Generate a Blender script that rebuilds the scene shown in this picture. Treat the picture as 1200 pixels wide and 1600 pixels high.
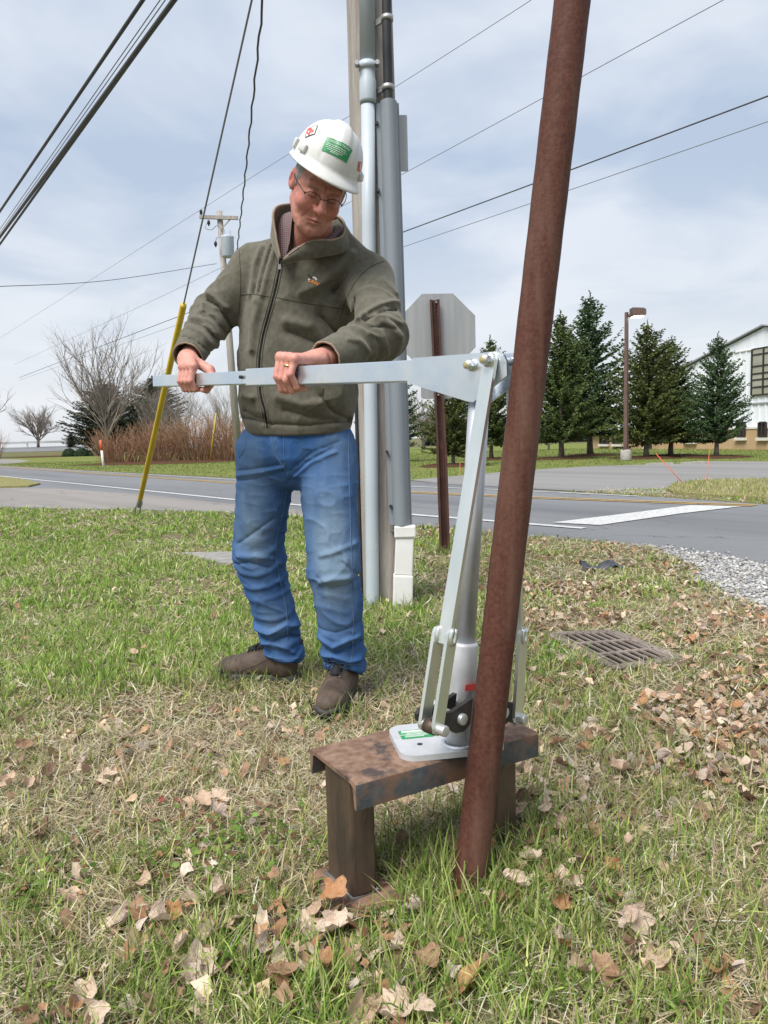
import bpy, bmesh, math, random
import numpy as np
from mathutils import Vector, Matrix
from mathutils.bvhtree import BVHTree

sc = bpy.context.scene
for o in list(bpy.data.objects):
    bpy.data.objects.remove(o)
rad = math.radians

# ------------------------------------------------------------------ camera
CAM = (0.0, 0.0, 0.92)
cd = bpy.data.cameras.new('camera')
cd.sensor_fit = 'HORIZONTAL'; cd.sensor_width = 36.0; cd.lens = 36.0 * 1202 / 1200
cd.clip_start = 0.05; cd.clip_end = 2000
cam = bpy.data.objects.new('camera', cd); sc.collection.objects.link(cam)
cam.matrix_world = (Matrix.Translation(CAM) @ Matrix.Rotation(rad(90 - 5.46), 4, 'X') @ Matrix.Rotation(-0.026, 4, 'Z'))
sc.camera = cam

# ------------------------------------------------------------------ sky: thin overcast over a Nishita sky
SUN_EL, SUN_AZ = 56.0, 215.0          # degrees; azimuth clockwise from +Y (behind the camera, to its left)
world = bpy.data.worlds.new('World'); sc.world = world; world.use_nodes = True
nt = world.node_tree; nt.nodes.clear()
def wn(t, **k):
    n = nt.nodes.new(t)
    for a, v in k.items(): setattr(n, a, v)
    return n
tc = wn('ShaderNodeTexCoord')
sky = wn('ShaderNodeTexSky', sky_type='NISHITA'); sky.sun_disc = False
sky.sun_elevation = rad(SUN_EL); sky.sun_rotation = rad(SUN_AZ); sky.air_density = 1.0; sky.dust_density = 2.0
skm = wn('ShaderNodeMixRGB', blend_type='MULTIPLY'); skm.inputs[0].default_value = 1.0
skm.inputs[2].default_value = (0.036, 0.036, 0.036, 1)
nt.links.new(sky.outputs[0], skm.inputs[1])
# clouds live on a flat deck above: direction / (z + c)
sep = wn('ShaderNodeSeparateXYZ'); nt.links.new(tc.outputs['Generated'], sep.inputs[0])
zz = wn('ShaderNodeMath', operation='MAXIMUM'); nt.links.new(sep.outputs[2], zz.inputs[0]); zz.inputs[1].default_value = 0.0
za = wn('ShaderNodeMath', operation='ADD'); nt.links.new(zz.outputs[0], za.inputs[0]); za.inputs[1].default_value = 0.16
dv = wn('ShaderNodeVectorMath', operation='DIVIDE'); nt.links.new(tc.outputs['Generated'], dv.inputs[0])
cmb = wn('ShaderNodeCombineXYZ')
for i in range(3): nt.links.new(za.outputs[0], cmb.inputs[i])
nt.links.new(cmb.outputs[0], dv.inputs[1])
def noise_w(scale, detail, rough, dist=0.0, off=(0, 0, 0)):
    mp = wn('ShaderNodeMapping'); mp.inputs['Location'].default_value = off
    nt.links.new(dv.outputs[0], mp.inputs[0])
    n = wn('ShaderNodeTexNoise'); n.inputs['Scale'].default_value = scale; n.inputs['Detail'].default_value = detail
    n.inputs['Roughness'].default_value = rough; n.inputs['Distortion'].default_value = dist
    nt.links.new(mp.outputs[0], n.inputs['Vector']); return n
n1 = noise_w(1.5, 6, 0.5, 0.4, (3.1, 1.7, 0))
n2 = noise_w(0.55, 5, 0.5, 0.3, (8.3, 4.2, 0))
cr = wn('ShaderNodeValToRGB'); nt.links.new(n1.outputs[0], cr.inputs[0])
e = cr.color_ramp.elements
e[0].position = 0.40; e[0].color = (0.156, 0.186, 0.232, 1)
e[1].position = 0.61; e[1].color = (0.240, 0.256, 0.282, 1)
cr2 = wn('ShaderNodeValToRGB'); nt.links.new(n2.outputs[0], cr2.inputs[0])
e = cr2.color_ramp.elements
e[0].position = 0.36; e[0].color = (0.82, 0.82, 0.82, 1)
e[1].position = 0.66; e[1].color = (0.97, 0.97, 0.97, 1)
mx = wn('ShaderNodeMixRGB'); nt.links.new(cr2.outputs[0], mx.inputs[0])
nt.links.new(skm.outputs[0], mx.inputs[1])
# the cloud deck thins and pales towards the horizon
hz = wn('ShaderNodeMapRange'); hz.interpolation_type = 'SMOOTHSTEP'; hz.inputs[1].default_value = 0.0; hz.inputs[2].default_value = 0.34; hz.inputs[3].default_value = 0.92; hz.inputs[4].default_value = 0.0
nt.links.new(sep.outputs[2], hz.inputs[0])
pale = wn('ShaderNodeMixRGB'); nt.links.new(hz.outputs[0], pale.inputs[0]); nt.links.new(cr.outputs[0], pale.inputs[1]); pale.inputs[2].default_value = (0.262, 0.269, 0.279, 1)
nt.links.new(pale.outputs[0], mx.inputs[2])
bg = wn('ShaderNodeBackground'); bg.inputs[1].default_value = 1.0
nt.links.new(mx.outputs[0], bg.inputs[0])
wo = wn('ShaderNodeOutputWorld'); nt.links.new(bg.outputs[0], wo.inputs[0])

# ------------------------------------------------------------------ sun behind the cloud
sl = bpy.data.lights.new('sun', 'SUN'); sl.energy = 1.5; sl.angle = rad(32); sl.color = (1.0, 0.965, 0.91)
so = bpy.data.objects.new('sun', sl); sc.collection.objects.link(so)
sd = Vector((math.cos(rad(SUN_EL)) * math.sin(rad(SUN_AZ)), math.cos(rad(SUN_EL)) * math.cos(rad(SUN_AZ)), math.sin(rad(SUN_EL))))
so.rotation_euler = sd.to_track_quat('Z', 'Y').to_euler()
so.location = (0, 0, 30)
vs = sc.view_settings; vs.view_transform = 'Standard'; vs.look = 'None'; vs.exposure = 1.80; vs.gamma = 1.0; vs.use_curve_mapping = False
sc.cycles.max_bounces = 6; sc.cycles.diffuse_bounces = 3; sc.cycles.glossy_bounces = 3; sc.cycles.transparent_max_bounces = 6

# ------------------------------------------------------------------ helpers
C = sc.collection
BASE = {}
def V(*a): return np.array(a, float)
def nrm(a): a = np.asarray(a, float); return a / (np.linalg.norm(a) + 1e-12)

def tag(o, label=None, cat=None, group=None, kind=None):
    if label: o['label'] = label
    if cat: o['category'] = cat
    if group: o['group'] = group
    if kind: o['kind'] = kind
    return o

def thing(name, loc, label, cat, group=None):
    o = bpy.data.objects.new(name, None); C.objects.link(o); o.location = loc
    o.empty_display_size = 0.1
    BASE[o] = np.array(loc, float)
    return tag(o, label, cat, group)

def mesh_np(name, verts, faces, smooth=False, col=None):
    verts = np.asarray(verts, np.float32).reshape(-1, 3)
    me = bpy.data.meshes.new(name)
    if isinstance(faces, np.ndarray):
        k = faces.shape[1]; nf = len(faces); flat = faces.astype(np.int32).ravel()
        starts = np.arange(0, nf * k, k, dtype=np.int32)
    else:
        lens = np.array([len(f) for f in faces], np.int32); nf = len(faces)
        flat = np.array([i for f in faces for i in f], np.int32)
        starts = np.concatenate([[0], np.cumsum(lens)[:-1]]).astype(np.int32)
    me.vertices.add(len(verts)); me.vertices.foreach_set('co', verts.ravel())
    me.loops.add(len(flat)); me.loops.foreach_set('vertex_index', flat)
    me.polygons.add(nf); me.polygons.foreach_set('loop_start', starts)
    me.update(calc_edges=True)
    me.polygons.foreach_set('use_smooth', np.full(nf, bool(smooth)))
    if col is not None:
        ca = me.color_attributes.new('col', 'FLOAT_COLOR', 'POINT')
        c4 = np.ones((len(verts), 4), np.float32); c4[:, :3] = col
        ca.data.foreach_set('color', c4.ravel())
    return me

def obj(name, vf, mat, parent=None, smooth=False, base=None, col=None):
    """one mesh object from world-space verts; parts sit in their thing's frame"""
    v, f = vf
    v = np.asarray(v, float).reshape(-1, 3)
    if parent is not None: b = BASE[parent]
    else: b = np.array(base if base is not None else (0, 0, 0), float)
    me = mesh_np(name, v - b, f, smooth, col)
    if mat is not None: me.materials.append(mat)
    o = bpy.data.objects.new(name, me); C.objects.link(o)
    if parent is not None: o.parent = parent
    else: o.location = b
    BASE[o] = b
    return o

def auto_smooth(o, ang=20):
    ang = min(ang, 20)
    me = o.data
    me.polygons.foreach_set('use_smooth', np.ones(len(me.polygons), bool))
    me.set_sharp_from_angle(angle=rad(ang)); return o

def struct(name, vf, mat, smooth=False, parent=None):
    o = obj(name, vf, mat, parent, smooth)
    if parent is None: o['kind'] = 'structure'
    return o

class MB:
    """collects verts and faces"""
    def __init__(s): s.v = []; s.f = []; s.n = 0
    def add(s, v, f):
        v = np.asarray(v, float).reshape(-1, 3)
        s.v.append(v); s.f += [tuple(int(i) + s.n for i in q) for q in f]; s.n += len(v); return s
    def vf(s): return np.concatenate(s.v), s.f

def frame(d, up=(0, 0, 1)):
    d = nrm(d); up = np.array(up, float)
    if abs(d @ up) > 0.98: up = np.array([0, 1.0, 0]) if abs(d[1]) < 0.9 else np.array([1.0, 0, 0])
    x = nrm(np.cross(up, d)); return x, np.cross(d, x), d

def box(c, s, ax=None):
    """box of full size s about c; ax rows are its axes"""
    c = np.array(c, float); h = np.array(s, float) / 2
    ax = np.eye(3) if ax is None else np.array(ax, float)
    v = [c + ax[0] * h[0] * i + ax[1] * h[1] * j + ax[2] * h[2] * k for i in (-1, 1) for j in (-1, 1) for k in (-1, 1)]
    f = [(0, 1, 3, 2), (4, 6, 7, 5), (0, 4, 5, 1), (2, 3, 7, 6), (0, 2, 6, 4), (1, 5, 7, 3)]
    if np.linalg.det(ax) < 0: f = [q[::-1] for q in f]
    return np.array(v), f

def bbox_bevel(c, s, ax=None, b=0.003):
    """box with chamfered edges"""
    bm = bmesh.new(); bmesh.ops.create_cube(bm, size=1)
    for v in bm.verts: v.co = Vector((v.co.x * s[0], v.co.y * s[1], v.co.z * s[2]))
    bmesh.ops.bevel(bm, geom=list(bm.edges), offset=b, segments=2, affect='EDGES', profile=0.5)
    ax = np.eye(3) if ax is None else np.array(ax, float)
    bm.verts.index_update()
    v = np.array([v.co[:] for v in bm.verts]) @ ax + np.array(c, float)
    f = [tuple(q.index for q in p.verts) for p in bm.faces]
    bm.free()
    if np.linalg.det(ax) < 0: f = [q[::-1] for q in f]
    return v, f

def bar(a, b, w, t, up=(0, 0, 1), bev=0.0):
    """straight bar from a to b; w across (sideways), t along 'up'"""
    a = np.array(a, float); b = np.array(b, float)
    x, y, d = frame(b - a, up); L = np.linalg.norm(b - a)
    if bev: return bbox_bevel((a + b) / 2, (w, t, L), [x, y, d], bev)
    return box((a + b) / 2, (w, t, L), [x, y, d])

def tube(pts, r, n=8, cap=True, closed=False):
    pts = np.array(pts, float); m = len(pts)
    r = np.full(m, r, float) if np.isscalar(r) else np.array(r, float)
    v = []; x = None
    for i in range(m):
        if closed: d = pts[(i + 1) % m] - pts[i - 1]
        else: d = pts[min(i + 1, m - 1)] - pts[max(i - 1, 0)]
        d = nrm(d)
        if x is None: x, y, _ = frame(d)
        else:
            x = nrm(x - d * (x @ d)); y = np.cross(d, x)
        a = np.arange(n) * 2 * math.pi / n
        v.append(pts[i] + r[i] * (np.cos(a)[:, None] * x + np.sin(a)[:, None] * y))
    f = []
    for i in range(m if closed else m - 1):
        j = (i + 1) % m
        for k in range(n):
            f.append((i * n + k, i * n + (k + 1) % n, j * n + (k + 1) % n, j * n + k))
    if cap and not closed:
        f.append(tuple(range(n - 1, -1, -1))); f.append(tuple((m - 1) * n + k for k in range(n)))
    return np.concatenate(v), f

def cyl(a, b, r, n=16, bev=0.0):
    a = np.array(a, float); b = np.array(b, float)
    if bev:
        d = nrm(b - a)
        return tube([a, a + d * bev * .3, a + d * bev, b - d * bev, b - d * bev * .3, b], [r - bev, r - bev * .3, r, r, r - bev * .3, r - bev], n)
    return tube([a, b], r, n)

def prism(poly, origin, ex, ey, ez, t):
    """polygon (list of 2D) in plane ex, ey extruded t along ez, centred"""
    o = np.array(origin, float); ex, ey, ez = [np.array(q, float) for q in (ex, ey, ez)]
    n = len(poly)
    v = [o + ex * p[0] + ey * p[1] - ez * t / 2 for p in poly] + [o + ex * p[0] + ey * p[1] + ez * t / 2 for p in poly]
    f = [tuple(range(n - 1, -1, -1)), tuple(range(n, 2 * n))] + [(i, (i + 1) % n, n + (i + 1) % n, n + i) for i in range(n)]
    area = sum(poly[i][0] * poly[(i + 1) % n][1] - poly[(i + 1) % n][0] * poly[i][1] for i in range(n))
    if (area < 0) != (np.cross(ex, ey) @ ez < 0): f = [q[::-1] for q in f]
    return np.array(v), f

def rrect(w, h, r, n=5):
    p = []
    for cx, cy, a0 in ((w / 2 - r, h / 2 - r, 0), (-w / 2 + r, h / 2 - r, 90), (-w / 2 + r, -h / 2 + r, 180), (w / 2 - r, -h / 2 + r, 270)):
        for i in range(n + 1):
            a = rad(a0 + 90 * i / n); p.append((cx + r * math.cos(a), cy + r * math.sin(a)))
    return p

def sheet(poly, z):
    return [(p[0], p[1], z) for p in poly], [tuple(range(len(poly)))]

def spline(pts, n):
    """Catmull-Rom through pts"""
    p = np.array(pts, float); p = np.vstack([2 * p[0] - p[1], p, 2 * p[-1] - p[-2]])
    out = []
    m = len(p) - 3
    for t in np.linspace(0, m - 1e-6, n):
        i = int(t); u = t - i
        a, b, c, d = p[i:i + 4]
        out.append(.5 * ((2 * b) + (-a + c) * u + (2 * a - 5 * b + 4 * c - d) * u * u + (-a + 3 * b - 3 * c + d) * u ** 3))
    return np.array(out)

# ------------------------------------------------------------------ noise
def _hash(i, j, k, s):
    h = (i * 374761393 + j * 668265263 + k * 2147483647 + s * 974634777) & 0xffffffff
    h = ((h ^ (h >> 13)) * 1274126177) & 0xffffffff
    return ((h ^ (h >> 16)) & 0xffff) / 65535.0
def noise3(P, s=0):
    P = np.asarray(P, np.float64); I = np.floor(P).astype(np.int64); u = P - I; u = u * u * (3 - 2 * u)
    r = 0
    for a in (0, 1):
        for b in (0, 1):
            for c in (0, 1):
                w = (u[:, 0] if a else 1 - u[:, 0]) * (u[:, 1] if b else 1 - u[:, 1]) * (u[:, 2] if c else 1 - u[:, 2])
                r = r + w * _hash(I[:, 0] + a, I[:, 1] + b, I[:, 2] + c, s)
    return r * 2 - 1
def fbm(P, s=0, o=3):
    P = np.asarray(P, float); r = 0; a = 1.0
    for i in range(o):
        r = r + a * noise3(P * 2 ** i, s + i * 17); a *= .5
    return r
def fbm2(x, y, s=0, o=3):
    x = np.asarray(x, float).ravel(); y = np.asarray(y, float).ravel()
    return fbm(np.stack([x, y, np.full_like(x, 0.37 + s)], 1), s, o)
def sstep(a, b, x):
    t = np.clip((x - a) / (b - a), 0, 1); return t * t * (3 - 2 * t)

# ------------------------------------------------------------------ signed-distance modelling (surface nets)
def sd_cap(P, a, b, ra, rb):
    a = np.asarray(a, float); d = np.asarray(b, float) - a
    q = P - a; h = np.clip(q @ d / (d @ d), 0, 1)
    return np.linalg.norm(q - h[:, None] * d, axis=1) - (ra + (rb - ra) * h)
def sd_ell(P, c, r, ax=None):
    q = P - np.asarray(c, float)
    if ax is not None: q = q @ np.asarray(ax, float).T
    r = np.asarray(r, float)
    k0 = np.linalg.norm(q / r, axis=1); k1 = np.linalg.norm(q / r ** 2, axis=1) + 1e-9
    return k0 * (k0 - 1) / k1
def sd_box(P, c, h, ax=None, rnd=0.0):
    q = P - np.asarray(c, float)
    if ax is not None: q = q @ np.asarray(ax, float).T
    q = np.abs(q) - (np.asarray(h, float) - rnd)
    return np.linalg.norm(np.maximum(q, 0), axis=1) + np.minimum(q.max(1), 0) - rnd
def smin(a, b, k):
    h = np.clip(.5 + .5 * (b - a) / k, 0, 1); return b * (1 - h) + a * h - k * h * (1 - h)
def smax(a, b, k): return -smin(-a, -b, k)
def seg_dist(P, pts):
    d = np.full(len(P), 1e9)
    for a, b in zip(pts[:-1], pts[1:]): d = np.minimum(d, sd_cap(P, a, b, 0, 0))
    return d

def sdf_mesh(fn, lo, hi, h):
    lo = np.array(lo, float); hi = np.array(hi, float); B = 8
    nb = np.ceil((hi - lo) / (h * B)).astype(int); n = nb * B
    g = np.stack(np.meshgrid(*[np.arange(k) for k in nb], indexing='ij'), -1).reshape(-1, 3)
    cen = lo + (g * B + (B - 1) / 2) * h
    dc = fn(cen)
    D = np.repeat(np.repeat(np.repeat(dc.reshape(nb), B, 0), B, 1), B, 2).astype(np.float32)
    act = g[np.abs(dc) < h * B * 1.05 + 0.012]
    off = np.stack(np.meshgrid(*[np.arange(B)] * 3, indexing='ij'), -1).reshape(-1, 3)
    for s in range(0, len(act), 400):
        idx = (act[s:s + 400, None, :] * B + off[None]).reshape(-1, 3)
        D[idx[:, 0], idx[:, 1], idx[:, 2]] = fn(lo + idx * h)
    D[0] = D[-1] = 1; D[:, 0] = D[:, -1] = 1; D[:, :, 0] = D[:, :, -1] = 1
    S = D < 0
    cs = np.zeros(tuple(n - 1), np.int8)
    for a in (0, 1):
        for b in (0, 1):
            for c in (0, 1):
                cs += S[a:n[0] - 1 + a, b:n[1] - 1 + b, c:n[2] - 1 + c]
    cell = np.argwhere((cs > 0) & (cs < 8))
    vid = np.full(tuple(n - 1), -1, np.int64); vid[cell[:, 0], cell[:, 1], cell[:, 2]] = np.arange(len(cell))
    pos = np.zeros((len(cell), 3)); cnt = np.zeros(len(cell))
    cor = [(a, b, c) for a in (0, 1) for b in (0, 1) for c in (0, 1)]
    for p in cor:
        for ax in range(3):
            if p[ax]: continue
            q = list(p); q[ax] = 1
            i0 = cell + p; i1 = cell + q
            d0 = D[i0[:, 0], i0[:, 1], i0[:, 2]]; d1 = D[i1[:, 0], i1[:, 1], i1[:, 2]]
            m = (d0 < 0) != (d1 < 0)
            t = np.where(m, d0 / np.where(m, d0 - d1, 1), 0)
            e = np.array(p, float)[None] + 0 * pos; e[:, ax] += t
            pos += np.where(m[:, None], e, 0); cnt += m
    v = lo + (cell + pos / cnt[:, None]) * h
    F = []
    for ax in range(3):
        b, c = (ax + 1) % 3, (ax + 2) % 3
        sl0 = [slice(1, None)] * 3; sl0[ax] = slice(0, n[ax] - 1)
        sl1 = [slice(1, None)] * 3; sl1[ax] = slice(1, n[ax])
        s0 = S[tuple(sl0)]; s1 = S[tuple(sl1)]
        e = np.argwhere(s0 != s1)
        if not len(e): continue
        i = e.copy(); i[:, b] += 1; i[:, c] += 1
        ok = (i[:, b] < n[b] - 1) & (i[:, c] < n[c] - 1)
        i = i[ok]; e = e[ok]
        fl = s0[e[:, 0], e[:, 1], e[:, 2]]
        def vd(db, dc):
            k = i.copy(); k[:, b] -= db; k[:, c] -= dc
            return vid[k[:, 0], k[:, 1], k[:, 2]]
        q = np.stack([vd(1, 1), vd(0, 1), vd(0, 0), vd(1, 0)], 1)
        q[~fl] = q[~fl][:, ::-1]; F.append(q)
    F = np.concatenate(F); F = F[(F >= 0).all(1)]
    # one Newton step onto the true surface
    e = h * .3
    d = fn(v)
    G = np.stack([fn(v + np.eye(3)[k] * e) - d for k in range(3)], 1) / e
    g2 = (G * G).sum(1) + 1e-6
    st = np.clip(d / g2, -h, h)
    v = v - G * st[:, None]
    return v, F

# ------------------------------------------------------------------ materials
def mat(name, c1, c2=None, scale=6, rough=.8, metal=0.0, bump=0.0, bscale=80, spec=.4, lo=.35, hi=.65, detail=5, stretch=None,
        c3=None, scale3=2.0, lo3=.5, hi3=.7, attr=False, rough2=None, trans=0.0, rotz=0.0, stretch3=None):
    m = bpy.data.materials.new(name); m.use_nodes = True
    t = m.node_tree; b = t.nodes['Principled BSDF']
    N = lambda k: t.nodes.new(k)
    L = t.links.new
    co = N('ShaderNodeTexCoord'); vec = co.outputs['Object']
    if stretch:
        mp = N('ShaderNodeMapping'); mp.inputs['Scale'].default_value = stretch; L(vec, mp.inputs[0]); vec = mp.outputs[0]
    vec0 = vec
    def nz(s, d=detail, r=.6, vec=None):
        vec = vec or vec0
        n = N('ShaderNodeTexNoise'); n.inputs['Scale'].default_value = s; n.inputs['Detail'].default_value = d
        n.inputs['Roughness'].default_value = r; L(vec, n.inputs['Vector']); return n
    def rng(sock, a, bb):
        r = N('ShaderNodeMapRange'); r.inputs[1].default_value = a; r.inputs[2].default_value = bb; L(sock, r.inputs[0]); return r.outputs[0]
    def col(c): return (c[0], c[1], c[2], 1)
    out = None
    if attr:
        a = N('ShaderNodeAttribute'); a.attribute_name = 'col'; out = a.outputs['Color']
        if c2 is not None:       # fine mottling on top of the attribute
            n = nz(scale); mxx = N('ShaderNodeMixRGB'); mxx.blend_type = 'MULTIPLY'
            rr = N('ShaderNodeMixRGB'); rr.inputs[1].default_value = col(c1); rr.inputs[2].default_value = col(c2)
            L(rng(n.outputs[0], lo, hi), rr.inputs[0]); mxx.inputs[0].default_value = 1
            L(out, mxx.inputs[1]); L(rr.outputs[0], mxx.inputs[2]); out = mxx.outputs[0]
    elif c2 is not None:
        n = nz(scale); mxx = N('ShaderNodeMixRGB'); mxx.inputs[1].default_value = col(c1); mxx.inputs[2].default_value = col(c2)
        f = rng(n.outputs[0], lo, hi); L(f, mxx.inputs[0]); out = mxx.outputs[0]
        if rough2 is not None:
            mr = N('ShaderNodeMapRange'); mr.inputs[3].default_value = rough; mr.inputs[4].default_value = rough2; L(f, mr.inputs[0]); L(mr.outputs[0], b.inputs['Roughness'])
        if c3 is not None:
            v3 = None
            if stretch3:
                ra_ = N('ShaderNodeMapping'); ra_.inputs['Rotation'].default_value = (0, 0, rotz); L(co.outputs['Object'], ra_.inputs[0])
                rb_ = N('ShaderNodeMapping'); rb_.inputs['Scale'].default_value = stretch3; L(ra_.outputs[0], rb_.inputs[0]); v3 = rb_.outputs[0]
            n3 = nz(scale3, vec=v3); m3 = N('ShaderNodeMixRGB'); L(out, m3.inputs[1]); m3.inputs[2].default_value = col(c3)
            L(rng(n3.outputs[0], lo3, hi3), m3.inputs[0]); out = m3.outputs[0]
    if out is not None: L(out, b.inputs['Base Color'])
    else: b.inputs['Base Color'].default_value = col(c1)
    if not (rough2 is not None and c2 is not None): b.inputs['Roughness'].default_value = rough
    b.inputs['Metallic'].default_value = metal
    b.inputs['Specular IOR Level'].default_value = spec
    if bump:
        n = nz(bscale, 4); bp = N('ShaderNodeBump'); bp.inputs['Strength'].default_value = 1.0; bp.inputs['Distance'].default_value = bump
        L(n.outputs[0], bp.inputs['Height']); L(bp.outputs[0], b.inputs['Normal'])
    if trans:
        tr = N('ShaderNodeBsdfTranslucent')
        if out is not None: L(out, tr.inputs['Color'])
        else: tr.inputs['Color'].default_value = col(c1)
        ms = N('ShaderNodeMixShader'); ms.inputs[0].default_value = trans
        om = t.nodes['Material Output']; L(b.outputs[0], ms.inputs[1]); L(tr.outputs[0], ms.inputs[2]); L(ms.outputs[0], om.inputs['Surface'])
    return m

def mul(c, k): return tuple(x * k for x in c)

# ================================================================== SETTING
rng = np.random.default_rng(7)
def gz(x, y):
    return 1.0 * sstep(72, 106, np.asarray(y, float)) * sstep(0, -14, np.asarray(x, float))

M_ground = mat('ground_soil', (.10, .078, .048), (.18, .15, .09), scale=7, rough=1, bump=.012, bscale=40, c3=(.12, .14, .05), scale3=1.6, lo3=.45, hi3=.6, spec=.1)
M_lawn = mat('lawn_far', (.12, .155, .036), (.18, .20, .06), scale=1.3, rough=1, bump=.03, bscale=25, spec=.1, c3=(.22, .19, .08), scale3=.35, lo3=.52, hi3=.72)
def asphalt(name, a, b, c):
    return mat(name, a, b, scale=90, rough=.85, bump=.004, bscale=160, lo=.3, hi=.7, c3=c, scale3=.7, lo3=.42, hi3=.75, spec=.25, rotz=rad(51), stretch3=(.10, 1.3, 1))
def cracks(m, sc=.55, w=.006, dark=.55):
    t = m.node_tree; b = t.nodes['Principled BSDF']; src = b.inputs['Base Color'].links[0].from_socket
    co = t.nodes.new('ShaderNodeTexCoord'); nz = t.nodes.new('ShaderNodeTexNoise'); nz.inputs['Scale'].default_value = 1.3; nz.inputs['Detail'].default_value = 5; t.links.new(co.outputs['Object'], nz.inputs['Vector'])
    ad = t.nodes.new('ShaderNodeVectorMath'); ad.operation = 'ADD'; t.links.new(co.outputs['Object'], ad.inputs[0]); t.links.new(nz.outputs['Color'], ad.inputs[1])
    vo = t.nodes.new('ShaderNodeTexVoronoi'); vo.feature = 'DISTANCE_TO_EDGE'; vo.inputs['Scale'].default_value = sc; t.links.new(ad.outputs[0], vo.inputs['Vector'])
    mr = t.nodes.new('ShaderNodeMapRange'); mr.inputs[1].default_value = 0; mr.inputs[2].default_value = w; mr.inputs[3].default_value = dark; mr.inputs[4].default_value = 1; t.links.new(vo.outputs['Distance'], mr.inputs[0])
    mx = t.nodes.new('ShaderNodeMixRGB'); mx.blend_type = 'MULTIPLY'; mx.inputs[0].default_value = 1; t.links.new(src, mx.inputs[1]); t.links.new(mr.outputs[0], mx.inputs[2]); t.links.new(mx.outputs[0], b.inputs['Base Color'])
    return m
M_road = cracks(asphalt('asphalt_road', (.145, .15, .158), (.215, .218, .225), (.115, .12, .128)))
M_drive = cracks(asphalt('asphalt_drive', (.20, .182, .168), (.30, .28, .26), (.17, .158, .15)), .4, .008, .6)
M_paint = mat('white_road_paint', (.52, .52, .51), (.26, .26, .26), scale=22, rough=.7, lo=.50, hi=.72, detail=9)
M_yel = mat('yellow_road_paint', (.50, .32, .10), (.30, .235, .14), scale=14, rough=.7)
M_mulch = mat('bark_mulch', (.055, .028, .016), (.12, .062, .036), scale=25, rough=1, bump=.03, bscale=40, spec=.1)
M_conc = mat('concrete', (.33, .31, .28), (.42, .40, .36), scale=9, rough=.9, bump=.003, bscale=90)

# ground: one sheet to the horizon, rising gently far left
gx = np.unique(np.concatenate([np.linspace(-700, -90, 8), np.linspace(-90, 30, 41), np.linspace(30, 700, 8)]))
gy = np.unique(np.concatenate([np.linspace(-60, 60, 13), np.linspace(60, 120, 31), np.linspace(120, 1200, 10)]))
X, Y = np.meshgrid(gx, gy, indexing='ij')
nx_, ny_ = len(gx), len(gy)
vv = np.stack([X.ravel(), Y.ravel(), gz(X, Y).ravel() - 0.0], 1)
ii = np.arange(nx_ * ny_).reshape(nx_, ny_)
ff = np.stack([ii[:-1, :-1].ravel(), ii[1:, :-1].ravel(), ii[1:, 1:].ravel(), ii[:-1, 1:].ravel()], 1)
struct('ground', (vv, ff), M_ground)

def strip(pts, w0, w1, z, name, m, st=True):
    """band along a polyline, offset w0..w1 to its left normal"""
    q_ = np.array(pts, float); cl = np.concatenate([[0], np.cumsum(np.linalg.norm(np.diff(q_, axis=0), axis=1))]); tt = np.unique(np.concatenate([np.linspace(0, cl[-1], 60), cl]))
    p = np.stack([np.interp(tt, cl, q_[:, 0]), np.interp(tt, cl, q_[:, 1])], 1)
    d = np.gradient(p, axis=0); d /= np.linalg.norm(d, axis=1)[:, None]; n = np.stack([-d[:, 1], d[:, 0]], 1)
    a = p + n * w0; b = p + n * w1; k = len(p)
    v = [(q[0], q[1], z) for q in a] + [(q[0], q[1], z) for q in b]
    f = [(i, i + 1, k + i + 1, k + i) for i in range(k - 1)]
    return struct(name, (v, f), m)

# far lawn (other side of the road) lies on the ground sheet
lawn_poly = [(-90, 70), (-46.578, 66.255), (-21.401, 43.134), (-9.428, 27.133), (-4.032, 20.324), (0.570, 16.581), (2.053, 18.081), (3.830, 19.877), (5.840, 21.170), (8.180, 21.300), (9.178, 22.674), (10.591, 21.161), (40, 30), (60, 71)]
struct('far_lawn', sheet(lawn_poly, .004), M_lawn)
road_poly = [(-45, 9.5), (-9.120, 10.708), (-5.940, 11.873), (-3.605, 10.800), (-2.022, 10.089), (-0.292, 8.641), (0.333, 8.047), (1.323, 6.893), (1.863, 6.364), (2.139, 5.943), (2.296, 5.267), (2.216, 4.184), (7, 3.2), (30, 1), (30, 9), (5.010, 8.557), (3.940, 10.594), (2.718, 12.498), (0.561, 16.335), (-3.925, 19.779), (-9.097, 26.173), (-20.228, 40.761), (-94.102, 133.982), (-120, 150), (-128, 140), (-46, 20)]
struct('road', sheet(road_poly, .004), M_road)
drive_r = [(1.254, 14.890), (0.574, 16.706), (2.087, 18.381), (3.871, 20.094), (5.897, 21.374), (8.227, 21.424), (9.273, 22.908), (10.693, 21.365), (40, 29), (40, 15), (8.845, 13.243), (4.793, 12.470), (4.141, 11.260), (3.064, 12.215)]
struct('parking_driveway', sheet(drive_r, .008), asphalt('asphalt_parking', (.19, .185, .18), (.27, .26, .25), (.16, .16, .165)))
drive_l = [(-45, 9.6), (-9.392, 11.030), (-6.004, 12.003), (-3.640, 10.907), (-2.041, 10.183), (-0.599, 8.925), (-0.307, 9.146), (-1.397, 10.466), (-2.291, 11.457), (-4.438, 14.196), (-7.164, 16.911), (-8.882, 17.823), (-14.700, 19.661), (-45, 15)]
struct('side_driveway', sheet(drive_l, .008), M_drive)
lane = [(-46.184, 73.514), (-32.834, 66.250), (-27.762, 59.487), (-24.115, 52.878), (-22.717, 48.221), (-21.823, 43.987), (-30.244, 48.098)]
struct('side_lane', sheet(lane, .010), M_drive)
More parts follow.
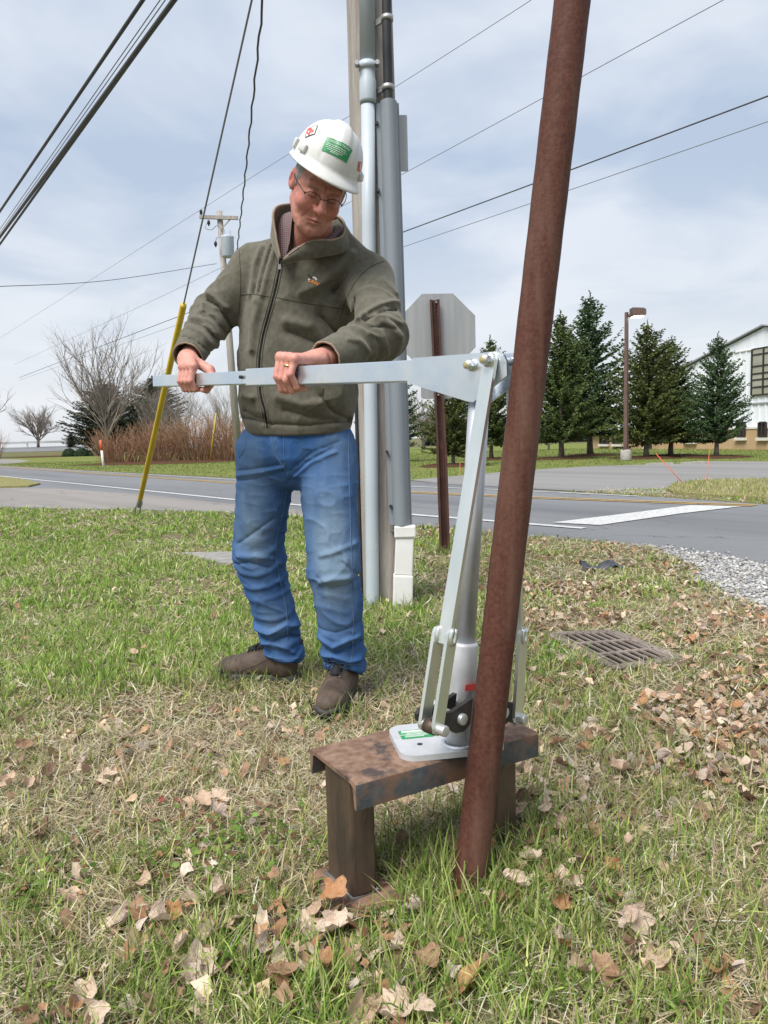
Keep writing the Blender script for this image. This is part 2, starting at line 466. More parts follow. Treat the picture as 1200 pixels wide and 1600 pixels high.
# far road on the rise
xs = np.linspace(-120, -9, 30)
v = [(x, y, float(gz(x, y)) + .02) for x in xs for y in (88, 93, 98, 103)]
f = [(i * 4 + j, i * 4 + j + 1, i * 4 + j + 5, i * 4 + j + 4) for i in range(29) for j in range(3)]
struct('far_road', (v, f), M_road)

# markings
strip([(-78.835, 105.964), (-12.679, 25.499), (-4.805, 15.384), (-2.468, 12.358), (0.356, 9.088), (1.923, 7.351)], -.055, .055, .012, 'edge_line', M_paint)
strip([(-110.250, 148.238), (-16.147, 34.539), (-3.466, 17.439), (0.470, 12.885), (2.093, 11.219), (4.431, 9.137)], -.13, -.04, .012, 'centre_line', M_yel)
strip([(-110.250, 148.238), (-16.147, 34.539), (-3.466, 17.439), (0.470, 12.885), (2.093, 11.219), (4.431, 9.137)], .04, .13, .012, 'centre_line', M_yel)
strip([(-328.421, 441.822), (-19.794, 39.884), (-3.791, 19.096), (0.528, 14.400), (2.047, 12.867), (3.636, 10.874)], -.04, .04, .012, 'edge_line', M_paint)
struct('stop_line', sheet([(1.730, 7.900), (2.140, 7.573), (3.260, 8.437), (4.231, 9.067), (3.764, 9.379), (2.780, 8.637)], .012), M_paint)
# verges raised a little beside the asphalt
isl = [(4.390, 11.857), (4.830, 12.790), (5.510, 13.602), (6.774, 13.520), (14, 16), (14, 10.5), (5.130, 8.762), (4.931, 9.832), (4.409, 10.550), (4.197, 11.110)]
isr = [(-116, 148), (-22.953, 32.207), (-12.072, 24.271), (-9.956, 21.434), (-8.471, 19.005), (-8.258, 17.918), (-8.882, 17.823), (-14.820, 20.752), (-45, 15)]
for nm, pl in (('grass_verge', isl), ('grass_verge', isr)):
    n = len(pl); v = [(p[0], p[1], .004) for p in pl] + [(p[0] * 1, p[1], .045) for p in pl]
    f = [tuple(range(n, 2 * n))] + [(i, (i + 1) % n, n + (i + 1) % n, n + i) for i in range(n)]
    struct(nm, (v, f), mat('verge_grass', (.20, .19, .07), (.27, .245, .115), scale=5, rough=1, bump=.03, bscale=30, spec=.1))
# kerb stubs beside the car-park lawn
for a, b in (((7.184, 20.877), (7.890, 21.001)), ((8.152, 20.955), (8.883, 21.119))):
    struct('kerb', bar((a[0], a[1], .03), (b[0], b[1], .03), .16, .07), M_conc)

# ------------------------------------------------------------------ building
M_white = mat('white_metal_cladding', (.70, .74, .78), (.78, .81, .84), scale=1.2, rough=.5, stretch=(4, 4, .3))
M_brick = mat('tan_brick', (.40, .27, .15), (.52, .37, .22), scale=22, rough=.9, stretch=(1, 1, 3), bump=.01, bscale=30)
M_glass = mat('window_glass_dark', (.02, .024, .028), (.035, .04, .045), scale=.8, rough=.08, spec=.6)
M_glassp = mat('window_glass_pale', (.24, .25, .19), (.36, .36, .28), scale=.5, rough=.12, spec=.6, stretch=(1, 1, 2.4))
M_frame = mat('bronze_frame', (.035, .025, .022), rough=.5)
M_trim = mat('pale_trim', (.62, .60, .55), rough=.7)
M_roofm = mat('grey_roof_trim', (.30, .31, .33), rough=.5)
BL = np.array((13.559, 46.361, 0.0)); BE = np.array((0.22549, -0.97425, 0.0)); BN = np.array([BE[1], -BE[0], 0.0])   # BN faces the camera
UP = np.array([0, 0, 1.0])
def fp(s, z, n=0.0): return BL + BE * s + UP * z + BN * n
hall = thing('church_hall', BL, 'white metal clad hall with tan brick base and gabled roof behind the spruces', 'building')
def slabf(s0, s1, z0, z1, n0, n1): return box(fp((s0 + s1) / 2, (z0 + z1) / 2, (n0 + n1) / 2), (s1 - s0, n1 - n0, z1 - z0), [BE, BN, UP])
RS, RZ = (13.156, 5.250); ES, EZ = (7.104, 3.923)
BT = (12.361, 0.968)[1]
ES2 = 2 * RS - ES
slope = (RZ - EZ) / (RS - ES)
obj('gable_wall', prism([(ES, BT + .003), (ES2, BT + .003), (ES2, EZ), (RS, RZ), (ES, EZ)], fp(0, 0, -.15), BE, UP, BN, .30), M_white, hall)
obj('brick_base', slabf(0.6, ES2 + .03, 0, BT, -.2, .22), M_brick, hall)
obj('brick_cap', slabf(ES, ES2 + .03, BT - .05, BT + .03, .005, .25), M_trim, hall)
obj('girt', slabf(ES, ES2, (12.495, 2.018)[1] - .03, (12.495, 2.018)[1] + .04, .005, .06), M_roofm, hall)
zt = (11.767, 4.381)[1]
obj('gable_band', slabf(ES + (zt - EZ) / slope + .1, ES2 - (zt - EZ) / slope - .1, zt - .02, zt + .02, .005, .05), M_trim, hall)
# ribs of the cladding, each a batten
k = 0
rib_s = np.arange(ES + .35, ES2, .42)
for s in rib_s:
    top = min(EZ + (s - ES) * slope, EZ + (ES2 - s) * slope) - .06
    if (12.427, 4.417)[0] - .1 < s < (12.427, 4.417)[0] + 3.4:
        segs = [(BT + .03, (12.485, 2.382)[1] - .12), ((12.427, 4.417)[1] + .12, min(top, zt - .03))]
    else: segs = [(BT + .03, min(top, zt - .03))]
    m_ = MB()
    for a, b in segs:
        if b > a + .1: m_.add(*slabf(s - .035, s + .035, a, b, .002, .04))
    if m_.n: obj('cladding_rib', m_.vf(), M_white, hall)
for sgn in (0, 1):
    a = fp(ES - .35 if sgn == 0 else ES2 + .35, EZ - .35 * slope + .06, .02); b = fp(RS, RZ + .06, .02)
    back = -BN * 14
    rp = MB(); x = UP * .06
    v = [a + BN * .14, b + BN * .14, b + back, a + back]; v = v + [q + x for q in v]
    rp.add(v, [(0, 1, 2, 3), (7, 6, 5, 4), (0, 4, 5, 1), (1, 5, 6, 2), (2, 6, 7, 3), (3, 7, 4, 0)])
    obj('roof', rp.vf(), M_roofm, hall)
obj('side_wall', prism([(ES, BT), (ES + .2, BT), (ES + .2, EZ), (ES, EZ)], fp(0, 0, -7.3), BE, UP, BN, 13.9), M_white, hall)
def window(s0, s1, z0, z1, nx, nz, glass, trim=True, w=.07, n=.0, host=None):
    host = host or hall
    fr = MB()
    for i in range(nx + 1):
        s = s0 + (s1 - s0) * (i / nx if not isinstance(nx, list) else 0); fr.add(*slabf(s - w / 2, s + w / 2, z0, z1, n + .02, n + .10))
    for j in range(nz + 1):
        z = z0 + (z1 - z0) * j / nz; fr.add(*slabf(s0 + w / 2, s1 - w / 2, z - w / 2, z + w / 2, n + .025, n + .09))
    wdw = obj('window', fr.vf(), M_frame, host)
    for i in range(nx):
        for j in range(nz):
            a, b = s0 + (s1 - s0) * i / nx + w / 2, s0 + (s1 - s0) * (i + 1) / nx - w / 2
            c, d = z0 + (z1 - z0) * j / nz + w / 2, z0 + (z1 - z0) * (j + 1) / nz - w / 2
            obj('pane', slabf(a, b, c, d, n + .012, n + .04), glass, wdw)
    if trim:
        obj('sill', slabf(s0 - .1, s1 + .1, z0 - .17, z0 - .045, n + .003, n + .14), M_trim, wdw)
    return wdw
# tall grid window
s0, z0 = (12.485, 2.382); z1 = (12.428, 4.389)[1]; s1 = s0 + 3.0
cols = [0, .72, 2.0, 3.0]; rows = [0, .17, .33, .46, .62, .87, 1.0]
fr = MB()
for c in cols: fr.add(*slabf(s0 + c - .035, s0 + c + .035, z0, z1, .045, .10))
for r in (0, .17, .33, .46, .62, .87, 1):
    fr.add(*slabf(s0 + .035, s1 - .035, z0 + (z1 - z0) * r - .022, z0 + (z1 - z0) * r + .022, .05, .095))
big = obj('tall_window', fr.vf(), M_frame, hall)
for i in range(3):
    for j in range(6):
        obj('pane', slabf(s0 + cols[i] + .05, s0 + cols[i + 1] - .05, z0 + (z1 - z0) * rows[j] + .035, z0 + (z1 - z0) * rows[j + 1] - .035, .043, .07), M_glassp, big)
for (pa, pb) in (((11.848, 0.590), (12.354, 1.208)), ((13.257, 0.578), (13.702, 1.187)), ((8.017, 0.431), (8.825, 0.865))):
    window(pa[0], pb[0], pa[1], pb[1], 2, 1, M_glass, n=.22)
# low brick wing to the left
wing = thing('brick_wing', fp(-.2, 0, .9), 'low tan brick wing with dark windows and white eaves left of the hall', 'building')
WH = (2.493, 0.886)[1]; WE = (7.267, 0.823)[0]
obj('wall', slabf(0, WE, 0, WH - .003, -4, 1.0), M_brick, wing)
rp = MB(); a = fp(-.3, WH, 1.35); b = fp(WE, WH, 1.35)
v = [a, b, b - BN * 3 + UP * .75, a - BN * 3 + UP * .75]; v += [q + UP * .16 for q in v]
rp.add(v, [(3, 2, 1, 0), (4, 5, 6, 7), (0, 1, 5, 4), (1, 2, 6, 5), (2, 3, 7, 6), (3, 0, 4, 7)])
obj('roof', rp.vf(), M_white, wing)
for (pa, pb) in (((0.959, 0.306), (1.877, 0.821)), ((2.430, 0.306), (3.322, 0.839))):
    window(pa[0], pb[0], pa[1], min(pb[1], WH - .08), 2, 1, M_glass, n=1.0, host=wing)
pa, pb = (5.648, 0.051), (6.243, 0.803)
dr = obj('door', slabf(pa[0], pb[0], 0.02, min(pb[1], WH - .06), 1.003, 1.07), M_glass, wing)
obj('door_frame', slabf(pa[0] - .12, pa[0] - .003, 0.02, min(pb[1], WH - .05), 1.003, 1.10), M_trim, wing)

# ------------------------------------------------------------------ vegetation
M_needle = mat('spruce_needles', (.8, .8, .8), (1.2, 1.2, 1.2), scale=3, rough=.7, attr=True, spec=.25)
M_trunk = mat('spruce_bark', (.13, .105, .085), (.24, .20, .165), scale=12, rough=.95, bump=.02, bscale=30)
M_bark = mat('bare_bark', (.12, .10, .085), (.20, .17, .145), scale=6, rough=.95)

def spruce(seed, H, W, clear, tint=(.036, .066, .021), n_wh=70):
    r = np.random.default_rng(seed); tris = []; cols = []
    tv, tf = tube([(0, 0, -.05), (.02, 0, clear * .5), (0, .02, clear), (0, 0, H * .6), (0, 0, H)], [.17 * H / 7, .135 * H / 7, .12 * H / 7, .05, .008], 8)
    P0, Dr, Ln = [], [], []
    lob = r.uniform(0, 6.28, 4)
    for z in np.linspace(clear, H * .985, n_wh):
        t = (z - clear) / (H - clear)
        prof = (1 - t) ** .8 * (.72 + .28 * min(1, t * 6)) + .02
        for _ in range(int(4 + 4 * (1 - t))):
            a = r.uniform(0, 6.283)
            L = W * prof * r.uniform(.55, 1.12) * (1 + .14 * math.sin(2 * a + lob[0] + z * 1.3) + .1 * math.sin(3 * a + lob[1]))
            L = max(L, .10); up = -.16 + .80 * t + r.normal(0, .14)
            n = max(3, int(L / .055)); ss = np.linspace(.12, 1, n)
            d = np.array([math.cos(a), math.sin(a), 0])
            base = np.array([0, 0, z + r.normal(0, .05)])
            curve = base + d * (L * ss)[:, None] + UP * (L * (up * ss + .28 * ss ** 2.2))[:, None]
            for q, s in zip(curve, ss):
                for _k in range(3):
                    side = r.normal(0, 1, 3); side[2] *= .45; dirn = nrm(d * .9 + side * .75 + UP * (-.12))
                    P0.append(q + r.normal(0, .03, 3)); Dr.append(dirn); Ln.append(r.uniform(.10, .22) * (1.15 - .45 * s))
    # leader
    for z in np.linspace(H * .9, H * 1.04, 10):
        for _ in range(2):
            P0.append(np.array([0, 0, z])); Dr.append(nrm(np.array([r.normal(0, .35), r.normal(0, .35), 1.0]))); Ln.append(.16)
    P0 = np.array(P0); Dr = np.array(Dr); Ln = np.array(Ln)[:, None]; n = len(P0)
    side = np.cross(Dr, r.normal(0, 1, (n, 3))); side /= np.linalg.norm(side, axis=1)[:, None]
    w = r.uniform(.020, .042, (n, 1))
    v = np.stack([P0 - side * w * .6, P0 + side * w * .6, P0 + Dr * Ln * .55 + side * w, P0 + Dr * Ln, P0 + Dr * Ln * .55 - side * w], 1).reshape(-1, 3)
    b = np.arange(n)[:, None] * 5
    f = np.concatenate([b + [0, 1, 2], b + [0, 2, 4], b + [4, 2, 3]])
    # colour: real variation of needles (older shoots browner)
    c = np.array(tint) * (1 + r.normal(0, .22, (n, 1))) + np.array([.022, .012, -.002]) * np.clip(r.normal(.2, .5, (n, 1)), 0, 1)
    cl = fbm(P0 * 1.7, seed)[:, None]; c = np.clip(c * (1 + .35 * cl), .008, 1)
    return (tv, tf), (v, f, np.repeat(c, 5, 0))

SPR = [spruce(1, 7.0, 2.6, .95, (.068, .102, .030), 66), spruce(2, 7.0, 2.45, 1.0, (.046, .088, .036), 62), spruce(3, 7.0, 2.8, .9, (.074, .098, .028), 66)]
SPM = []
for (tv, tf), (cv, cf, cc) in SPR:
    a = mesh_np('trunk', tv, tf, True); a.materials.append(M_trunk)
    b = mesh_np('crown', cv, cf, False, cc); b.materials.append(M_needle)
    SPM.append((a, b))
def put_spruce(g, top, kind, rot, wide, label):
    H = top; s = H / 7.2
    t = thing('spruce_tree', (g[0], g[1], float(gz(g[0], g[1]))), label, 'tree', 'spruce trees on the far lawn')
    t.rotation_euler = (0, 0, rot); t.scale = (s * wide, s * wide, s)
    for nm, me in zip(('trunk', 'crown'), SPM[kind]):
        o = bpy.data.objects.new(nm, me); C.objects.link(o); o.parent = t
    return t
SP = [((6.592, 28.437), 5.281, 0, .5, 1.0, 'bushy spruce with pale trunk, first right of the rusty leaning pipe'),
      ((8.489, 31.531), 6.457, 1, 1.9, 1.0, 'tallest dark spruce with double leader behind its neighbour left of the lamp post'),
      ((9.159, 26.751), 4.649, 2, 2.6, 1.05, 'broad olive spruce just right of the parking lot lamp post'),
      ((10.513, 28.115), 4.229, 0, 4.1, 1.15, 'smaller spruce crowded behind the broad one right of the lamp post'),
      ((11.092, 25.617), 4.020, 1, 5.2, .98, 'neat conical spruce standing in front of the white hall'),
      ((2.220, 24.318), 3.347, 2, .2, 1.0, 'spruce seen beneath the lever head behind the stop sign post'),
      ((4.215, 29.840), 4.631, 0, 3.3, .95, 'spruce mostly hidden behind the silver jack and rusty pipe'),
      ((0.348, 29.886), 4.325, 1, 2.2, 1.0, 'spruce peeking out behind the grey cable guard of the utility pole')]
for (g, H, k, ro, wd, lb) in SP: put_spruce(g, H, k, ro, wd, lb)

def disc(g, rx, ry, z, h, seed, n=26):
    r = np.random.default_rng(seed); a = np.linspace(0, 6.283, n, endpoint=False)
    k = 1 + .12 * np.sin(3 * a + seed) + r.normal(0, .05, n); z0 = float(gz(g[0], g[1]))
    v = [(g[0], g[1], z0 + z + h)] + [(g[0] + rx * .6 * math.cos(t) * q, g[1] + ry * .6 * math.sin(t) * q, z0 + z + h * .8) for t, q in zip(a, k)] + [(g[0] + rx * math.cos(t) * q, g[1] + ry * math.sin(t) * q, z0 + z) for t, q in zip(a, k)]
    f = [(0, 1 + i, 1 + (i + 1) % n) for i in range(n)] + [(1 + i, 1 + n + i, 1 + n + (i + 1) % n, 1 + (i + 1) % n) for i in range(n)]
    return v, f
for i, (g, H, k, ro, wd, lb) in enumerate(SP[:7]): struct('mulch_ring', disc(g, 1.15, 1.35, .008, .07, i + 3), M_mulch, True)

# bare trees -------------------------------------------------------------
def seg_mesh(S, n=4):
    S = np.array(S, float); a, b, ra, rb = S[:, :3], S[:, 3:6], S[:, 6:7], S[:, 7:8]
    d = b - a; d /= np.linalg.norm(d, axis=1)[:, None] + 1e-9
    up = np.where(np.abs(d[:, 2:3]) > .9, [[1.0, 0, 0]], [[0, 0, 1.0]]); x = np.cross(up, d); x /= np.linalg.norm(x, axis=1)[:, None]; y = np.cross(d, x)
    ang = np.arange(n) * 2 * math.pi / n
    ring = lambda p, r: p[:, None, :] + r[:, None, :] * (np.cos(ang)[None, :, None] * x[:, None, :] + np.sin(ang)[None, :, None] * y[:, None, :])
    v = np.concatenate([ring(a, ra), ring(b, rb)], 1).reshape(-1, 3)
    o = np.arange(len(S))[:, None] * 2 * n; k = np.arange(n); k2 = (k + 1) % n
    f = np.stack([o + k, o + k2, o + n + k2, o + n + k], -1).reshape(-1, 4)
    return v, f
def bare_tree(seed, H, spread, clear, limbs=7, depth=5, r0=.12, lift=.55, dens=.8):
    r = np.random.default_rng(seed); trunk = [np.array([0, 0, -.05]), np.array([r.normal(0, .03), r.normal(0, .03), clear * .6]), np.array([r.normal(0, .05), r.normal(0, .05), clear])]
    tk = tube(trunk, [r0, r0 * .82, r0 * .74], 8); S = []
    def grow(p, d, L, rr, lv):
        n = 4; q = p
        for i in range(n):
            d = nrm(d + r.normal(0, .07, 3) + UP * .07 * lift)
            e2 = q + d * L / n; S.append([*q, *e2, rr * (1 - .5 * i / n), rr * (1 - .5 * (i + 1) / n)]); q = e2
            if lv > 0 and i >= 0:
                for _ in range(2 if lv > 1 else 2):
                    if r.random() < dens:
                        ax = nrm(np.cross(d, r.normal(0, 1, 3))); an = r.uniform(.22, .62)
                        nd = nrm(d * math.cos(an) + ax * math.sin(an) + UP * .12 * lift)
                        grow(q, nd, L * r.uniform(.42, .68), rr * (.62 - .06 * i), lv - 1)
    for i in range(limbs):
        a = i * 6.283 / limbs + r.uniform(-.3, .3); tilt = r.uniform(.12, .62) * spread
        d = np.array([math.cos(a) * math.sin(tilt), math.sin(a) * math.sin(tilt), math.cos(tilt)])
        grow(trunk[-1] - UP * r.uniform(0, clear * .25), d, (H - clear) * r.uniform(.55, .72), r0 * .42, depth)
    v, f = seg_mesh(S, 3)
    top = v[:, 2].max(); v = v * [1, 1, H / top]
    return tk, (v, f)
def put_bare(name, g, H, seed, label, cat='tree', group=None, z=None, **k):
    t = thing(name, (g[0], g[1], float(gz(g[0], g[1])) if z is None else z), label, cat, group)
    tk, cr = bare_tree(seed, H, **k)
    b = BASE[t]
    obj('trunk', (tk[0] + b, tk[1]), M_bark, t, True); obj('crown', (cr[0] + b, cr[1]), M_twig, t)
    return t
M_twig = mat('twigs', (.19, .16, .14), (.28, .24, .21), scale=2, rough=.95)
M_twig2 = mat('far_twigs', (.22, .17, .155), (.30, .24, .22), scale=2, rough=.95)
put_bare('bare_tree', (-25.6, 72.0), 13.6, 11, 'tall vase shaped bare tree left of the yellow guy guard', spread=.80, clear=2.4, limbs=12, depth=3, r0=.24, lift=.8, dens=.56)
put_bare('bare_tree', (-38.0, 72.0), 9.6, 12, 'bare tree cut by the left edge of the photo', spread=.85, clear=2.0, limbs=11, dens=.6, depth=3, r0=.24)
put_bare('bare_tree', (-44.5, 100.0), 6.0, 13, 'small round bare tree beyond the far road on the left', spread=1.5, clear=1.0, limbs=9, depth=3, r0=.22, lift=.3)
for i, (x, y, h) in enumerate(((-17.6, 60, 6.4), (-15.2, 58, 7.0), (-12.6, 62, 6.6))):
    put_bare('bare_tree', (x, y), h, 20 + i, ('thin bare tree behind the leftmost red brown shrubs', 'thin bare tree behind the middle red brown shrubs', 'thin bare tree nearest the far utility pole behind the shrubs')[i], group='thin bare trees behind the shrubs', spread=.9, clear=.9, limbs=11, depth=3, r0=.08, lift=.9, dens=.65)
put_bare('bare_tree', (3.1, 58), 4.8, 31, 'wide bare tree behind the stop sign post', spread=1.7, clear=.7, limbs=9, depth=3, r0=.14, lift=.2)
put_bare('bare_tree', (9.9, 46), 2.4, 32, 'small pale bare tree behind the bushy spruce', spread=1.7, clear=.4, limbs=7, depth=3, r0=.07, lift=.2)

# dark evergreens far left
def put_ever(x, y, H, wide, kind, rot, label):
    t = thing('evergreen_tree', (x, y, float(gz(x, y))), label, 'tree'); t.rotation_euler = (0, 0, rot); t.scale = (H / 7.2 * wide,) * 2 + (H / 7.2,)
    for nm, me in zip(('trunk', 'crown'), EVM[kind]):
        o = bpy.data.objects.new(nm, me); C.objects.link(o); o.parent = t
EVM = []
for sd, wd in ((41, 2.5), (42, 2.2)):
    (tv, tf), (cv, cf, cc) = spruce(sd, 7.0, wd, .3, (.034, .046, .028), 120)
    cv[:, 2] = np.where(cv[:, 2] > 4.3, 4.3 + (cv[:, 2] - 4.3) * .55, cv[:, 2])
    a = mesh_np('trunk', tv * [1, 1, .75], tf, True); a.materials.append(M_trunk); b = mesh_np('crown', cv, cf, False, cc); b.materials.append(M_needle); EVM.append((a, b))
put_ever(-29.8, 84, 9.0, 1.55, 0, .4, 'dark rounded evergreen behind the tall bare tree')
put_ever(-24.0, 82, 9.5, 1.55, 1, 1.4, 'dark spreading evergreen between the bare tree and the yellow guy guard')
put_ever(-38.6, 96, 2.3, 1.0, 1, 2.4, 'tiny dark evergreen at the edge of the far road')

# red-brown brush: upright stems
M_stem = mat('red_brown_stems', (.27, .155, .09), (.38, .235, .145), scale=4, rough=.95)
def shrub(g, W, H, seed, label, n=170):
    r = np.random.default_rng(seed); S = []
    for _ in range(n):
        a = r.uniform(0, 6.283); q = math.sqrt(r.random()) * W * .42; p = np.array([q * math.cos(a), q * math.sin(a), 0.0])
        d = nrm(np.array([math.cos(a) * q / W * 1.0, math.sin(a) * q / W * 1.0, 1.0]) + r.normal(0, .13, 3)); L = H * r.uniform(.55, 1.02) * (1.05 - .35 * (q / W) ** 2)
        m = 4
        for i in range(m):
            e2 = p + d * L / m; S.append([*p, *e2, .016 * (1 - i / m) + .006, .016 * (1 - (i + 1) / m) + .006]); p = e2
            if i > 0:
                for _k in range(2):
                    dd = nrm(d + r.normal(0, .33, 3)); S.append([*p, *(p + dd * L * .26), .008, .004])
            d = nrm(d + r.normal(0, .08, 3))
    b = np.array([g[0], g[1], float(gz(g[0], g[1]))]); v, f = seg_mesh(S, 3)
    o = obj('brush_shrub', (v + b, f), M_stem, None, base=b)
    return tag(o, label, 'shrub', 'red brown shrubs across the road')
shrub((-13.1, 38.6), 2.2, 1.55, 51, 'red brown twiggy shrub farthest left of the row across the road')
shrub((-11.0, 38.4), 2.1, 1.8, 52, 'red brown twiggy shrub just right of the yellow guy guard')
shrub((-9.3, 38.6), 2.0, 2.0, 53, 'red brown twiggy shrub left of the thin yellow marker rod')
shrub((-7.7, 38.5), 1.8, 2.05, 54, 'red brown twiggy shrub nearest the man, beside the far pole')
shrub((-34.0, 66.0), 2.7, 2.2, 55, 'red brown shrub cut by the left edge of the photo')
struct('mulch_bed', disc((-10.6, 37.6), 4.6, 2.2, .01, .10, 31), M_mulch, True)
struct('mulch_bed', disc((-31.0, 73), 4.2, 2.2, .01, .10, 33), M_mulch, True)

M_box = mat('boxwood_leaves', (.8, .8, .8), (1.2, 1.2, 1.2), scale=3, rough=.6, attr=True, spec=.3)
def ball_bush(g, W, H, seed, label):
    r = np.random.default_rng(seed); n = 2600
    u = r.normal(0, 1, (n, 3)); u /= np.linalg.norm(u, axis=1)[:, None]; u[:, 2] = np.abs(u[:, 2]) * 1.0 - .12
    rr = (1 - .35 * r.random(n) ** 2)[:, None] * (1 + .10 * fbm(u * 3, seed))[:, None]
    P = u * rr * [W / 2, W / 2, H] + [0, 0, .05]; dn = u + r.normal(0, .6, (n, 3)); dn /= np.linalg.norm(dn, axis=1)[:, None]
    x = np.cross(dn, r.normal(0, 1, (n, 3))); x /= np.linalg.norm(x, axis=1)[:, None]; y = np.cross(dn, x); s = .055
    v = np.stack([P - x * s, P - y * s * .5, P + x * s, P + y * s * .5], 1).reshape(-1, 3); f = np.arange(4 * n).reshape(-1, 4)
    c = np.array([.022, .045, .014]) * (1 + r.normal(0, .3, (n, 1)))
    b = np.array([g[0], g[1], float(gz(g[0], g[1]))])
    t = thing('round_bush', b, label, 'bush', 'round clipped bushes'); obj('foliage', (v + b, f), M_box, t, col=np.repeat(np.clip(c, .005, 1), 4, 0))
    obj('stem', tube([b - UP * .03, b + UP * H * .4], [.05, .03], 6), M_bark, t)
ball_bush((-29.0, 71.5), 1.35, .80, 61, 'clipped round green bush farthest left of the three')
ball_bush((-27.6, 71.0), 1.35, .80, 62, 'clipped round green bush, middle one of the three')
ball_bush((-26.2, 70.5), .95, .85, 63, 'narrow clipped bush next to the bare tree trunk')

# a distant dark wood closes the view on the right
def wood(x0, x1, y, H, n, seed):
    r = np.random.default_rng(seed)
    P = np.stack([r.uniform(x0, x1, n), y + r.uniform(-2, 2, n), r.random(n) ** .8 * H], 1)
    top = H * (.75 + .3 * fbm2(P[:, 0] * .35, P[:, 0] * 0, seed)); P[:, 2] = np.minimum(P[:, 2], top)
    dn = r.normal(0, 1, (n, 3)); dn /= np.linalg.norm(dn, axis=1)[:, None]; x = np.cross(dn, r.normal(0, 1, (n, 3))); x /= np.linalg.norm(x, axis=1)[:, None]; yv = np.cross(dn, x); s = .28
    v = np.stack([P - x * s, P - yv * s * .6, P + x * s, P + yv * s * .6], 1).reshape(-1, 3); f = np.arange(4 * n).reshape(-1, 4)
    c = np.array([.022, .042, .030]) * (1 + r.normal(0, .3, (n, 1)))
    o = obj('distant_wood', (v, f), M_box, None, col=np.repeat(np.clip(c, .005, 1), 4, 0)); return tag(o, 'dark evergreen wood far behind the lawn', 'wood', kind='stuff')
wood(4.5, 28, 84, 3.4, 9000, 71)

# guard rail along the far road
gr = thing('guard_rail', (-70, 104.5, 1.0), 'pale steel guard rail along the far road on the left', 'guard rail')
M_galv = mat('weathered_zinc', (.42, .44, .46), (.55, .57, .58), scale=5, rough=.5, metal=.6)
obj('rail', bar((-110, 104.5, 1.62), (-22, 104.5, 1.62), .08, .30), M_galv, gr)
for x in np.arange(-108, -22, 6.0): obj('post', box((x, 104.6, 1.3), (.15, .12, .75)), M_galv, gr)

# ------------------------------------------------------------------ parking lot lamp
M_bronze = mat('bronze_paint', (.10, .06, .05), (.14, .09, .075), scale=3, rough=.55)
g, H = (7.848, 24.851), 4.699
lamp = thing('parking_lamp', (g[0], g[1], 0), 'brown square lamp post with lit head on a concrete base beyond the road', 'lamp post')
obj('base', cyl((g[0], g[1], 0), (g[0], g[1], .36), .175, 16, .03), M_conc, lamp, True)
obj('base_plate', box((g[0], g[1], .385), (.26, .26, .05)), M_bronze, lamp)
obj('pole', tube([(g[0], g[1], .41), (g[0], g[1], H)], [.085, .062], 4), M_bronze, lamp)
obj('arm', bar((g[0] + .05, g[1], H - .12), (g[0] + .2, g[1] - .02, H - .06), .08, .08), M_bronze, lamp)
hd = obj('lamp_head', prism([(0, -.10), (.42, -.06), (.42, .10), (.34, .15), (0, .17)], (g[0] + .14, g[1] - .02, H - .05), (1, 0, 0), UP, (0, -1, 0), .36), M_bronze, lamp)
ml = bpy.data.materials.new('lamp_lens'); ml.use_nodes = True; pb = ml.node_tree.nodes['Principled BSDF']
pb.inputs['Emission Color'].default_value = (1, .82, .55, 1); pb.inputs['Emission Strength'].default_value = 2.2
obj('lens', box((g[0] + .33, g[1] - .02, H - .152), (.32, .30, .03)), ml, hd)

# thin roadside markers
M_or = mat('orange_plastic', (.62, .13, .05), rough=.6); M_yg = mat('yellow_plastic', (.56, .40, .03), (.48, .33, .03), scale=3, rough=.45)
M_wp = mat('white_plastic', (.72, .72, .70), (.62, .61, .58), scale=4, rough=.6)
g = (-11.344, 31.322)
mk = thing('marker_post', (g[0], g[1], 0), 'white cable marker post with an orange top across the road', 'marker post')
lean = np.array([-.05, 0, 1.0])
p0 = np.array([g[0], g[1], 0.0])
obj('shaft', tube([p0, p0 + lean * .74], .05, 10), M_wp, mk, True); obj('cap', tube([p0 + lean * .742, p0 + lean * 1.12, p0 + lean * 1.14], [.057, .057, .03], 10), M_or, mk, True)
def rod(name, a, b, r, m, label):
    o = obj(name, tube([a, (np.array(a) + b) / 2, b], r, 6), m, None, True, base=a); return tag(o, label, 'marker rod')
rod('marker_rod', V(-8.36, 37.3, 0), V(-7.95, 37.3, 2.35), .028, M_yg, 'thin yellow marker rod standing in front of the red brown shrubs')
rod('marker_rod', V(5.0473, 12.9100, 0.0300), V(4.6832, 13.2000, 0.5384), .007, M_or, 'orange marker rod leaning left over the driveway corner')
rod('marker_rod', V(5.6438, 13.4074, 0.0300), V(5.9429, 14.0000, 0.5943), .0055, M_or, 'upright thin orange marker rod right of the leaning one')
rod('marker_rod', V(1.7139, 17.2481, 0.0200), V(1.8093, 18.0000, 0.3244), .008, M_or, 'short thin orange marker rod in the lawn behind the sign post')
sg = thing('road_sign', (2.75, 60, 0), 'tiny white sign on the far lawn left of the stop sign post', 'sign')
obj('post', box((2.75, 60, .5), (.06, .06, 1.0)), M_galv, sg); obj('panel', box((2.75, 59.95, 1.35), (.42, .03, .75)), M_wp, sg)

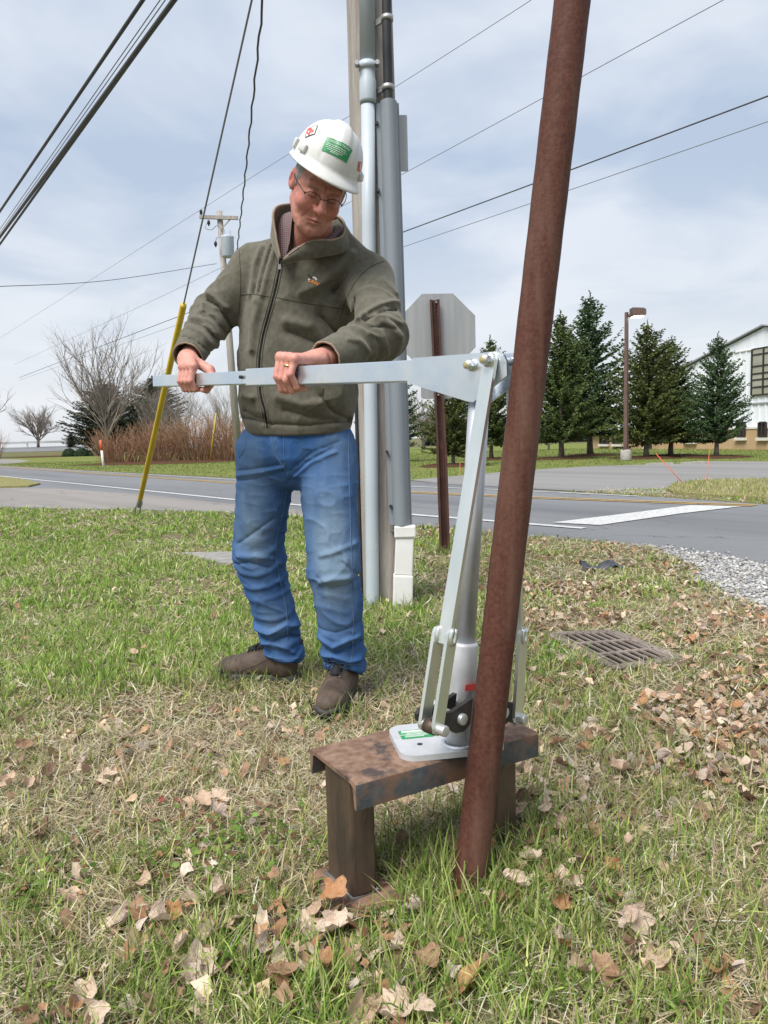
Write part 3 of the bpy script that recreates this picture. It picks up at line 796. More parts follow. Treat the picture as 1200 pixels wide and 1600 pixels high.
# ================================================================== POLES, WIRES, SIGN
M_pole = mat('weathered_pole_wood', (.25, .22, .195), (.40, .37, .34), scale=5, rough=.95, stretch=(6, 6, .35), bump=.006, bscale=30, c3=(.17, .14, .12), scale3=3, lo3=.58, hi3=.74)
M_pvc = mat('grey_pvc_light', (.40, .455, .50), (.46, .51, .55), scale=2.5, rough=.42)
M_ug = mat('grey_pvc_dark', (.185, .21, .235), (.225, .25, .275), scale=2, rough=.45, stretch=(1, 1, .3))
M_blk = mat('black_rubber', (.018, .019, .021), (.032, .033, .036), scale=6, rough=.55)
M_cable = mat('aerial_cable', (.035, .037, .04), (.065, .067, .07), scale=3, rough=.5)
M_wire = mat('bare_wire', (.20, .20, .21), rough=.5, metal=.4)
M_steel = mat('dull_zinc', (.30, .30, .30), (.42, .42, .41), scale=25, rough=.5, metal=.7)

pole = thing('utility_pole', (0, 4.36, 0), 'weathered grey wooden utility pole standing right behind the man', 'utility pole')
ptop = np.array([-.026, 4.22, 8.6]); pbot = np.array([0, 4.36, -.05])
def pax(z): return pbot + (ptop - pbot) * ((z + .05) / 8.65)
zs = np.linspace(-.05, 8.6, 40); a = np.arange(28) * 2 * math.pi / 28
pv = []
for i, z in enumerate(zs):
    r = .135 - .0045 * z
    k = 1 + .018 * np.sin(a * 5 + 2 * math.sin(z * .7)) + .012 * np.sin(a * 9 + z)
    c = pax(z); pv.append(np.stack([c[0] + r * k * np.cos(a), c[1] + r * k * np.sin(a), np.full(28, c[2])], 1))
pf = [(i * 28 + k, i * 28 + (k + 1) % 28, (i + 1) * 28 + (k + 1) % 28, (i + 1) * 28 + k) for i in range(39) for k in range(28)] + [tuple(39 * 28 + k for k in range(28))]
obj('shaft', (np.concatenate(pv), pf), M_pole, pole, True)
# dark checks (splits) in the wood, ground-wire moulding on the far left
obj('ground_wire', tube([pax(z) + [-.135 + .0045 * z - .006, -.02, 0] for z in np.linspace(0, 1.15, 6)], .010, 6), M_blk, pole)
for z, dx in ((.42, .045), (2.6, .07), (.9, .07)):
    c = pax(z) + [dx, -math.sqrt(max((.135 - .0045 * z) ** 2 - dx ** 2, 0)) - .004, 0]
    obj('bolt', cyl(c + [0, .02, 0], c + [0, -.016, 0], .013, 6), M_steel, pole)
# things fixed to the pole
cp = [V(-0.0761, 4.1900, 0.0413), V(-0.0604, 4.1850, 0.8702), V(-0.0414, 4.1700, 2.0439), V(-0.0281, 4.1600, 2.6349)]
con = thing('grey_conduit', cp[0] * [1, 1, 0], 'light grey pvc conduit pipe strapped up the left front of the utility pole', 'conduit')
low = cp[0].copy(); low[2] = -.02
obj('pipe', tube([low, cp[0], cp[1], cp[2], cp[3]], .036, 20), M_pvc, con, True)
c1, c2, c3 = V(-0.0278, 4.1600, 2.6444), V(-0.0254, 4.1550, 2.8467), V(0.0070, 4.1300, 4.3246)
obj('coupling', tube([c1, c1 + (c2 - c1) * .08, c1 + (c2 - c1) * .55, c1 + (c2 - c1) * .62, c1 + (c2 - c1) * .92, c2], [.041, .0435, .0435, .039, .039, .041], 20), M_pvc, con, True)
obj('pipe', tube([c2, c3], .039, 20), M_pvc, con, True)
st = V(-0.0260, 4.1550, 2.8248)
obj('strap', tube([st - UP * .018, st + UP * .018], .045, 20), M_pvc, con, True)
for s in (-1, 1): obj('screw', cyl(st + [s * .052, -.01, 0], st + [s * .052, -.05, 0], .012, 8), M_steel, con)

# U-guard: a half-round channel with flanges
ug = thing('cable_guard', V(0.0924, 4.1700, 0.4488), 'dark grey half round cable guard channel on the right of the utility pole', 'cable guard')
t0, t1 = V(0.0780, 4.1500, 2.6439), V(0.0941, 4.1700, 0.4488)
prof = [(-.066, .018), (-.066, .010), (-.048, .010)] + [(-.044 * math.cos(rad(q)), -.062 * math.sin(rad(q)) + .006) for q in range(0, 181, 15)] + [(.048, .010), (.054, .010), (.054, .018)]
pin = [(-.046, .014)] + [(-.040 * math.cos(rad(q)), -.058 * math.sin(rad(q)) + .008) for q in range(0, 181, 15)] + [(.046, .014)]
loop = prof + pin[::-1]
d = t1 - t0
v = [t0 + V(p[0], p[1], 0) for p in loop] + [t1 + V(p[0] * 1.06, p[1], 0) for p in loop]; n = len(loop)
f = [(i, (i + 1) % n, n + (i + 1) % n, n + i) for i in range(n)]
obj("channel", (v, f), M_ug, ug, True).data.set_sharp_from_angle(angle=rad(50))
for k, (px_) in enumerate((V(0.0159, 4.1600, 2.5450), V(0.0136, 4.1600, 2.2085), V(0.0240, 4.1600, 0.8477), V(0.0373, 4.1600, 0.5528))):
    obj('fixing', cyl(px_ + [0, .02, 0], px_ + [0, -.012, 0], .0085, 8), M_blk, ug)
# white PVC riser at its foot
rs = thing('pvc_riser', V(0.0924, 4.1700, 0.0052) * [1, 1, 0], 'white square pvc riser at the foot of the cable guard', 'riser')
b0, b1, b2 = V(0.0872, 4.1700, 0.0090), V(0.0965, 4.1700, 0.1765), V(0.1111, 4.1700, 0.4273)
b0[2] = -.02
obj('lower_sleeve', bar(b0, b1, .108, .10, up=(0, 1, 0), bev=.008), M_wp, rs)
obj('shaft', bar(b1, b2 - UP * .02, .098, .09, up=(0, 1, 0), bev=.006), M_wp, rs)
obj('collar', bar(b2 - UP * .045, b2 + UP * .02, .116, .108, up=(0, 1, 0), bev=.008), M_wp, rs)
# black feeder cable with standoff clamps above the guard
ca = thing('feeder_cable', V(0.0745, 4.1600, 2.6323), 'thick black feeder cable with two clamps rising out of the grey guard', 'cable')
cpts = [V(0.0756, 4.1500, 2.5491), V(0.0783, 4.1300, 2.7920), V(0.0799, 4.1000, 3.1160), V(0.1060, 4.0200, 4.5109)]
obj('sheath', tube(spline(cpts, 14), .024, 14), M_blk, ca, True)
for q in (V(0.0810, 4.1100, 3.0326), V(0.0764, 4.1400, 2.7121)):
    cl = obj('clamp', tube([q - UP * .012, q + UP * .012], .031, 16), M_steel, ca, True)
    obj('clamp_bracket', bar(q + [-.026, .01, 0], q + [-.085, .075, 0], .014, .03), M_steel, ca)
# small grey plate behind the guard
pl = obj('pole_plate', prism(rrect(.085, .30, .004, 2), V(0.1418, 4.4400, 2.5458), (1, 0, -.02), UP, (0, 1, 0), .004), mat('plain_grey_plate', (.46, .49, .52), (.50, .53, .56), scale=3, rough=.5), None, base=V(0.1418, 4.4400, 2.5458))
tag(pl, 'small pale grey plate sticking out behind the cable guard', 'plate')

# guy wire and its yellow guard
ga = np.array([-3.227, 9.981, 0.0]); gb = np.array([-.012, 4.30, 5.43])
guy = thing('guy_wire', ga, 'guy wire with a long yellow plastic guard anchored in the lawn left of the man', 'guy wire')
gd = nrm(gb - ga)
def gp(t): return ga + gd * t
L0 = .36; L1 = 3.54
obj('strand', tube([gp(L1 - .2), gb], .008, 6), M_wire, guy)
obj('yellow_guard', tube([gp(L0), gp(L0 + .02), gp(L1 - .02), gp(L1)], [.027, .032, .032, .027], 12), M_yg, guy, True)
obj('turnbuckle', tube([gp(.20), gp(.22), gp(.36), gp(.38)], [.02, .032, .032, .02], 10), M_steel, guy, True)
side = nrm(np.cross(gd, (0, 1, 0)))
eye = [gp(.22) + side * .028, gp(.12) + side * .034, gp(.03) + side * .018, gp(-.02), gp(.03) - side * .018, gp(.12) - side * .034, gp(.22) - side * .028]
obj('eye_loop', tube(spline(eye, 16), .010, 6), M_steel, guy, True)
for t in (.25, .29, .33): obj('clamp_bolt', cyl(gp(t) - side * .045, gp(t) + side * .045, .011, 6), M_steel, guy)

def wire(name, pts, r, m, label, cat='wire', n=14, sub=30, wob=0.0):
    p = spline(pts, sub)
    if wob:
        tt = np.arange(sub); p = p + np.stack([wob * np.sin(tt * 1.9), wob * np.cos(tt * 1.9), 0 * tt], 1)
    o = obj(name, tube(p, r, 6), m, None, True, base=p[0]); return tag(o, label, cat)
def sagline(a, b, sag, ext=0.0):
    a = np.array(a, float); b = np.array(b, float); b2 = b + (b - a) * ext
    return [a + (b2 - a) * t - UP * sag * 4 * t * (1 - t) for t in np.linspace(0, 1, 9)]
p1_ = pax(4.31); p2_ = pax(4.6); p3_ = pax(4.45)
wire('telecom_cable', sagline(p1_ + [-.12, 0, 0], (-6.064, 12.764, 4.31), 0, 2.2), .023, M_cable, 'thickest black aerial cable crossing the top left sky')
wire('telecom_cable', sagline(p1_ + [-.12, .02, .045], (-6.00, 12.83, 4.34), 0, 2.2), .018, M_cable, 'black aerial cable riding directly on the thickest cable at top left')
wire('telecom_cable', sagline(p2_ + [-.12, 0, 0], (-5.862, 12.398, 4.6), 0, 2.2), .019, M_cable, 'upper separate black aerial cable at the top left corner')
wire('strand_wire', sagline(p3_ + [-.12, 0, 0], (-4.369, 10.366, 4.45), 0, 2.6), .005, M_wire, 'thin strand between the black cables at top left, upper of two')
wire('strand_wire', sagline(p3_ + [-.12, 0, -.05], (-4.39, 10.40, 4.40), 0, 2.6), .005, M_wire, 'thin strand between the black cables at top left, lower of two')
wire('service_drop', sagline(pax(7.03), (-5.45, 28.9, 6.05), .35), .016, M_cable, 'twisted black service cable hanging beside the guy wire above the man', sub=90, wob=.013)

# far pole
fpl = thing('utility_pole', (-5.398, 29, 0), 'far utility pole with crossarm and grey transformer behind the man', 'utility pole')
f0 = np.array([-5.398, 29, -.05]); f1 = np.array([-5.72, 29, 9.33])
obj('shaft', tube([f0, f0 + (f1 - f0) * .5, f1], [.15, .13, .105], 12), M_pole, fpl, True)
ca_, cb_ = np.array([-6.42, 28.86, 9.10]), np.array([-5.03, 28.86, 9.03])
obj('crossarm', bar(ca_, cb_, .10, .12), M_pole, fpl)
obj('brace', bar(V(-5.30, 28.86, 9.0), V(-5.66, 28.87, 8.65), .03, .04), M_pole, fpl)
M_tr = mat('transformer_grey', (.36, .42, .48), (.42, .47, .52), scale=3, rough=.4)
tc_ = np.array([-5.42, 28.72, 7.62])
can = obj('transformer', tube([tc_, tc_ + UP * .03, tc_ + UP * .66, tc_ + UP * .70, tc_ + UP * .76], [.21, .23, .235, .25, .20], 18), M_tr, fpl, True)
for s in (-.1, .1): obj('bushing', tube([tc_ + [s, 0, .76], tc_ + [s, 0, .95], tc_ + [s, 0, 1.0]], [.035, .022, .01], 8), M_tr, can)
def insul(q, nm='insulator'):
    return obj(nm, tube([q, q + UP * .05, q + UP * .06, q + UP * .11, q + UP * .12, q + UP * .17, q + UP * .2], [.03, .03, .06, .05, .06, .045, .03], 10), M_blk, fpl, True)
insul(V(-6.36, 28.86, 9.16)); insul(V(-6.1, 28.86, 8.78)); insul(V(-5.86, 28.75, 8.0))
obj('jumper', tube(spline([V(-6.1, 28.86, 8.98), V(-6.22, 28.8, 8.7), V(-6.0, 28.8, 8.62), V(-5.75, 28.75, 8.75), V(-5.55, 28.72, 8.4)], 14), .012, 5), M_wire, fpl)
obj('jumper', tube(spline([V(-5.86, 28.75, 8.1), V(-5.8, 28.7, 8.3), V(-5.6, 28.7, 8.35)], 10), .012, 5), M_wire, fpl)
wire('primary_wire', [V(-28.82, 59.51, 9.276), V(-6.39, 28.9, 9.36), V(3.10, 15.73, 9.276), V(10.5, 5.3, 9.4)], .0065, M_wire, 'highest thin wire running over the far pole crossarm to the top right')
wire('neutral_wire', [V(-28.08, 59.9, 7.278), V(-5.76, 28.9, 7.278), V(5.24, 12.1, 7.278), V(11, 3, 7.35)], .0065, M_wire, 'thin wire passing the far pole just below its transformer')
wire('telephone_line', [V(-27.31, 58.94, 6.212), V(-5.50, 28.85, 6.212), V(6.314, 12.87, 6.212), V(12.3, 4.6, 6.25)], .013, M_cable, 'dark thicker line crossing behind the rusty pipe on the right')
wire('telephone_line', [V(-27.2, 58.7, 6.0), V(-5.52, 28.85, 5.866), V(6.38, 12.99, 5.866), V(12.4, 4.7, 5.9)], .007, M_wire, 'lowest thin line crossing behind the rusty pipe on the right')
wire('service_line', [V(-5.8972, 28.9000, 7.4423), V(-8.1902, 24.0000, 5.9262), V(-9.5916, 20.0000, 5.0114), V(-9.9474, 18.0000, 4.6142)], .010, M_cable, 'nearly level service line running left from the far pole')

# ------------------------------------------------------------------ stop sign seen from behind
M_al = mat('sign_back_aluminium', (.325, .335, .34), (.395, .40, .40), scale=2.5, rough=.5, metal=.35, stretch=(9, 1, .5))
M_up = mat('brown_u_post', (.065, .028, .022), (.10, .045, .034), scale=9, rough=.6)
sgn = thing('stop_sign', V(0.4800, 5.9971, 0.0000), 'octagonal stop sign seen from its bare grey back on a brown perforated post', 'sign')
s0, s1, s2 = V(0.4746, 5.9315, 0.0000), V(0.4622, 6.0500, 0.8488), V(0.4316, 6.0500, 1.9742)
s0 = np.array([s0[0], 6.05, -.02])
def upost(a, b, w, dp):
    """U-channel post, open side to the camera"""
    pr = [(-w / 2, 0), (-w / 2, -.006), (-w * .28, -.006), (-w * .2, dp - .006), (w * .2, dp - .006), (w * .28, -.006), (w / 2, -.006), (w / 2, 0), (w * .32, 0), (w * .24, dp), (-w * .24, dp), (-w * .32, 0)]
    n = len(pr); v = [a + V(p[0], p[1], 0) for p in pr] + [b + V(p[0], p[1], 0) for p in pr]
    return v, [(i, (i + 1) % n, n + (i + 1) % n, n + i) for i in range(n)] + [tuple(range(n)), tuple(range(2 * n - 1, n - 1, -1))]
obj('post', upost(V(0.4658, 6.0500, 0.7736), s2, .076, .03), M_up, sgn)
obj('stub_post', upost(s0 + [0, -.012, 0], V(0.4620, 6.0300, 0.8640), .084, .034), M_up, sgn)
hm = MB()
for k in range(60):
    q = s0 + (s2 - s0) * (.06 + .93 * k / 59) + [.006, .0, 0]
    hm.add(*cyl(q + [0, .012 if k < 26 else .022, 0], q + [0, .006 if k < 26 else .015, 0], .0055, 6))
h_ = obj('hole_shade_disc', hm.vf(), M_blk, sgn); h_['kind'] = 'stuff'  # black discs on the post, coloured as the shade inside its perforations
oc = V(0.4570, 6.0900, 1.7320); ro = .2925 / math.cos(math.pi / 8)
ex_ = nrm(V(1, .05, 0)); 
obj('octagon_panel', prism([(ro * math.cos(rad(22.5 + 45 * i)), ro * math.sin(rad(22.5 + 45 * i))) for i in range(8)], oc, ex_, UP, np.cross(ex_, UP), .004), M_al, sgn)
obj('plaque', prism(rrect(.25, .16, .025), V(0.4386, 6.0900, 1.2988), ex_, UP, np.cross(ex_, UP), .004), M_al, sgn)
for q in (V(0.4425, 6.0700, 1.9532), V(0.4462, 6.0700, 1.2478)): obj('bolt', cyl(q, q + [0, -.03, 0], .008, 6), M_steel, sgn)

# ================================================================== FOREGROUND HARDWARE
M_rust = mat('rusty_channel_top', (.13, .07, .043), (.27, .175, .125), scale=30, rough=.72, metal=.0, bump=.0012, bscale=160, c3=(.060, .046, .042), scale3=13, lo3=.54, hi3=.64, spec=.35)
M_mill = mat('mill_scale_steel', (.045, .055, .065), (.11, .11, .112), scale=22, rough=.5, metal=.2, bump=.0008, bscale=120, c3=(.19, .10, .06), scale3=14, lo3=.48, hi3=.66)
M_leg = mat('rusty_leg', (.062, .046, .036), (.14, .095, .066), scale=14, rough=.5, metal=.35, bump=.001, bscale=140, stretch=(1, 1, .35), c3=(.27, .12, .05), scale3=7, lo3=.64, hi3=.74)
M_post = mat('rusty_pipe', (.068, .026, .018), (.106, .045, .032), scale=120, rough=.62, bump=.0006, bscale=220, c3=(.165, .095, .070), scale3=5, lo3=.46, hi3=.86, stretch3=(4, 4, .6), spec=.15)

Bp = np.array([-.067, 1.402, .27]); be = nrm(V(.863, .5055, 0)); bw = nrm(V(-.5055, .863, 0))
bench = thing('steel_bench', (.10, 1.60, 0), 'low rusty steel channel bench under the post puller', 'bench')
BW, BLn, FD, TH = .205, .455, .054, .008
# channel profile (flanges down) with rounded outer edges
pr = [(0, -FD), (0, -.008)] + [(.008 - .008 * math.cos(rad(q)), -.008 + .008 * math.sin(rad(q))) for q in (30, 60)] + [(.008, 0), (BW - .008, 0)] + \
     [(BW - .008 + .008 * math.sin(rad(q)), -.008 + .008 * math.cos(rad(q))) for q in (30, 60)] + [(BW, -.008), (BW, -FD), (BW - TH, -FD), (BW - TH - .006, -.013), (BW - TH - .014, -.0085), (TH + .014, -.0085), (TH + .006, -.013), (TH, -FD)]
n = len(pr)
v = [Bp + bw * p[0] + UP * p[1] for p in pr] + [Bp + be * BLn + bw * p[0] + UP * p[1] for p in pr]
f = [(i, n + i, n + (i + 1) % n, (i + 1) % n) for i in range(n)]
top_i = [i for i in range(n)]
ch = obj('channel', (v, f + [tuple(range(n)), tuple(range(2 * n - 1, n - 1, -1))]), M_rust, bench)
ch.data.materials.append(M_mill)
for p in ch.data.polygons:
    if abs(p.normal.z) < .5 and abs(p.normal @ Vector(be)) < .5: p.material_index = 1
auto_smooth(ch, 40)
def leg(c, hz, plate):
    c = np.array(c, float)
    lg = obj('leg', bbox_bevel(c + UP * (hz / 2 + .012), (.056, .112, hz), [be, bw, UP], .006), M_leg, bench)
    ft = obj('foot_plate', bbox_bevel(c + be * plate[2] + bw * plate[3] + UP * .0065, (plate[0], plate[1], .013), [be, bw, UP], .0015), M_mill, bench)
    ft.data.materials.append(M_rust)
    for p in ft.data.polygons:
        if p.normal.z > .5: p.material_index = 1
    w_ = tube([c + be * x + bw * y + UP * .0135 for x, y in ((-.03, -.058), (.03, -.058), (.03, .058), (-.03, .058))], .0055, 6, closed=True)
    obj('weld', w_, M_steel, bench, True)
leg(Bp * [1, 1, 0] + be * .036 + bw * .098, .249, (.125, .19, -.004, -.012))
leg(Bp * [1, 1, 0] + be * .395 + bw * .092, .249, (.12, .17, .0, .0))

# the leaning pipe ------------------------------------------------------
q0 = np.array([.1565, 1.478, .04]); q1 = np.array([.3715, 1.500, 1.715]); pd = nrm(q1 - q0)
zr = np.linspace(-.12, 2.75, 90)
pr_ = .0334 + .0003 * np.sin(np.arange(90) * 1.7)
pv = []
aa = np.arange(40) * 2 * math.pi / 40
px_, py_, _ = frame(pd, (0, 1, 0))
for i, t in enumerate(zr):
    c = q0 + pd * t; r = np.full(40, pr_[i])
    cen = t - .17
    # a shallow hammered dent low on the side facing the camera
    facing = np.cos(aa) * (px_ @ V(.55, -.83, 0)) + np.sin(aa) * (py_ @ V(.55, -.83, 0))
    r = r - .0035 * np.clip(facing, 0, 1) ** 3 * math.exp(-(cen / .035) ** 2)
    pv.append(c + r[:, None] * (np.cos(aa)[:, None] * px_ + np.sin(aa)[:, None] * py_))
pf = [(i * 40 + k, i * 40 + (k + 1) % 40, (i + 1) * 40 + (k + 1) % 40, (i + 1) * 40 + k) for i in range(89) for k in range(40)] + [tuple(89 * 40 + k for k in range(40))]
pipe = obj('steel_pipe', (np.concatenate(pv), pf), M_post, None, True, base=q0 * [1, 1, 0])
tag(pipe, 'tall leaning red brown rusty steel pipe gripped by the post puller', 'pipe')

# the post puller -------------------------------------------------------
M_zn = mat('bright_zinc', (.58, .68, .78), (.80, .82, .82), scale=6, rough=.26, metal=.90, rough2=.34, c3=(.52, .55, .57), scale3=14, lo3=.62, hi3=.90)
M_zn2 = mat('bright_zinc_bar', (.66, .70, .66), (.82, .83, .78), scale=9, rough=.28, metal=.85, stretch=(1, 1, .3), c3=(.50, .50, .46), scale3=26, lo3=.6, hi3=.8)
M_alu = mat('cast_aluminium', (.50, .51, .53), (.58, .59, .61), scale=30, rough=.52, metal=.35)
M_tubeg = mat('galvanised_tube', (.50, .53, .58), (.62, .64, .68), scale=14, rough=.46, metal=.6, c3=(.48, .50, .56), scale3=6)
M_jaw = mat('black_oxide_jaw', (.035, .033, .034), (.06, .055, .05), scale=15, rough=.5, metal=.4)
M_yz = mat('yellow_zinc', (.60, .50, .22), (.66, .58, .35), scale=40, rough=.35, metal=.8)
M_pin = mat('pin_steel', (.48, .50, .50), (.58, .58, .56), scale=30, rough=.4, metal=.7)
M_green = mat('green_label', (.02, .24, .08), rough=.45); M_red = mat('red_label', (.72, .08, .07), rough=.45); M_white_ink = mat('white_ink', (.75, .75, .73), rough=.6)

jk = thing('post_puller', (.163, 1.60, .27), 'silver lever post puller with long square handle standing on the bench', 'post puller')
l1 = nrm(V(-.685, .727, .053)); l2 = nrm(V(.727, .685, 0)); l3 = np.cross(l2, l1); l3 = l3 if l3[2] > 0 else -l3
hx = nrm(V(-.685, .727, 0))
pin_e = np.array([.240, 1.535, 1.066])
def lv(a, z, o=0.0): return pin_e + l1 * a + l3 * z + l2 * o
def sqtube(a0, a1, hh, zc, wall=.004, name='tube', m=None, r=.0025):
    out = rrect(2 * hh, 2 * hh, r, 3); inn = rrect(2 * (hh - wall), 2 * (hh - wall), max(r - wall, .001), 3); n = len(out)
    mk_ = lambda a, P: [lv(a, zc + p[1], p[0]) for p in P]
    v = mk_(a0, out) + mk_(a1, out) + mk_(a0, inn) + mk_(a1, inn)
    f = []
    for i in range(n):
        j = (i + 1) % n
        f += [(i, j, n + j, n + i), (2 * n + j, 2 * n + i, 3 * n + i, 3 * n + j), (j, i, 2 * n + i, 2 * n + j), (n + i, n + j, 3 * n + j, 3 * n + i)]
    return obj(name, (v, f), m or M_zn, jk)
sqtube(.20, .868, .0232, -.014, name='handle_sleeve')
sqtube(.80, 1.421, .0185, -.0145, name='handle_bar', wall=.003)
obj('set_screw', cyl(lv(.893, -.013, -.017), lv(.893, -.013, -.027), .005, 10), M_blk, jk)
head = [(.233, -.040), (.217, .0125), (.03, .0150), (-.01, .0165), (-.026, .010), (-.034, -.004), (-.036, -.03), (.046, -.081), (.062, -.0795)]
for s in (-1, 1):
    q = obj('head_plate', prism(head, lv(0, 0, s * .0272), l1, l3, l2, .0055), M_zn, jk)
def hexbolt(a, z, nm='bolt'):
    c = lv(a, z, -.030); t = -l2
    b = obj(nm, tube([c, c + t * .003], .0125, 20), M_zn, jk, True)
    k = prism([(.0108 * math.cos(rad(60 * i + 12)), .0108 * math.sin(rad(60 * i + 12))) for i in range(6)], c + t * .0095, l1, l3, l2, .013); obj('nut', k, M_zn, b)
    obj('nut_collar', cyl(c + t * .016, c + t * .0195, .0088, 18, .001), M_zn, b, True)
    obj('thread_end', cyl(c + t * .0195, c + t * .0225, .0066, 16, .0015), M_yz, b, True)
    d2 = obj('bolt_head', prism([(.0108 * math.cos(rad(60 * i)), .0108 * math.sin(rad(60 * i))) for i in range(6)], lv(a, z, .036), l1, l3, l2, .010), M_zn, jk)
hexbolt(.050, -.008)
# base plate
u_ = nrm(V(.985, .174, 0)); v_ = nrm(V(-.174, .985, 0)); pc = np.array([.118, 1.592, .277])
bp = obj('base_plate', prism(rrect(.222, .172, .034, 8), pc, u_, v_, UP, .0125), M_alu, jk); auto_smooth(bp, 40)
lab = obj('label', prism(rrect(.070, .046, .001, 1), pc + u_ * -.058 + v_ * .026 + UP * .0067, u_, v_, UP, .0006), M_green, jk)
for k in range(6):
    obj('print_line', box(pc + u_ * (-.058 + (-.006 if k % 2 else 0)) + v_ * (.042 - .006 * k) + UP * .0073, (.058 - .008 * (k % 3), .0018 if k else .005, .0004), [u_, v_, UP]), M_white_ink, lab)
obj('hole_shade_disc', cyl(pc + u_ * -.062 + v_ * -.030 + UP * .0055, pc + u_ * -.062 + v_ * -.030 + UP * .0068, .006, 14), M_blk, jk)  # black disc on solid plate, painting the dark of a drilled opening
obj('hole_shade_disc', cyl(pc + u_ * .07 + v_ * -.068 + UP * .0055, pc + u_ * .07 + v_ * -.068 + UP * .0068, .005, 14), M_blk, jk)
# mast
t_b, t_m, t_t = np.array([.143, 1.548, .283]), np.array([.160, 1.558, .497]), np.array([.203, 1.583, 1.035])
obj('mast_sleeve', tube([t_b, t_b + (t_m - t_b) * .97, t_m], [.0285, .0285, .026], 28), M_alu, jk, True)
obj('mast_tube', tube([t_m - (t_m - t_b) * .02, t_t], .0215, 28), M_tubeg, jk, True)
wr = [t_b + V(.033 * math.cos(q), .033 * math.sin(q), .003) for q in np.arange(16) * 2 * math.pi / 16]
obj('weld_ring', tube(wr, .005, 8, closed=True), M_tubeg, jk, True)
obj('mast_pivot', cyl(lv(.05, -.008, -.026), lv(.05, -.008, .026), .010, 14), M_zn, jk, True)
# jaws: plates in the plane (l2, up) on both sides of the pipe
Mj = np.array([.1695, 1.5125, .367]); jz = nrm(UP + l2 * .17); j2 = nrm(l2 - UP * .17)
def jp(s, z, o=0.0): return Mj + j2 * s + jz * z - hx * o       # o > 0 towards the camera side
for sg_ in (-1, 1):
    poly = [(sg_ * .036, .034), (sg_ * .036, -.016), (sg_ * .052, -.030), (sg_ * .078, -.031), (sg_ * .100, -.020), (sg_ * (.140 if sg_ < 0 else .118), -.012), (sg_ * (.145 if sg_ < 0 else .122), .002), (sg_ * (.136 if sg_ < 0 else .114), .012), (sg_ * .094, .012)]
    for o in (.021, -.021):
        jw = obj('jaw_plate', prism(poly, jp(0, 0, o), j2, jz, -hx, .010), M_jaw, jk)
        jw.location = jw.location
    pn = obj('jaw_pin', cyl(jp(sg_ * .066, -.004, -.034), jp(sg_ * .066, -.004, .034), .0115, 20, .0015), M_pin, jk, True)
    # clevis bars
    top = jp(-.122, .172) if sg_ < 0 else jp(.104, .165); bot = jp(-.138, -.014) if sg_ < 0 else jp(.112, -.018)
    dvec = nrm(top - bot)
    for o in (.034, .0):
        o2 = o - .004
        wv = nrm(np.cross(dvec, hx))
        poly2 = [(-.0135, .0), (-.010, -.009), (0, -.0135), (.010, -.009), (.0135, 0), (.0135, .176), (.009, .186), (-.009, .186), (-.0135, .176)]
        cb = obj('clevis_bar', prism(poly2, bot - hx * o2, wv, dvec, hx, .0075), M_zn2, jk)
        wl = [bot - hx * (o2 + .004) + wv * x + dvec * z for x, z in ((-.004, .188), (-.006, .172), (-.003, .160), (.003, .160), (.006, .172), (.004, .188))]
        obj('weld', tube(spline(wl, 12), .0050, 6), M_zn2, cb, True)
    obj('clevis_pin', cyl(bot - hx * -.012, bot - hx * .052, .0105, 18, .0015), M_pin, jk, True)
    obj('spacer', cyl(bot - hx * .003, bot - hx * .028, .014, 18), M_leg, jk, True)
    # strap up to the lever end
    sa = top - hx * .015 - dvec * .03; sb = lv(0, 0, sg_ * .036)
    dd = nrm(sb - sa); nn = nrm(np.cross(dd, np.cross(l2, dd))); ww = np.cross(dd, nn); Ls = np.linalg.norm(sb - sa)
    poly3 = [(-.015, 0), (.015, 0), (.015, Ls), (.0105, Ls + .0105), (0, Ls + .015), (-.0105, Ls + .0105), (-.015, Ls)]
    obj('strap', prism(poly3, sa, ww, dd, nn, .0085), M_zn2, jk)
# end bolt through lever and straps
c = lv(0, 0, -.041); t = -l2
b = obj('bolt', tube([c, c + t * .003], .0145, 20), M_zn, jk, True)
obj('nut', prism([(.0108 * math.cos(rad(60 * i + 20)), .0108 * math.sin(rad(60 * i + 20))) for i in range(6)], c + t * .0095, l1, l3, l2, .013), M_zn, b)
obj('nut_collar', cyl(c + t * .016, c + t * .0195, .0088, 18, .001), M_zn, b, True)
obj('thread_end', cyl(c + t * .0195, c + t * .0225, .0066, 16, .0015), M_yz, b, True)
obj('end_pin', cyl(lv(0, 0, -.04), lv(0, 0, .05), .0085, 14), M_zn, jk, True)
# bracket that ties the jaws to the mast, with its warning label
br = obj('jaw_bracket', bbox_bevel(jp(0, -.004) + hx * .040, (.150, .022, .04), [j2, hx, jz], .004), M_alu, jk)
obj('label', prism(rrect(.052, .013, .002, 2), t_b + V(.010, -.0, .128) - hx * .0290, j2, nrm(jz), -hx, .0012), M_red, jk)

# ------------------------------------------------------------------ storm drain, slab, scrap
M_iron = mat('cast_iron_rust', (.15, .122, .102), (.25, .205, .175), scale=8, rough=.85, bump=.002, bscale=60)
M_drain_shade = mat('drain_painted_shade', (.006, .006, .006), (.012, .012, .010), scale=5, rough=.9)
dc_ = [V(0.7431, 3.4330, 0.0100), V(1.0310, 3.4496, 0.0100), V(1.1679, 3.0064, 0.0100), V(0.8705, 2.9034, 0.0100)]
dr_ = thing('storm_drain', sum(dc_) / 4 * [1, 1, 0], 'rusty cast iron storm drain grate set in the leafy ground on the right', 'drain grate')
def dq(u, v): return dc_[0] * (1 - u) * (1 - v) + dc_[1] * u * (1 - v) + dc_[2] * u * v + dc_[3] * (1 - u) * v
def dbar(u0, v0, u1, v1, w, nm):
    a, b = dq(u0, v0) + UP * .004, dq(u1, v1) + UP * .004; obj(nm, bar(a, b, w, .010, bev=.002), M_iron, dr_)
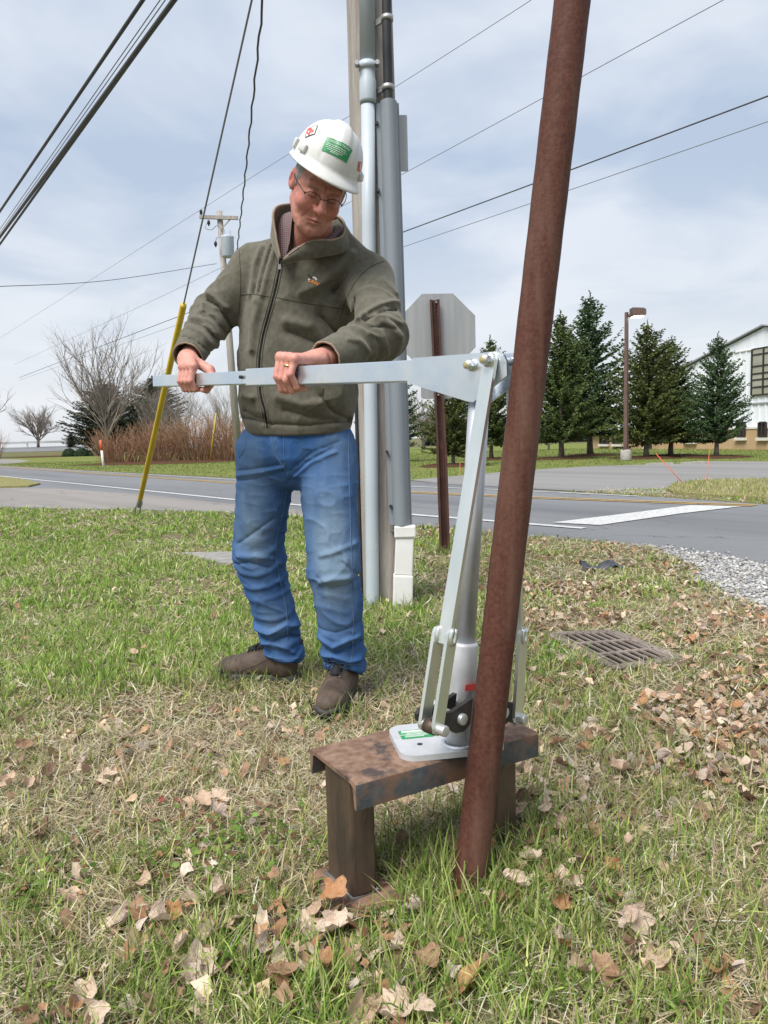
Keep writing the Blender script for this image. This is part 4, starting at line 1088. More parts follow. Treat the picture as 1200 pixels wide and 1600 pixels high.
for (u0, v0, u1, v1) in ((0, 0, 1, 0), (0, 1, 1, 1)): dbar(u0, v0, u1, v1, .045, 'frame_bar')
for u in (0, 1): dbar(u, .03, u, .97, .045, 'frame_bar')
for v0 in (.34, .67): dbar(.03, v0, .97, v0, .020, 'cross_bar')
for k in range(1, 8):
    u = k / 8
    for va, vb in ((.02, .33), (.35, .66), (.68, .98)): dbar(u, va, u, vb, .011, 'grate_bar')
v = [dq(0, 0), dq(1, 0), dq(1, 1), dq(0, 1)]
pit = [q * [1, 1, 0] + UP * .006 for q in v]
obj('pit', (pit, [(3, 2, 1, 0)]), M_drain_shade, dr_)  # flat near-black sheet above the ground; its colour stands in for the pit's shade
sl_ = [V(-1.6977, 6.3496, 0.0200), V(-1.1770, 6.3299, 0.0200), V(-0.8653, 5.6541, 0.0200), V(-1.2408, 5.7445, 0.0200)]
v = [q for q in sl_] + [q - UP * .05 for q in sl_]
tag(obj('concrete_slab', (v, [(0, 1, 2, 3), (0, 4, 5, 1), (1, 5, 6, 2), (2, 6, 7, 3), (3, 7, 4, 0)]), mat('old_concrete', (.20, .19, .175), (.28, .27, .25), scale=9, rough=.95, bump=.003, bscale=90), None, base=sl_[0]), 'flush grey concrete slab in the grass left of the man', 'slab')
# crumpled black plastic scrap
sp = V(1.4536, 5.1125, 0.0300); r = np.random.default_rng(5)
gxs = np.linspace(-.14, .14, 11); gys = np.linspace(-.06, .06, 6)
v = [(sp[0] + x, sp[1] + y + .03 * math.sin(x * 20), .03 + .022 * math.sin(x * 37 + y * 21) + .02 * math.cos(y * 50 + x * 9) + r.normal(0, .004)) for x in gxs for y in gys]
f = [(i * 6 + j, (i + 1) * 6 + j, (i + 1) * 6 + j + 1, i * 6 + j + 1) for i in range(10) for j in range(5)]
tag(obj('plastic_scrap', (v, f), mat('black_plastic', (.03, .034, .042), (.07, .075, .09), scale=8, rough=.35), None, True, base=sp), 'crumpled dark plastic scrap lying in leaves before the road', 'scrap')

# ================================================================== PERSON
FW = nrm(V(-.35, -.937, 0)); LF = V(-FW[1], FW[0], 0)        # facing, his left
man = thing('person', (-.29, 2.74, 0), 'man in hard hat, olive fleece and blue jeans gripping the silver lever', 'person')

def proj_t(P, a, b):
    d = b - a; L = np.linalg.norm(d); d = d / L
    return (P - a) @ d, L, d
def fold(P, pts, r, amp, y0=None):
    """crease or ridge drawn over the front: distance measured in the frontal plane"""
    pp = np.array(pts) * [1, 0, 1]; lo = pp.min(0) - 2.6 * r; hi = pp.max(0) + 2.6 * r
    e = np.zeros(len(P))
    m = (P[:, 0] > lo[0]) & (P[:, 0] < hi[0]) & (P[:, 2] > lo[2]) & (P[:, 2] < hi[2])
    if y0 is not None: m &= P[:, 1] < y0
    if m.any():
        q = seg_dist(P[m] * [1, 0, 1], list(pp)) / r
        e[m] = amp * (np.exp(-q ** 2) if amp > 0 else np.exp(-1.5 * q))
    return e
def ridged(P, s, k=3):
    return (1 - np.abs(noise3(P, s))) ** k - .35
def detail(P, d, fn, lim=.035):
    m = np.abs(d) < lim
    if m.any(): d = d.copy(); d[m] -= fn(P[m])
    return d
def rings(P, a, b, amp, wl, ph, warp=.5, ns=3, sharp=2.0, lo=-.1, hi=1.1):
    """crumpled sleeve folds: sharpened waves across the limb, warped by noise"""
    u, L, d = proj_t(P, a, b)
    q = P - a - u[:, None] * d; x, y, _ = frame(d); ang = np.arctan2(q @ y, q @ x)
    n = noise3(P * 9 + ns, ns); n2 = noise3(P * 5 + ns * 3, ns + 5)
    w = .5 + .5 * np.sin(6.283 * u / wl + 1.3 * np.sin(ang + ph) + 1.1 * np.sin(2 * ang + ph * 2) + warp * 6 * n)
    env = sstep(lo, lo + .25, u / L) * (1 - sstep(hi - .25, hi, u / L))
    return amp * (w ** sharp - .4) * env * np.clip(.55 + .9 * n2, 0, 1.3)

# ------------------------------------------------------------------ jacket
RS_, RE_, RW_ = V(-0.4177, 2.7100, 1.5110), V(-0.5680, 2.6900, 1.3522), V(-0.6016, 2.4600, 1.1988)
LS_, LE_, LW_ = V(-0.0324, 2.5600, 1.4326), V(0.0060, 2.3100, 1.2230), V(-0.1407, 2.1000, 1.1399)
SEC = np.array([  # z, cx, cy, half width, half depth
    (.900, -.293, 2.722, .170, .125), (.948, -.293, 2.722, .184, .138), (.975, -.293, 2.72, .196, .146), (1.02, -.293, 2.718, .208, .156), (1.07, -.292, 2.712, .212, .160),
    (1.20, -.287, 2.70, .207, .152), (1.33, -.272, 2.685, .208, .150), (1.44, -.250, 2.665, .204, .143), (1.52, -.226, 2.645, .176, .122), (1.575, -.208, 2.628, .128, .098), (1.62, -.198, 2.615, .085, .078), (1.66, -.19, 2.61, .05, .05)])
def torso(P, grow=0.0):
    z = P[:, 2]; s = [np.interp(z, SEC[:, 0], SEC[:, k]) for k in range(1, 5)]
    q = P[:, :2] - np.stack([s[0], s[1]], 1); l = q @ LF[:2]; f = q @ FW[:2]
    a = s[2] + grow; b = s[3] + grow; k = (np.abs(l / a) ** 2.3 + np.abs(f / b) ** 2.3) ** (1 / 2.3)
    d = (k - 1) * np.minimum(a, b)
    return np.maximum(np.maximum(d, (.90 - z)), z - 1.64)
def arm(P, s, e, w, r):
    return smin(sd_cap(P, s, e, r[0], r[1]), sd_cap(P, e, w, r[1] * 1.0, r[2]), .03)
CH = [  # chest and belly folds: points, radius, amplitude (+ ridge)
    ([V(-0.3511, 2.5000, 1.5589), V(-0.3808, 2.5000, 1.4750), V(-0.4030, 2.5000, 1.3824)], .010, .0065), ([V(-0.3248, 2.5000, 1.5583), V(-0.3565, 2.5000, 1.4744), V(-0.3801, 2.5000, 1.3937)], .009, .0060), ([V(-0.3833, 2.5500, 1.5603), V(-0.4087, 2.5500, 1.4967), V(-0.4250, 2.5500, 1.4062)], .010, .005),
    ([V(-0.3632, 2.5000, 1.5592), V(-0.3934, 2.5000, 1.4654), V(-0.4081, 2.5000, 1.4064)], .008, -.006), ([V(-0.3391, 2.5000, 1.5547), V(-0.3667, 2.5000, 1.4747), V(-0.3902, 2.5000, 1.3960)], .007, -.005),
    ([V(-0.3935, 2.5000, 1.3662), V(-0.4164, 2.5000, 1.3069), V(-0.4280, 2.5000, 1.2268)], .012, .006),
    ([V(-0.2440, 2.4800, 1.3885), V(-0.1725, 2.4800, 1.4163), V(-0.1116, 2.5000, 1.4623), V(-0.0808, 2.5200, 1.5016)], .013, .010), ([V(-0.1440, 2.5000, 1.3996), V(-0.0922, 2.5000, 1.4340), V(-0.0692, 2.5000, 1.4572)], .016, -.014),
    ([V(-0.2956, 2.4500, 1.5199), V(-0.2364, 2.4500, 1.5126), V(-0.1581, 2.4700, 1.5232)], .012, -.009),
    ([V(-0.1874, 2.5000, 1.3210), V(-0.1480, 2.5000, 1.2760), V(-0.0978, 2.5000, 1.2486)], .020, -.014), ([V(-0.2911, 2.5000, 1.2736), V(-0.2308, 2.5000, 1.2459), V(-0.1498, 2.5000, 1.2197)], .016, -.010), ([V(-0.3002, 2.5000, 1.3039), V(-0.2294, 2.5000, 1.2861)], .014, .006),
    ([V(-0.1961, 2.5000, 1.0628), V(-0.1667, 2.5000, 1.0170), V(-0.1159, 2.5000, 0.9912)], .012, -.009), ([V(-0.3213, 2.5000, 1.0210), V(-0.2396, 2.5000, 0.9984), V(-0.1574, 2.5000, 0.9861)], .012, -.006), ([V(-0.4670, 2.6000, 1.0285), V(-0.4315, 2.6000, 1.0063), V(-0.3955, 2.6000, 0.9947)], .010, -.007),
    ([V(-0.4691, 2.6000, 1.0795), V(-0.4354, 2.6000, 1.0659)], .010, .006), ([V(-0.3403, 2.5000, 1.0624), V(-0.2589, 2.5000, 1.0358), V(-0.1968, 2.5000, 1.0424)], .014, .006),
    ([V(-0.4788, 2.6000, 1.0054), V(-0.3716, 2.5500, 0.9782), V(-0.2406, 2.5000, 0.9697), V(-0.0778, 2.6000, 0.9865)], .0075, -.0065)]
LEF = [  # left sleeve folds
    ([V(0.0585, 2.3500, 1.3285), V(0.0160, 2.3500, 1.3146), V(-0.0326, 2.3500, 1.2895), V(-0.0607, 2.3000, 1.2585)], .009, .010), ([V(0.0492, 2.3000, 1.2980), V(0.0056, 2.3000, 1.2807), V(-0.0383, 2.3000, 1.2524)], .008, -.010),
    ([V(0.0650, 2.3000, 1.2497), V(0.0241, 2.3000, 1.2692), V(-0.0078, 2.3000, 1.2700)], .008, .008), ([V(0.0602, 2.3000, 1.2092), V(0.0365, 2.3000, 1.2375), V(0.0105, 2.3000, 1.2511)], .009, .008), ([V(0.0475, 2.3000, 1.2280), V(0.0139, 2.3000, 1.2363), V(-0.0239, 2.3000, 1.2298)], .007, -.007),
    ([V(0.0230, 2.2500, 1.1639), V(0.0091, 2.2500, 1.2005), V(-0.0231, 2.2000, 1.2093)], .008, .006), ([V(-0.0245, 2.2000, 1.1561), V(-0.0507, 2.2000, 1.1852), V(-0.0812, 2.2000, 1.1895)], .008, .005), ([V(0.0565, 2.4000, 1.3660), V(0.0146, 2.4500, 1.4056)], .012, .006), ([V(-0.0706, 2.4500, 1.3493), V(-0.0787, 2.4000, 1.2832)], .012, -.012)]
REF = [
    ([V(-0.5685, 2.6000, 1.4191), V(-0.5418, 2.6000, 1.4019), V(-0.5117, 2.6000, 1.3659)], .010, .012), ([V(-0.5697, 2.6000, 1.3923), V(-0.5327, 2.6000, 1.3706), V(-0.5093, 2.6000, 1.3243), V(-0.4943, 2.6000, 1.2822)], .010, -.014),
    ([V(-0.5830, 2.6000, 1.3802), V(-0.5802, 2.6000, 1.3510)], .010, .010), ([V(-0.5851, 2.5500, 1.3554), V(-0.5448, 2.5500, 1.3279), V(-0.5155, 2.5500, 1.2862)], .007, -.006), ([V(-0.6071, 2.5500, 1.3295), V(-0.5622, 2.5500, 1.3120), V(-0.5307, 2.5500, 1.2723)], .009, .007),
    ([V(-0.6049, 2.5000, 1.2916), V(-0.5610, 2.5000, 1.2704), V(-0.5341, 2.5000, 1.2336)], .008, .006), ([V(-0.6021, 2.5000, 1.3056), V(-0.5561, 2.5000, 1.2864), V(-0.5252, 2.5000, 1.2494)], .006, -.006), ([V(-0.6189, 2.5000, 1.2559), V(-0.5787, 2.5000, 1.2428), V(-0.5494, 2.5000, 1.2138)], .008, -.005)]
def jacket(P):
    d = torso(P)
    sh = smin(sd_cap(P, V(-.30, 2.67, 1.535), RS_, .085, .078), sd_cap(P, V(-.14, 2.60, 1.515), LS_, .085, .080), .03)
    d = smin(d, sh, .05)
    ra = arm(P, RS_, RE_, RW_, (.080, .070, .050)); la = arm(P, LS_, LE_, LW_, (.083, .071, .050))
    ra = detail(P, ra, lambda Q: rings(Q, RE_ * .6 + RS_ * .4, RW_, .012, .046, .4, .35, 3, 1.8, -.2, .95) + sum(fold(Q, p, r, a * 1.25, 2.72) for p, r, a in REF))
    la = detail(P, la, lambda Q: rings(Q, LE_ * .6 + LS_ * .4, LW_, .010, .050, 1.4, .35, 6, 1.8, -.2, .9) + sum(fold(Q, p, r, a * 1.3, 2.52) for p, r, a in LEF))
    # sleeves end at the wrists
    ru = nrm(RW_ - RE_); lu = nrm(LW_ - LE_)
    ra = smax(ra, (P - RW_) @ ru - .012, .006); la = smax(la, (P - LW_) @ lu - .010, .006)
    d = detail(P, d, lambda Q: sum(fold(Q, p, r * 1.25, a * 1.9, 2.70) for p, r, a in CH) + .005 * fbm(Q * [9, 9, 4], 4, 2) + .0065 * ridged(Q @ np.array([[1, 0, -.35], [0, 1, 0], [.35, 0, 1.0]]) * [11, 11, 5], 9, 4) + .0015 * noise3(Q * [26, 26, 10], 8))
    d = smin(d, ra, .028); d = smin(d, la, .028)
    d = smax(d, .945 + .008 * np.sin(P[:, 0] * 9 + 1) - P[:, 2], .008)
    # openings: hem, cuffs and neck are hollow
    d = smax(d, -np.maximum(torso(P, -.030), P[:, 2] - .985), .004)
    d = smax(d, -sd_cap(P, RW_ - ru * .035, RW_ + ru * .05, .042, .044), .003)
    d = smax(d, -sd_cap(P, LW_ - lu * .035, LW_ + lu * .05, .042, .044), .003)
    neck = sd_cap(P, V(-.213, 2.600, 1.50), V(-.175, 2.53, 1.75), .053, .082)
    vee = sd_cap(P, V(-0.2951, 2.4700, 1.4955), V(-0.2585, 2.4600, 1.5889), .006, .036)
    d = smax(d, -smin(neck, vee, .03), .008)
    return d
M_flee = mat('olive_fleece', (.092, .086, .066), (.130, .122, .096), scale=60, rough=1.0, bump=.0011, bscale=420, spec=.12, detail=6)
M_fleetan = mat('tan_lining', (.25, .19, .14), (.31, .24, .18), scale=60, rough=1, bump=.0008, bscale=400, spec=.1)
pb = M_flee.node_tree.nodes['Principled BSDF']; pb.inputs['Sheen Weight'].default_value = .35; pb.inputs['Sheen Roughness'].default_value = .5; pb.inputs['Sheen Tint'].default_value = (.6, .58, .5, 1)
jv, jf = sdf_mesh(jacket, (-.74, 2.0, .92), (.14, 2.92, 1.66), .0042)
jack_o = obj('jacket', (jv, jf), M_flee, man, True)
JB = BVHTree.FromPolygons([tuple(q) for q in jv], [tuple(int(i) for i in q) for q in jf])
def onto(pts, off=.001, bvh=None):
    out = []
    for p in pts:
        q, n, _, _ = (bvh or JB).find_nearest(Vector(p))
        out.append(np.array(q) + np.array(n) * off)
    return np.array(out)
def front(pts, off=.001, bvh=None):
    """drop points onto the side of a garment that faces the road's near side"""
    out = []
    for p in pts:
        d = nrm(np.asarray(p) - CAM); h = (bvh or JB).ray_cast(Vector(np.asarray(p) - d * .6), Vector(d))
        if h[0] is None: out.append(onto([p], off, bvh)[0])
        else:
            n = np.array(h[1]); n = n if n @ d < 0 else -n; out.append(np.array(h[0]) + n * off)
    return np.array(out)
# zipper down the front
M_zip = mat('black_zipper', (.012, .012, .014), (.022, .022, .024), scale=90, rough=.85, spec=.2)
zp = spline([V(-0.3066, 2.5000, 1.4810), V(-0.3271, 2.5000, 1.3983), V(-0.3504, 2.5000, 1.3252), V(-0.3691, 2.5000, 1.2655), V(-0.3816, 2.5000, 1.2095), V(-0.3880, 2.5000, 1.1551), V(-0.3872, 2.5000, 1.0738), V(-0.3751, 2.5000, 1.0183), V(-0.3749, 2.5400, 0.9656)], 60)
zpp = front(zp, .0015)
zo = obj('zipper', tube(zpp, .0032, 8), M_zip, jack_o, True)
for s in (-1, 1):
    e_ = front(zpp + LF * .010 * s, .0014); obj('placket_seam', tube(e_, .0017, 6), M_flee, jack_o, True)
zpu = front([V(-0.3052, 2.4800, 1.4746)], .006)[0]
obj('zipper_pull', bar(zpu + UP * .008, zpu - UP * .020, .009, .004), M_steel, jack_o)
# seams
M_seam = mat('fleece_seam', (.05, .048, .035), rough=1)
def seam(pts, n=30, r=.0014): obj('seam', tube(front(spline(pts, n), .0002), r, 5), M_seam, jack_o, True)
seam([V(-0.4592, 2.6000, 1.4040), V(-0.4067, 2.5500, 1.3956), V(-0.3401, 2.5000, 1.3768)]); seam([V(-0.3240, 2.5000, 1.3744), V(-0.2270, 2.5000, 1.3540), V(-0.1257, 2.5000, 1.3354)])
seam([V(0.0211, 2.5500, 1.4898), V(-0.0245, 2.5000, 1.4600), V(-0.0698, 2.4800, 1.4136), V(-0.1038, 2.4800, 1.3553), V(-0.1269, 2.5000, 1.2995)])
seam([V(-0.4669, 2.6800, 1.5651), V(-0.4531, 2.6000, 1.4472), V(-0.4639, 2.6000, 1.3439)])
seam([V(-0.1850, 2.5000, 1.0869), V(-0.1888, 2.5000, 1.0340)], 12, .002)
# cuffs: a pale inner edge
for w, u_ in ((RW_, nrm(RW_ - RE_)), (LW_, nrm(LW_ - LE_))):
    x, y, _ = frame(u_)
    rg = onto([w + u_ * .016 + .047 * (math.cos(q) * x + math.sin(q) * y) for q in np.arange(40) * 2 * math.pi / 40], .0)
    obj('cuff_edge', tube(rg, .0030, 8, closed=True), M_fleetan, jack_o, True)
# collar: outer olive, inner tan
tp = spline([V(-0.3003, 2.4450, 1.4822), V(-0.3121, 2.4500, 1.5530), V(-0.3194, 2.4750, 1.6313), V(-0.2932, 2.5750, 1.6811), V(-0.2128, 2.7100, 1.7144), V(-0.1154, 2.6000, 1.6393), V(-0.1040, 2.4900, 1.5619), V(-0.1373, 2.4300, 1.5302), V(-0.2050, 2.4150, 1.5224), V(-0.2899, 2.4400, 1.4789)], 70)
bt = spline([V(-0.3048, 2.4600, 1.4702), V(-0.3362, 2.5200, 1.5478), V(-0.3454, 2.6000, 1.6044), V(-0.3293, 2.6800, 1.6458), V(-0.2141, 2.7550, 1.6629), V(-0.0814, 2.6600, 1.5904), V(-0.0826, 2.5300, 1.5219), V(-0.1305, 2.4600, 1.4930), V(-0.2065, 2.4350, 1.4776), V(-0.2943, 2.4550, 1.4649)], 70)
def shell(tp, bt, off, k=7, bulge=.006):
    rows = []
    cen = (tp + bt).mean(0)
    for t in np.linspace(0, 1, k):
        p = bt + (tp - bt) * t; o = p - cen; o[:, 2] = 0; o /= np.linalg.norm(o, axis=1)[:, None] + 1e-9
        rows.append(p + o * (off + bulge * math.sin(math.pi * t)))
    return rows
oo, ino = shell(tp, bt, .0045), shell(tp, bt, -.0025)
n = len(tp); k = 7
def grid_f(n, k, base=0, flip=False):
    f = [(base + r * n + i, base + r * n + i + 1, base + (r + 1) * n + i + 1, base + (r + 1) * n + i) for r in range(k - 1) for i in range(n - 1)]
    return [q[::-1] for q in f] if flip else f
co_ = obj('collar', (np.concatenate(oo), grid_f(n, k)), M_flee, jack_o, True)
obj('collar_lining', (np.concatenate(ino), grid_f(n, k, 0, True)), M_fleetan, jack_o, True)
obj('collar_edge', tube((oo[-1] + ino[-1]) / 2, .0040, 8), M_fleetan, jack_o, True)
obj('collar_zip', tube(np.array([oo[j][0] for j in range(k)]), .0035, 6), M_zip, jack_o, True)
obj('collar_zip', tube(onto([V(-0.2970, 2.4500, 1.4813), V(-0.2714, 2.4400, 1.4977), V(-0.2421, 2.4300, 1.5118), V(-0.2132, 2.4200, 1.5239)], .002, BVHTree.FromPolygons([tuple(q) for q in np.concatenate(oo)], grid_f(n, k))), .0032, 6), M_zip, jack_o, True)
# chest logo: a small bird over orange letters, embroidered
M_lo = mat('orange_thread', (.62, .20, .03), (.75, .32, .08), scale=300, rough=.9); M_lw = mat('white_thread', (.62, .62, .64), rough=.9); M_ld = mat('dark_thread', (.02, .02, .025), rough=.9)
def text_vf(s, size):
    cu = bpy.data.curves.new('t', 'FONT'); cu.body = s; cu.size = size; cu.align_x = 'CENTER'; cu.align_y = 'CENTER'; cu.resolution_u = 3; cu.fill_mode = 'FRONT'
    o = bpy.data.objects.new('t', cu); C.objects.link(o); bpy.context.view_layer.update()
    me = o.to_mesh(); v = np.array([q.co[:] for q in me.vertices]).reshape(-1, 3)[:, :2]; f = [tuple(p.vertices) for p in me.polygons]
    o.to_mesh_clear(); bpy.data.objects.remove(o); bpy.data.curves.remove(cu); return v, f
lc = front([V(-0.2045, 2.4800, 1.4230)], .0012)[0]; lx = nrm(front([V(-0.1847, 2.4800, 1.4126)], .0012)[0] - front([V(-0.2243, 2.4800, 1.4333)], .0012)[0]); ly = nrm(np.cross(np.cross(lx, UP), lx)); ly = ly if ly[2] > 0 else -ly
def patch2(v2, f2, m, nm, off=.0016):
    v = front([lc + lx * p[0] + ly * p[1] for p in v2], off); return obj(nm, (v, f2), m, jack_o)
tv_, tf_ = text_vf('LAW', .0150); tv_[:, 0] = tv_[:, 0] * 1.15 + tv_[:, 1] * .3
for dx in (-.0007, .0007): patch2(tv_ + [.007 + dx, -.0075], tf_, M_lo, 'logo_letters', .0016 + dx * .3)
def blob(cx, cy, rx, ry, a=0, n=10): return [(cx + rx * math.cos(q) * math.cos(a) - ry * math.sin(q) * math.sin(a), cy + rx * math.cos(q) * math.sin(a) + ry * math.sin(q) * math.cos(a)) for q in np.arange(n) * 6.283 / n], [tuple(range(n))]
for (args, m) in (((.003, .0068, .0070, .0028, .15), M_lw), ((.011, .0040, .0034, .0030), M_lw), ((-.009, .003, .005, .0022, -.1), M_ld), ((-.018, .006, .008, .0012, .1), M_ld), ((-.0125, -.0055, .0030, .0028), M_lw), ((.0115, .0045, .0013, .0014), M_lo)):
    patch2(*blob(*args), m, 'logo_bird')

# ------------------------------------------------------------------ jeans
RH, RK, RA = V(-0.4137, 2.7650, 0.8854), V(-0.4699, 2.8300, 0.4993), V(-.392, 2.885, .115)
LH, LK, LA = V(-0.1915, 2.7000, 0.8807), V(-0.1766, 2.6150, 0.4801), V(-.157, 2.675, .125)
JF = [([V(-0.5076, 2.7000, 0.8217), V(-0.4446, 2.7000, 0.8268), V(-0.3543, 2.7000, 0.8402)], .008, -.005), ([V(-0.5228, 2.7000, 0.7840), V(-0.4461, 2.7000, 0.7910), V(-0.3310, 2.6500, 0.8192)], .007, -.0055), ([V(-0.5174, 2.7000, 0.8040), V(-0.4340, 2.7000, 0.8109), V(-0.3410, 2.6800, 0.8294)], .006, .004),
      ([V(-0.3246, 2.6600, 0.7854), V(-0.2566, 2.6200, 0.8468), V(-0.1668, 2.6000, 0.8924)], .008, -.005), ([V(-0.3156, 2.6500, 0.8188), V(-0.2336, 2.6200, 0.8809), V(-0.1446, 2.6000, 0.9133)], .008, -.004), ([V(-0.3042, 2.6400, 0.7970), V(-0.2392, 2.6200, 0.8463), V(-0.1564, 2.6000, 0.8793)], .006, .004),
      ([V(-0.5287, 2.7500, 0.5551), V(-0.4622, 2.7500, 0.5998), V(-0.3912, 2.7500, 0.6489)], .009, -.005), ([V(-0.5506, 2.7500, 0.4763), V(-0.4900, 2.7500, 0.4888), V(-0.4216, 2.7500, 0.4636)], .009, -.007), ([V(-0.5353, 2.7500, 0.5086), V(-0.4659, 2.7500, 0.5115), V(-0.4087, 2.7500, 0.4960)], .010, .005),
      ([V(-0.2155, 2.5200, 0.5358), V(-0.1621, 2.5200, 0.5515), V(-0.0992, 2.5500, 0.5670)], .010, .006), ([V(-0.2287, 2.5200, 0.4611), V(-0.1873, 2.5200, 0.4277), V(-0.1340, 2.5200, 0.4306), V(-0.0918, 2.5500, 0.4519)], .009, -.008), ([V(-0.2186, 2.5200, 0.4457), V(-0.1756, 2.5200, 0.4597), V(-0.1226, 2.5200, 0.4583)], .011, .008), ([V(-0.1421, 2.5200, 0.5125), V(-0.1113, 2.5200, 0.4795), V(-0.0875, 2.5500, 0.4518)], .008, -.005),
      ([V(-0.4908, 2.8000, 0.2238), V(-0.4391, 2.8000, 0.2104), V(-0.3665, 2.8000, 0.2447), V(-0.3292, 2.8000, 0.2268)], .010, .010), ([V(-0.4919, 2.8000, 0.1972), V(-0.4285, 2.8000, 0.1785), V(-0.3683, 2.8000, 0.1988), V(-0.3308, 2.8000, 0.1832)], .008, -.010), ([V(-0.4791, 2.8000, 0.1629), V(-0.4286, 2.8000, 0.1761), V(-0.3818, 2.8000, 0.1554), V(-0.3518, 2.8000, 0.1303)], .008, .007),
      ([V(-0.2369, 2.5800, 0.2393), V(-0.1874, 2.5800, 0.2111), V(-0.1318, 2.5800, 0.2365), V(-0.0944, 2.5800, 0.2445)], .010, .010), ([V(-0.2357, 2.5800, 0.2124), V(-0.1883, 2.5800, 0.1842), V(-0.1328, 2.5800, 0.2052), V(-0.0951, 2.5800, 0.2176)], .008, -.010), ([V(-0.2302, 2.5500, 0.1718), V(-0.1866, 2.5500, 0.1795), V(-0.1330, 2.5500, 0.1558), V(-0.0938, 2.5500, 0.1592)], .010, .010), ([V(-0.2203, 2.5500, 0.1448), V(-0.1766, 2.5500, 0.1525), V(-0.1338, 2.5500, 0.1291)], .007, -.006), ([V(-0.2336, 2.5800, 0.2727), V(-0.1748, 2.5800, 0.2645), V(-0.0974, 2.5800, 0.2914)], .008, -.004)]
def jeans(P):
    q = P - V(-.296, 2.735, .86); l = q @ LF; f = q @ FW; z = q[:, 2]
    pel = sd_ell(np.stack([l, f, z], 1), (0, 0, .058), (.190, .140, .175))
    pel = np.maximum(pel, P[:, 2] - 1.0)
    def lg(h, k, a, r): return smin(sd_cap(P, h, k, r[0], r[1]), sd_cap(P, k, a, r[1], r[2]), .03)
    rl = lg(RH, RK, RA, (.110, .089, .074)); ll = lg(LH, LK, LA, (.105, .087, .074))
    rl = detail(P, rl, lambda Q: rings(Q, RK * .35 + RA * .65, RA + V(0, 0, -.03), .012, .055, .8, .3, 11, 1.6, -.3, 1.2) + rings(Q, RK * .7 + RH * .3, RK * .5 + RA * .5, .007, .06, .3, .4, 13, 2, 0, 1))
    ll = detail(P, ll, lambda Q: rings(Q, LK * .35 + LA * .65, LA + V(0, 0, -.03), .013, .055, 2.0, .3, 15, 1.6, -.3, 1.2) + rings(Q, LK * .7 + LH * .3, LK * .5 + LA * .5, .007, .06, 1.7, .4, 17, 2, 0, 1))
    # hems hang over the boots
    rl = smax(rl, .088 + .35 * (P[:, 0] + .39) * -.25 - P[:, 2], .006)
    ll = smax(ll, .075 + .55 * np.maximum(0, 2.70 - P[:, 1]) - .10 * (P[:, 0] + .157) - P[:, 2], .006)
    rl = smax(rl, -sd_cap(P, RA + V(0, 0, .02), RA + V(0, 0, -.2), .066, .066), .004)
    ll = smax(ll, -sd_cap(P, LA + V(0, 0, .03), LA + V(0, 0, -.2), .066, .066), .004)
    d = smin(pel, smin(rl, ll, .010), .030)
    return detail(P, d, lambda Q: sum(fold(Q, p, r, a * 1.3, 2.86) for p, r, a in JF) + .0035 * fbm(Q * [11, 11, 6], 14, 2) + .0058 * ridged(Q @ np.array([[1, 0, .5], [0, 1, 0], [-.5, 0, 1.0]]) * [9, 9, 16], 19) * sstep(.95, .80, Q[:, 2]) + .0022 * ridged(Q * [24, 24, 32], 18))
v_, f_ = sdf_mesh(jeans, (-.62, 2.46, .02), (-.02, 2.98, 1.02), .0042)
# denim: fade is worn into the cloth on thighs and knees
def denim_cols(P):
    base = np.array([.033, .094, .242]); pale = np.array([.175, .250, .335])
    def bl(c, r): return np.exp(-((np.linalg.norm((P - c) * [1, .6, .55], axis=1)) / r) ** 2)
    w = .55 * bl(V(-0.4613, 2.7000, 0.6966), .075) + .85 * bl(V(-0.1938, 2.5500, 0.6169), .085) + .9 * bl(V(-0.1666, 2.5200, 0.4745), .06) + .5 * bl(V(-0.4700, 2.7200, 0.5692), .06) + .3 * bl(V(-0.1924, 2.5500, 0.3343), .07) + .28 * bl(V(-0.4125, 2.8000, 0.2822), .06) + .35 * bl(V(-0.4663, 2.6500, 0.8996), .05) + .3 * bl(V(-0.1452, 2.6000, 0.8919), .06)
    w = w * (1 + .4 * fbm(P * [20, 20, 9], 21, 3)) * (P[:, 1] < 2.84) + .10 * fbm(P * [30, 30, 8], 23, 3) + .06
    w = np.clip(w, 0, .95)[:, None]
    return base * (1 - w) + pale * w
M_den = mat('denim', (.84, .85, .88), (1.16, 1.15, 1.12), scale=420, rough=.95, attr=True, bump=.0004, bscale=700, spec=.12, stretch=(1, 1, .4), lo=.3, hi=.7)
jn = obj('jeans', (v_, f_), M_den, man, True, col=denim_cols(v_))
NB = BVHTree.FromPolygons([tuple(q) for q in v_], [tuple(int(i) for i in q) for q in f_])
M_st = mat('denim_seam', (.06, .115, .235), (.11, .17, .28), scale=120, rough=1)
def jseam(pts, r=.0022, n=40): obj('seam', tube(front(spline(pts, n), .0003, NB), r, 5), M_st, jn, True)
jseam([V(-0.1144, 2.6200, 0.9427), V(-0.1147, 2.6000, 0.7615), V(-0.1147, 2.5800, 0.5895), V(-0.1119, 2.5600, 0.4397), V(-0.1152, 2.5800, 0.2808), V(-0.1254, 2.5800, 0.1578)])
jseam([V(-0.3425, 2.7200, 0.7418), V(-0.3670, 2.7400, 0.6447), V(-0.3941, 2.7600, 0.5502), V(-0.3899, 2.7800, 0.4292), V(-0.3713, 2.8000, 0.3052), V(-0.3688, 2.8000, 0.1842)])
jseam([V(-0.3770, 2.6200, 0.9366), V(-0.3643, 2.6200, 0.8756), V(-0.3368, 2.6300, 0.8311), V(-0.3220, 2.6400, 0.7909)], .0018, 20); jseam([V(-0.3337, 2.6200, 0.9354), V(-0.3340, 2.6200, 0.8705), V(-0.3324, 2.6300, 0.8310)], .0015, 16)
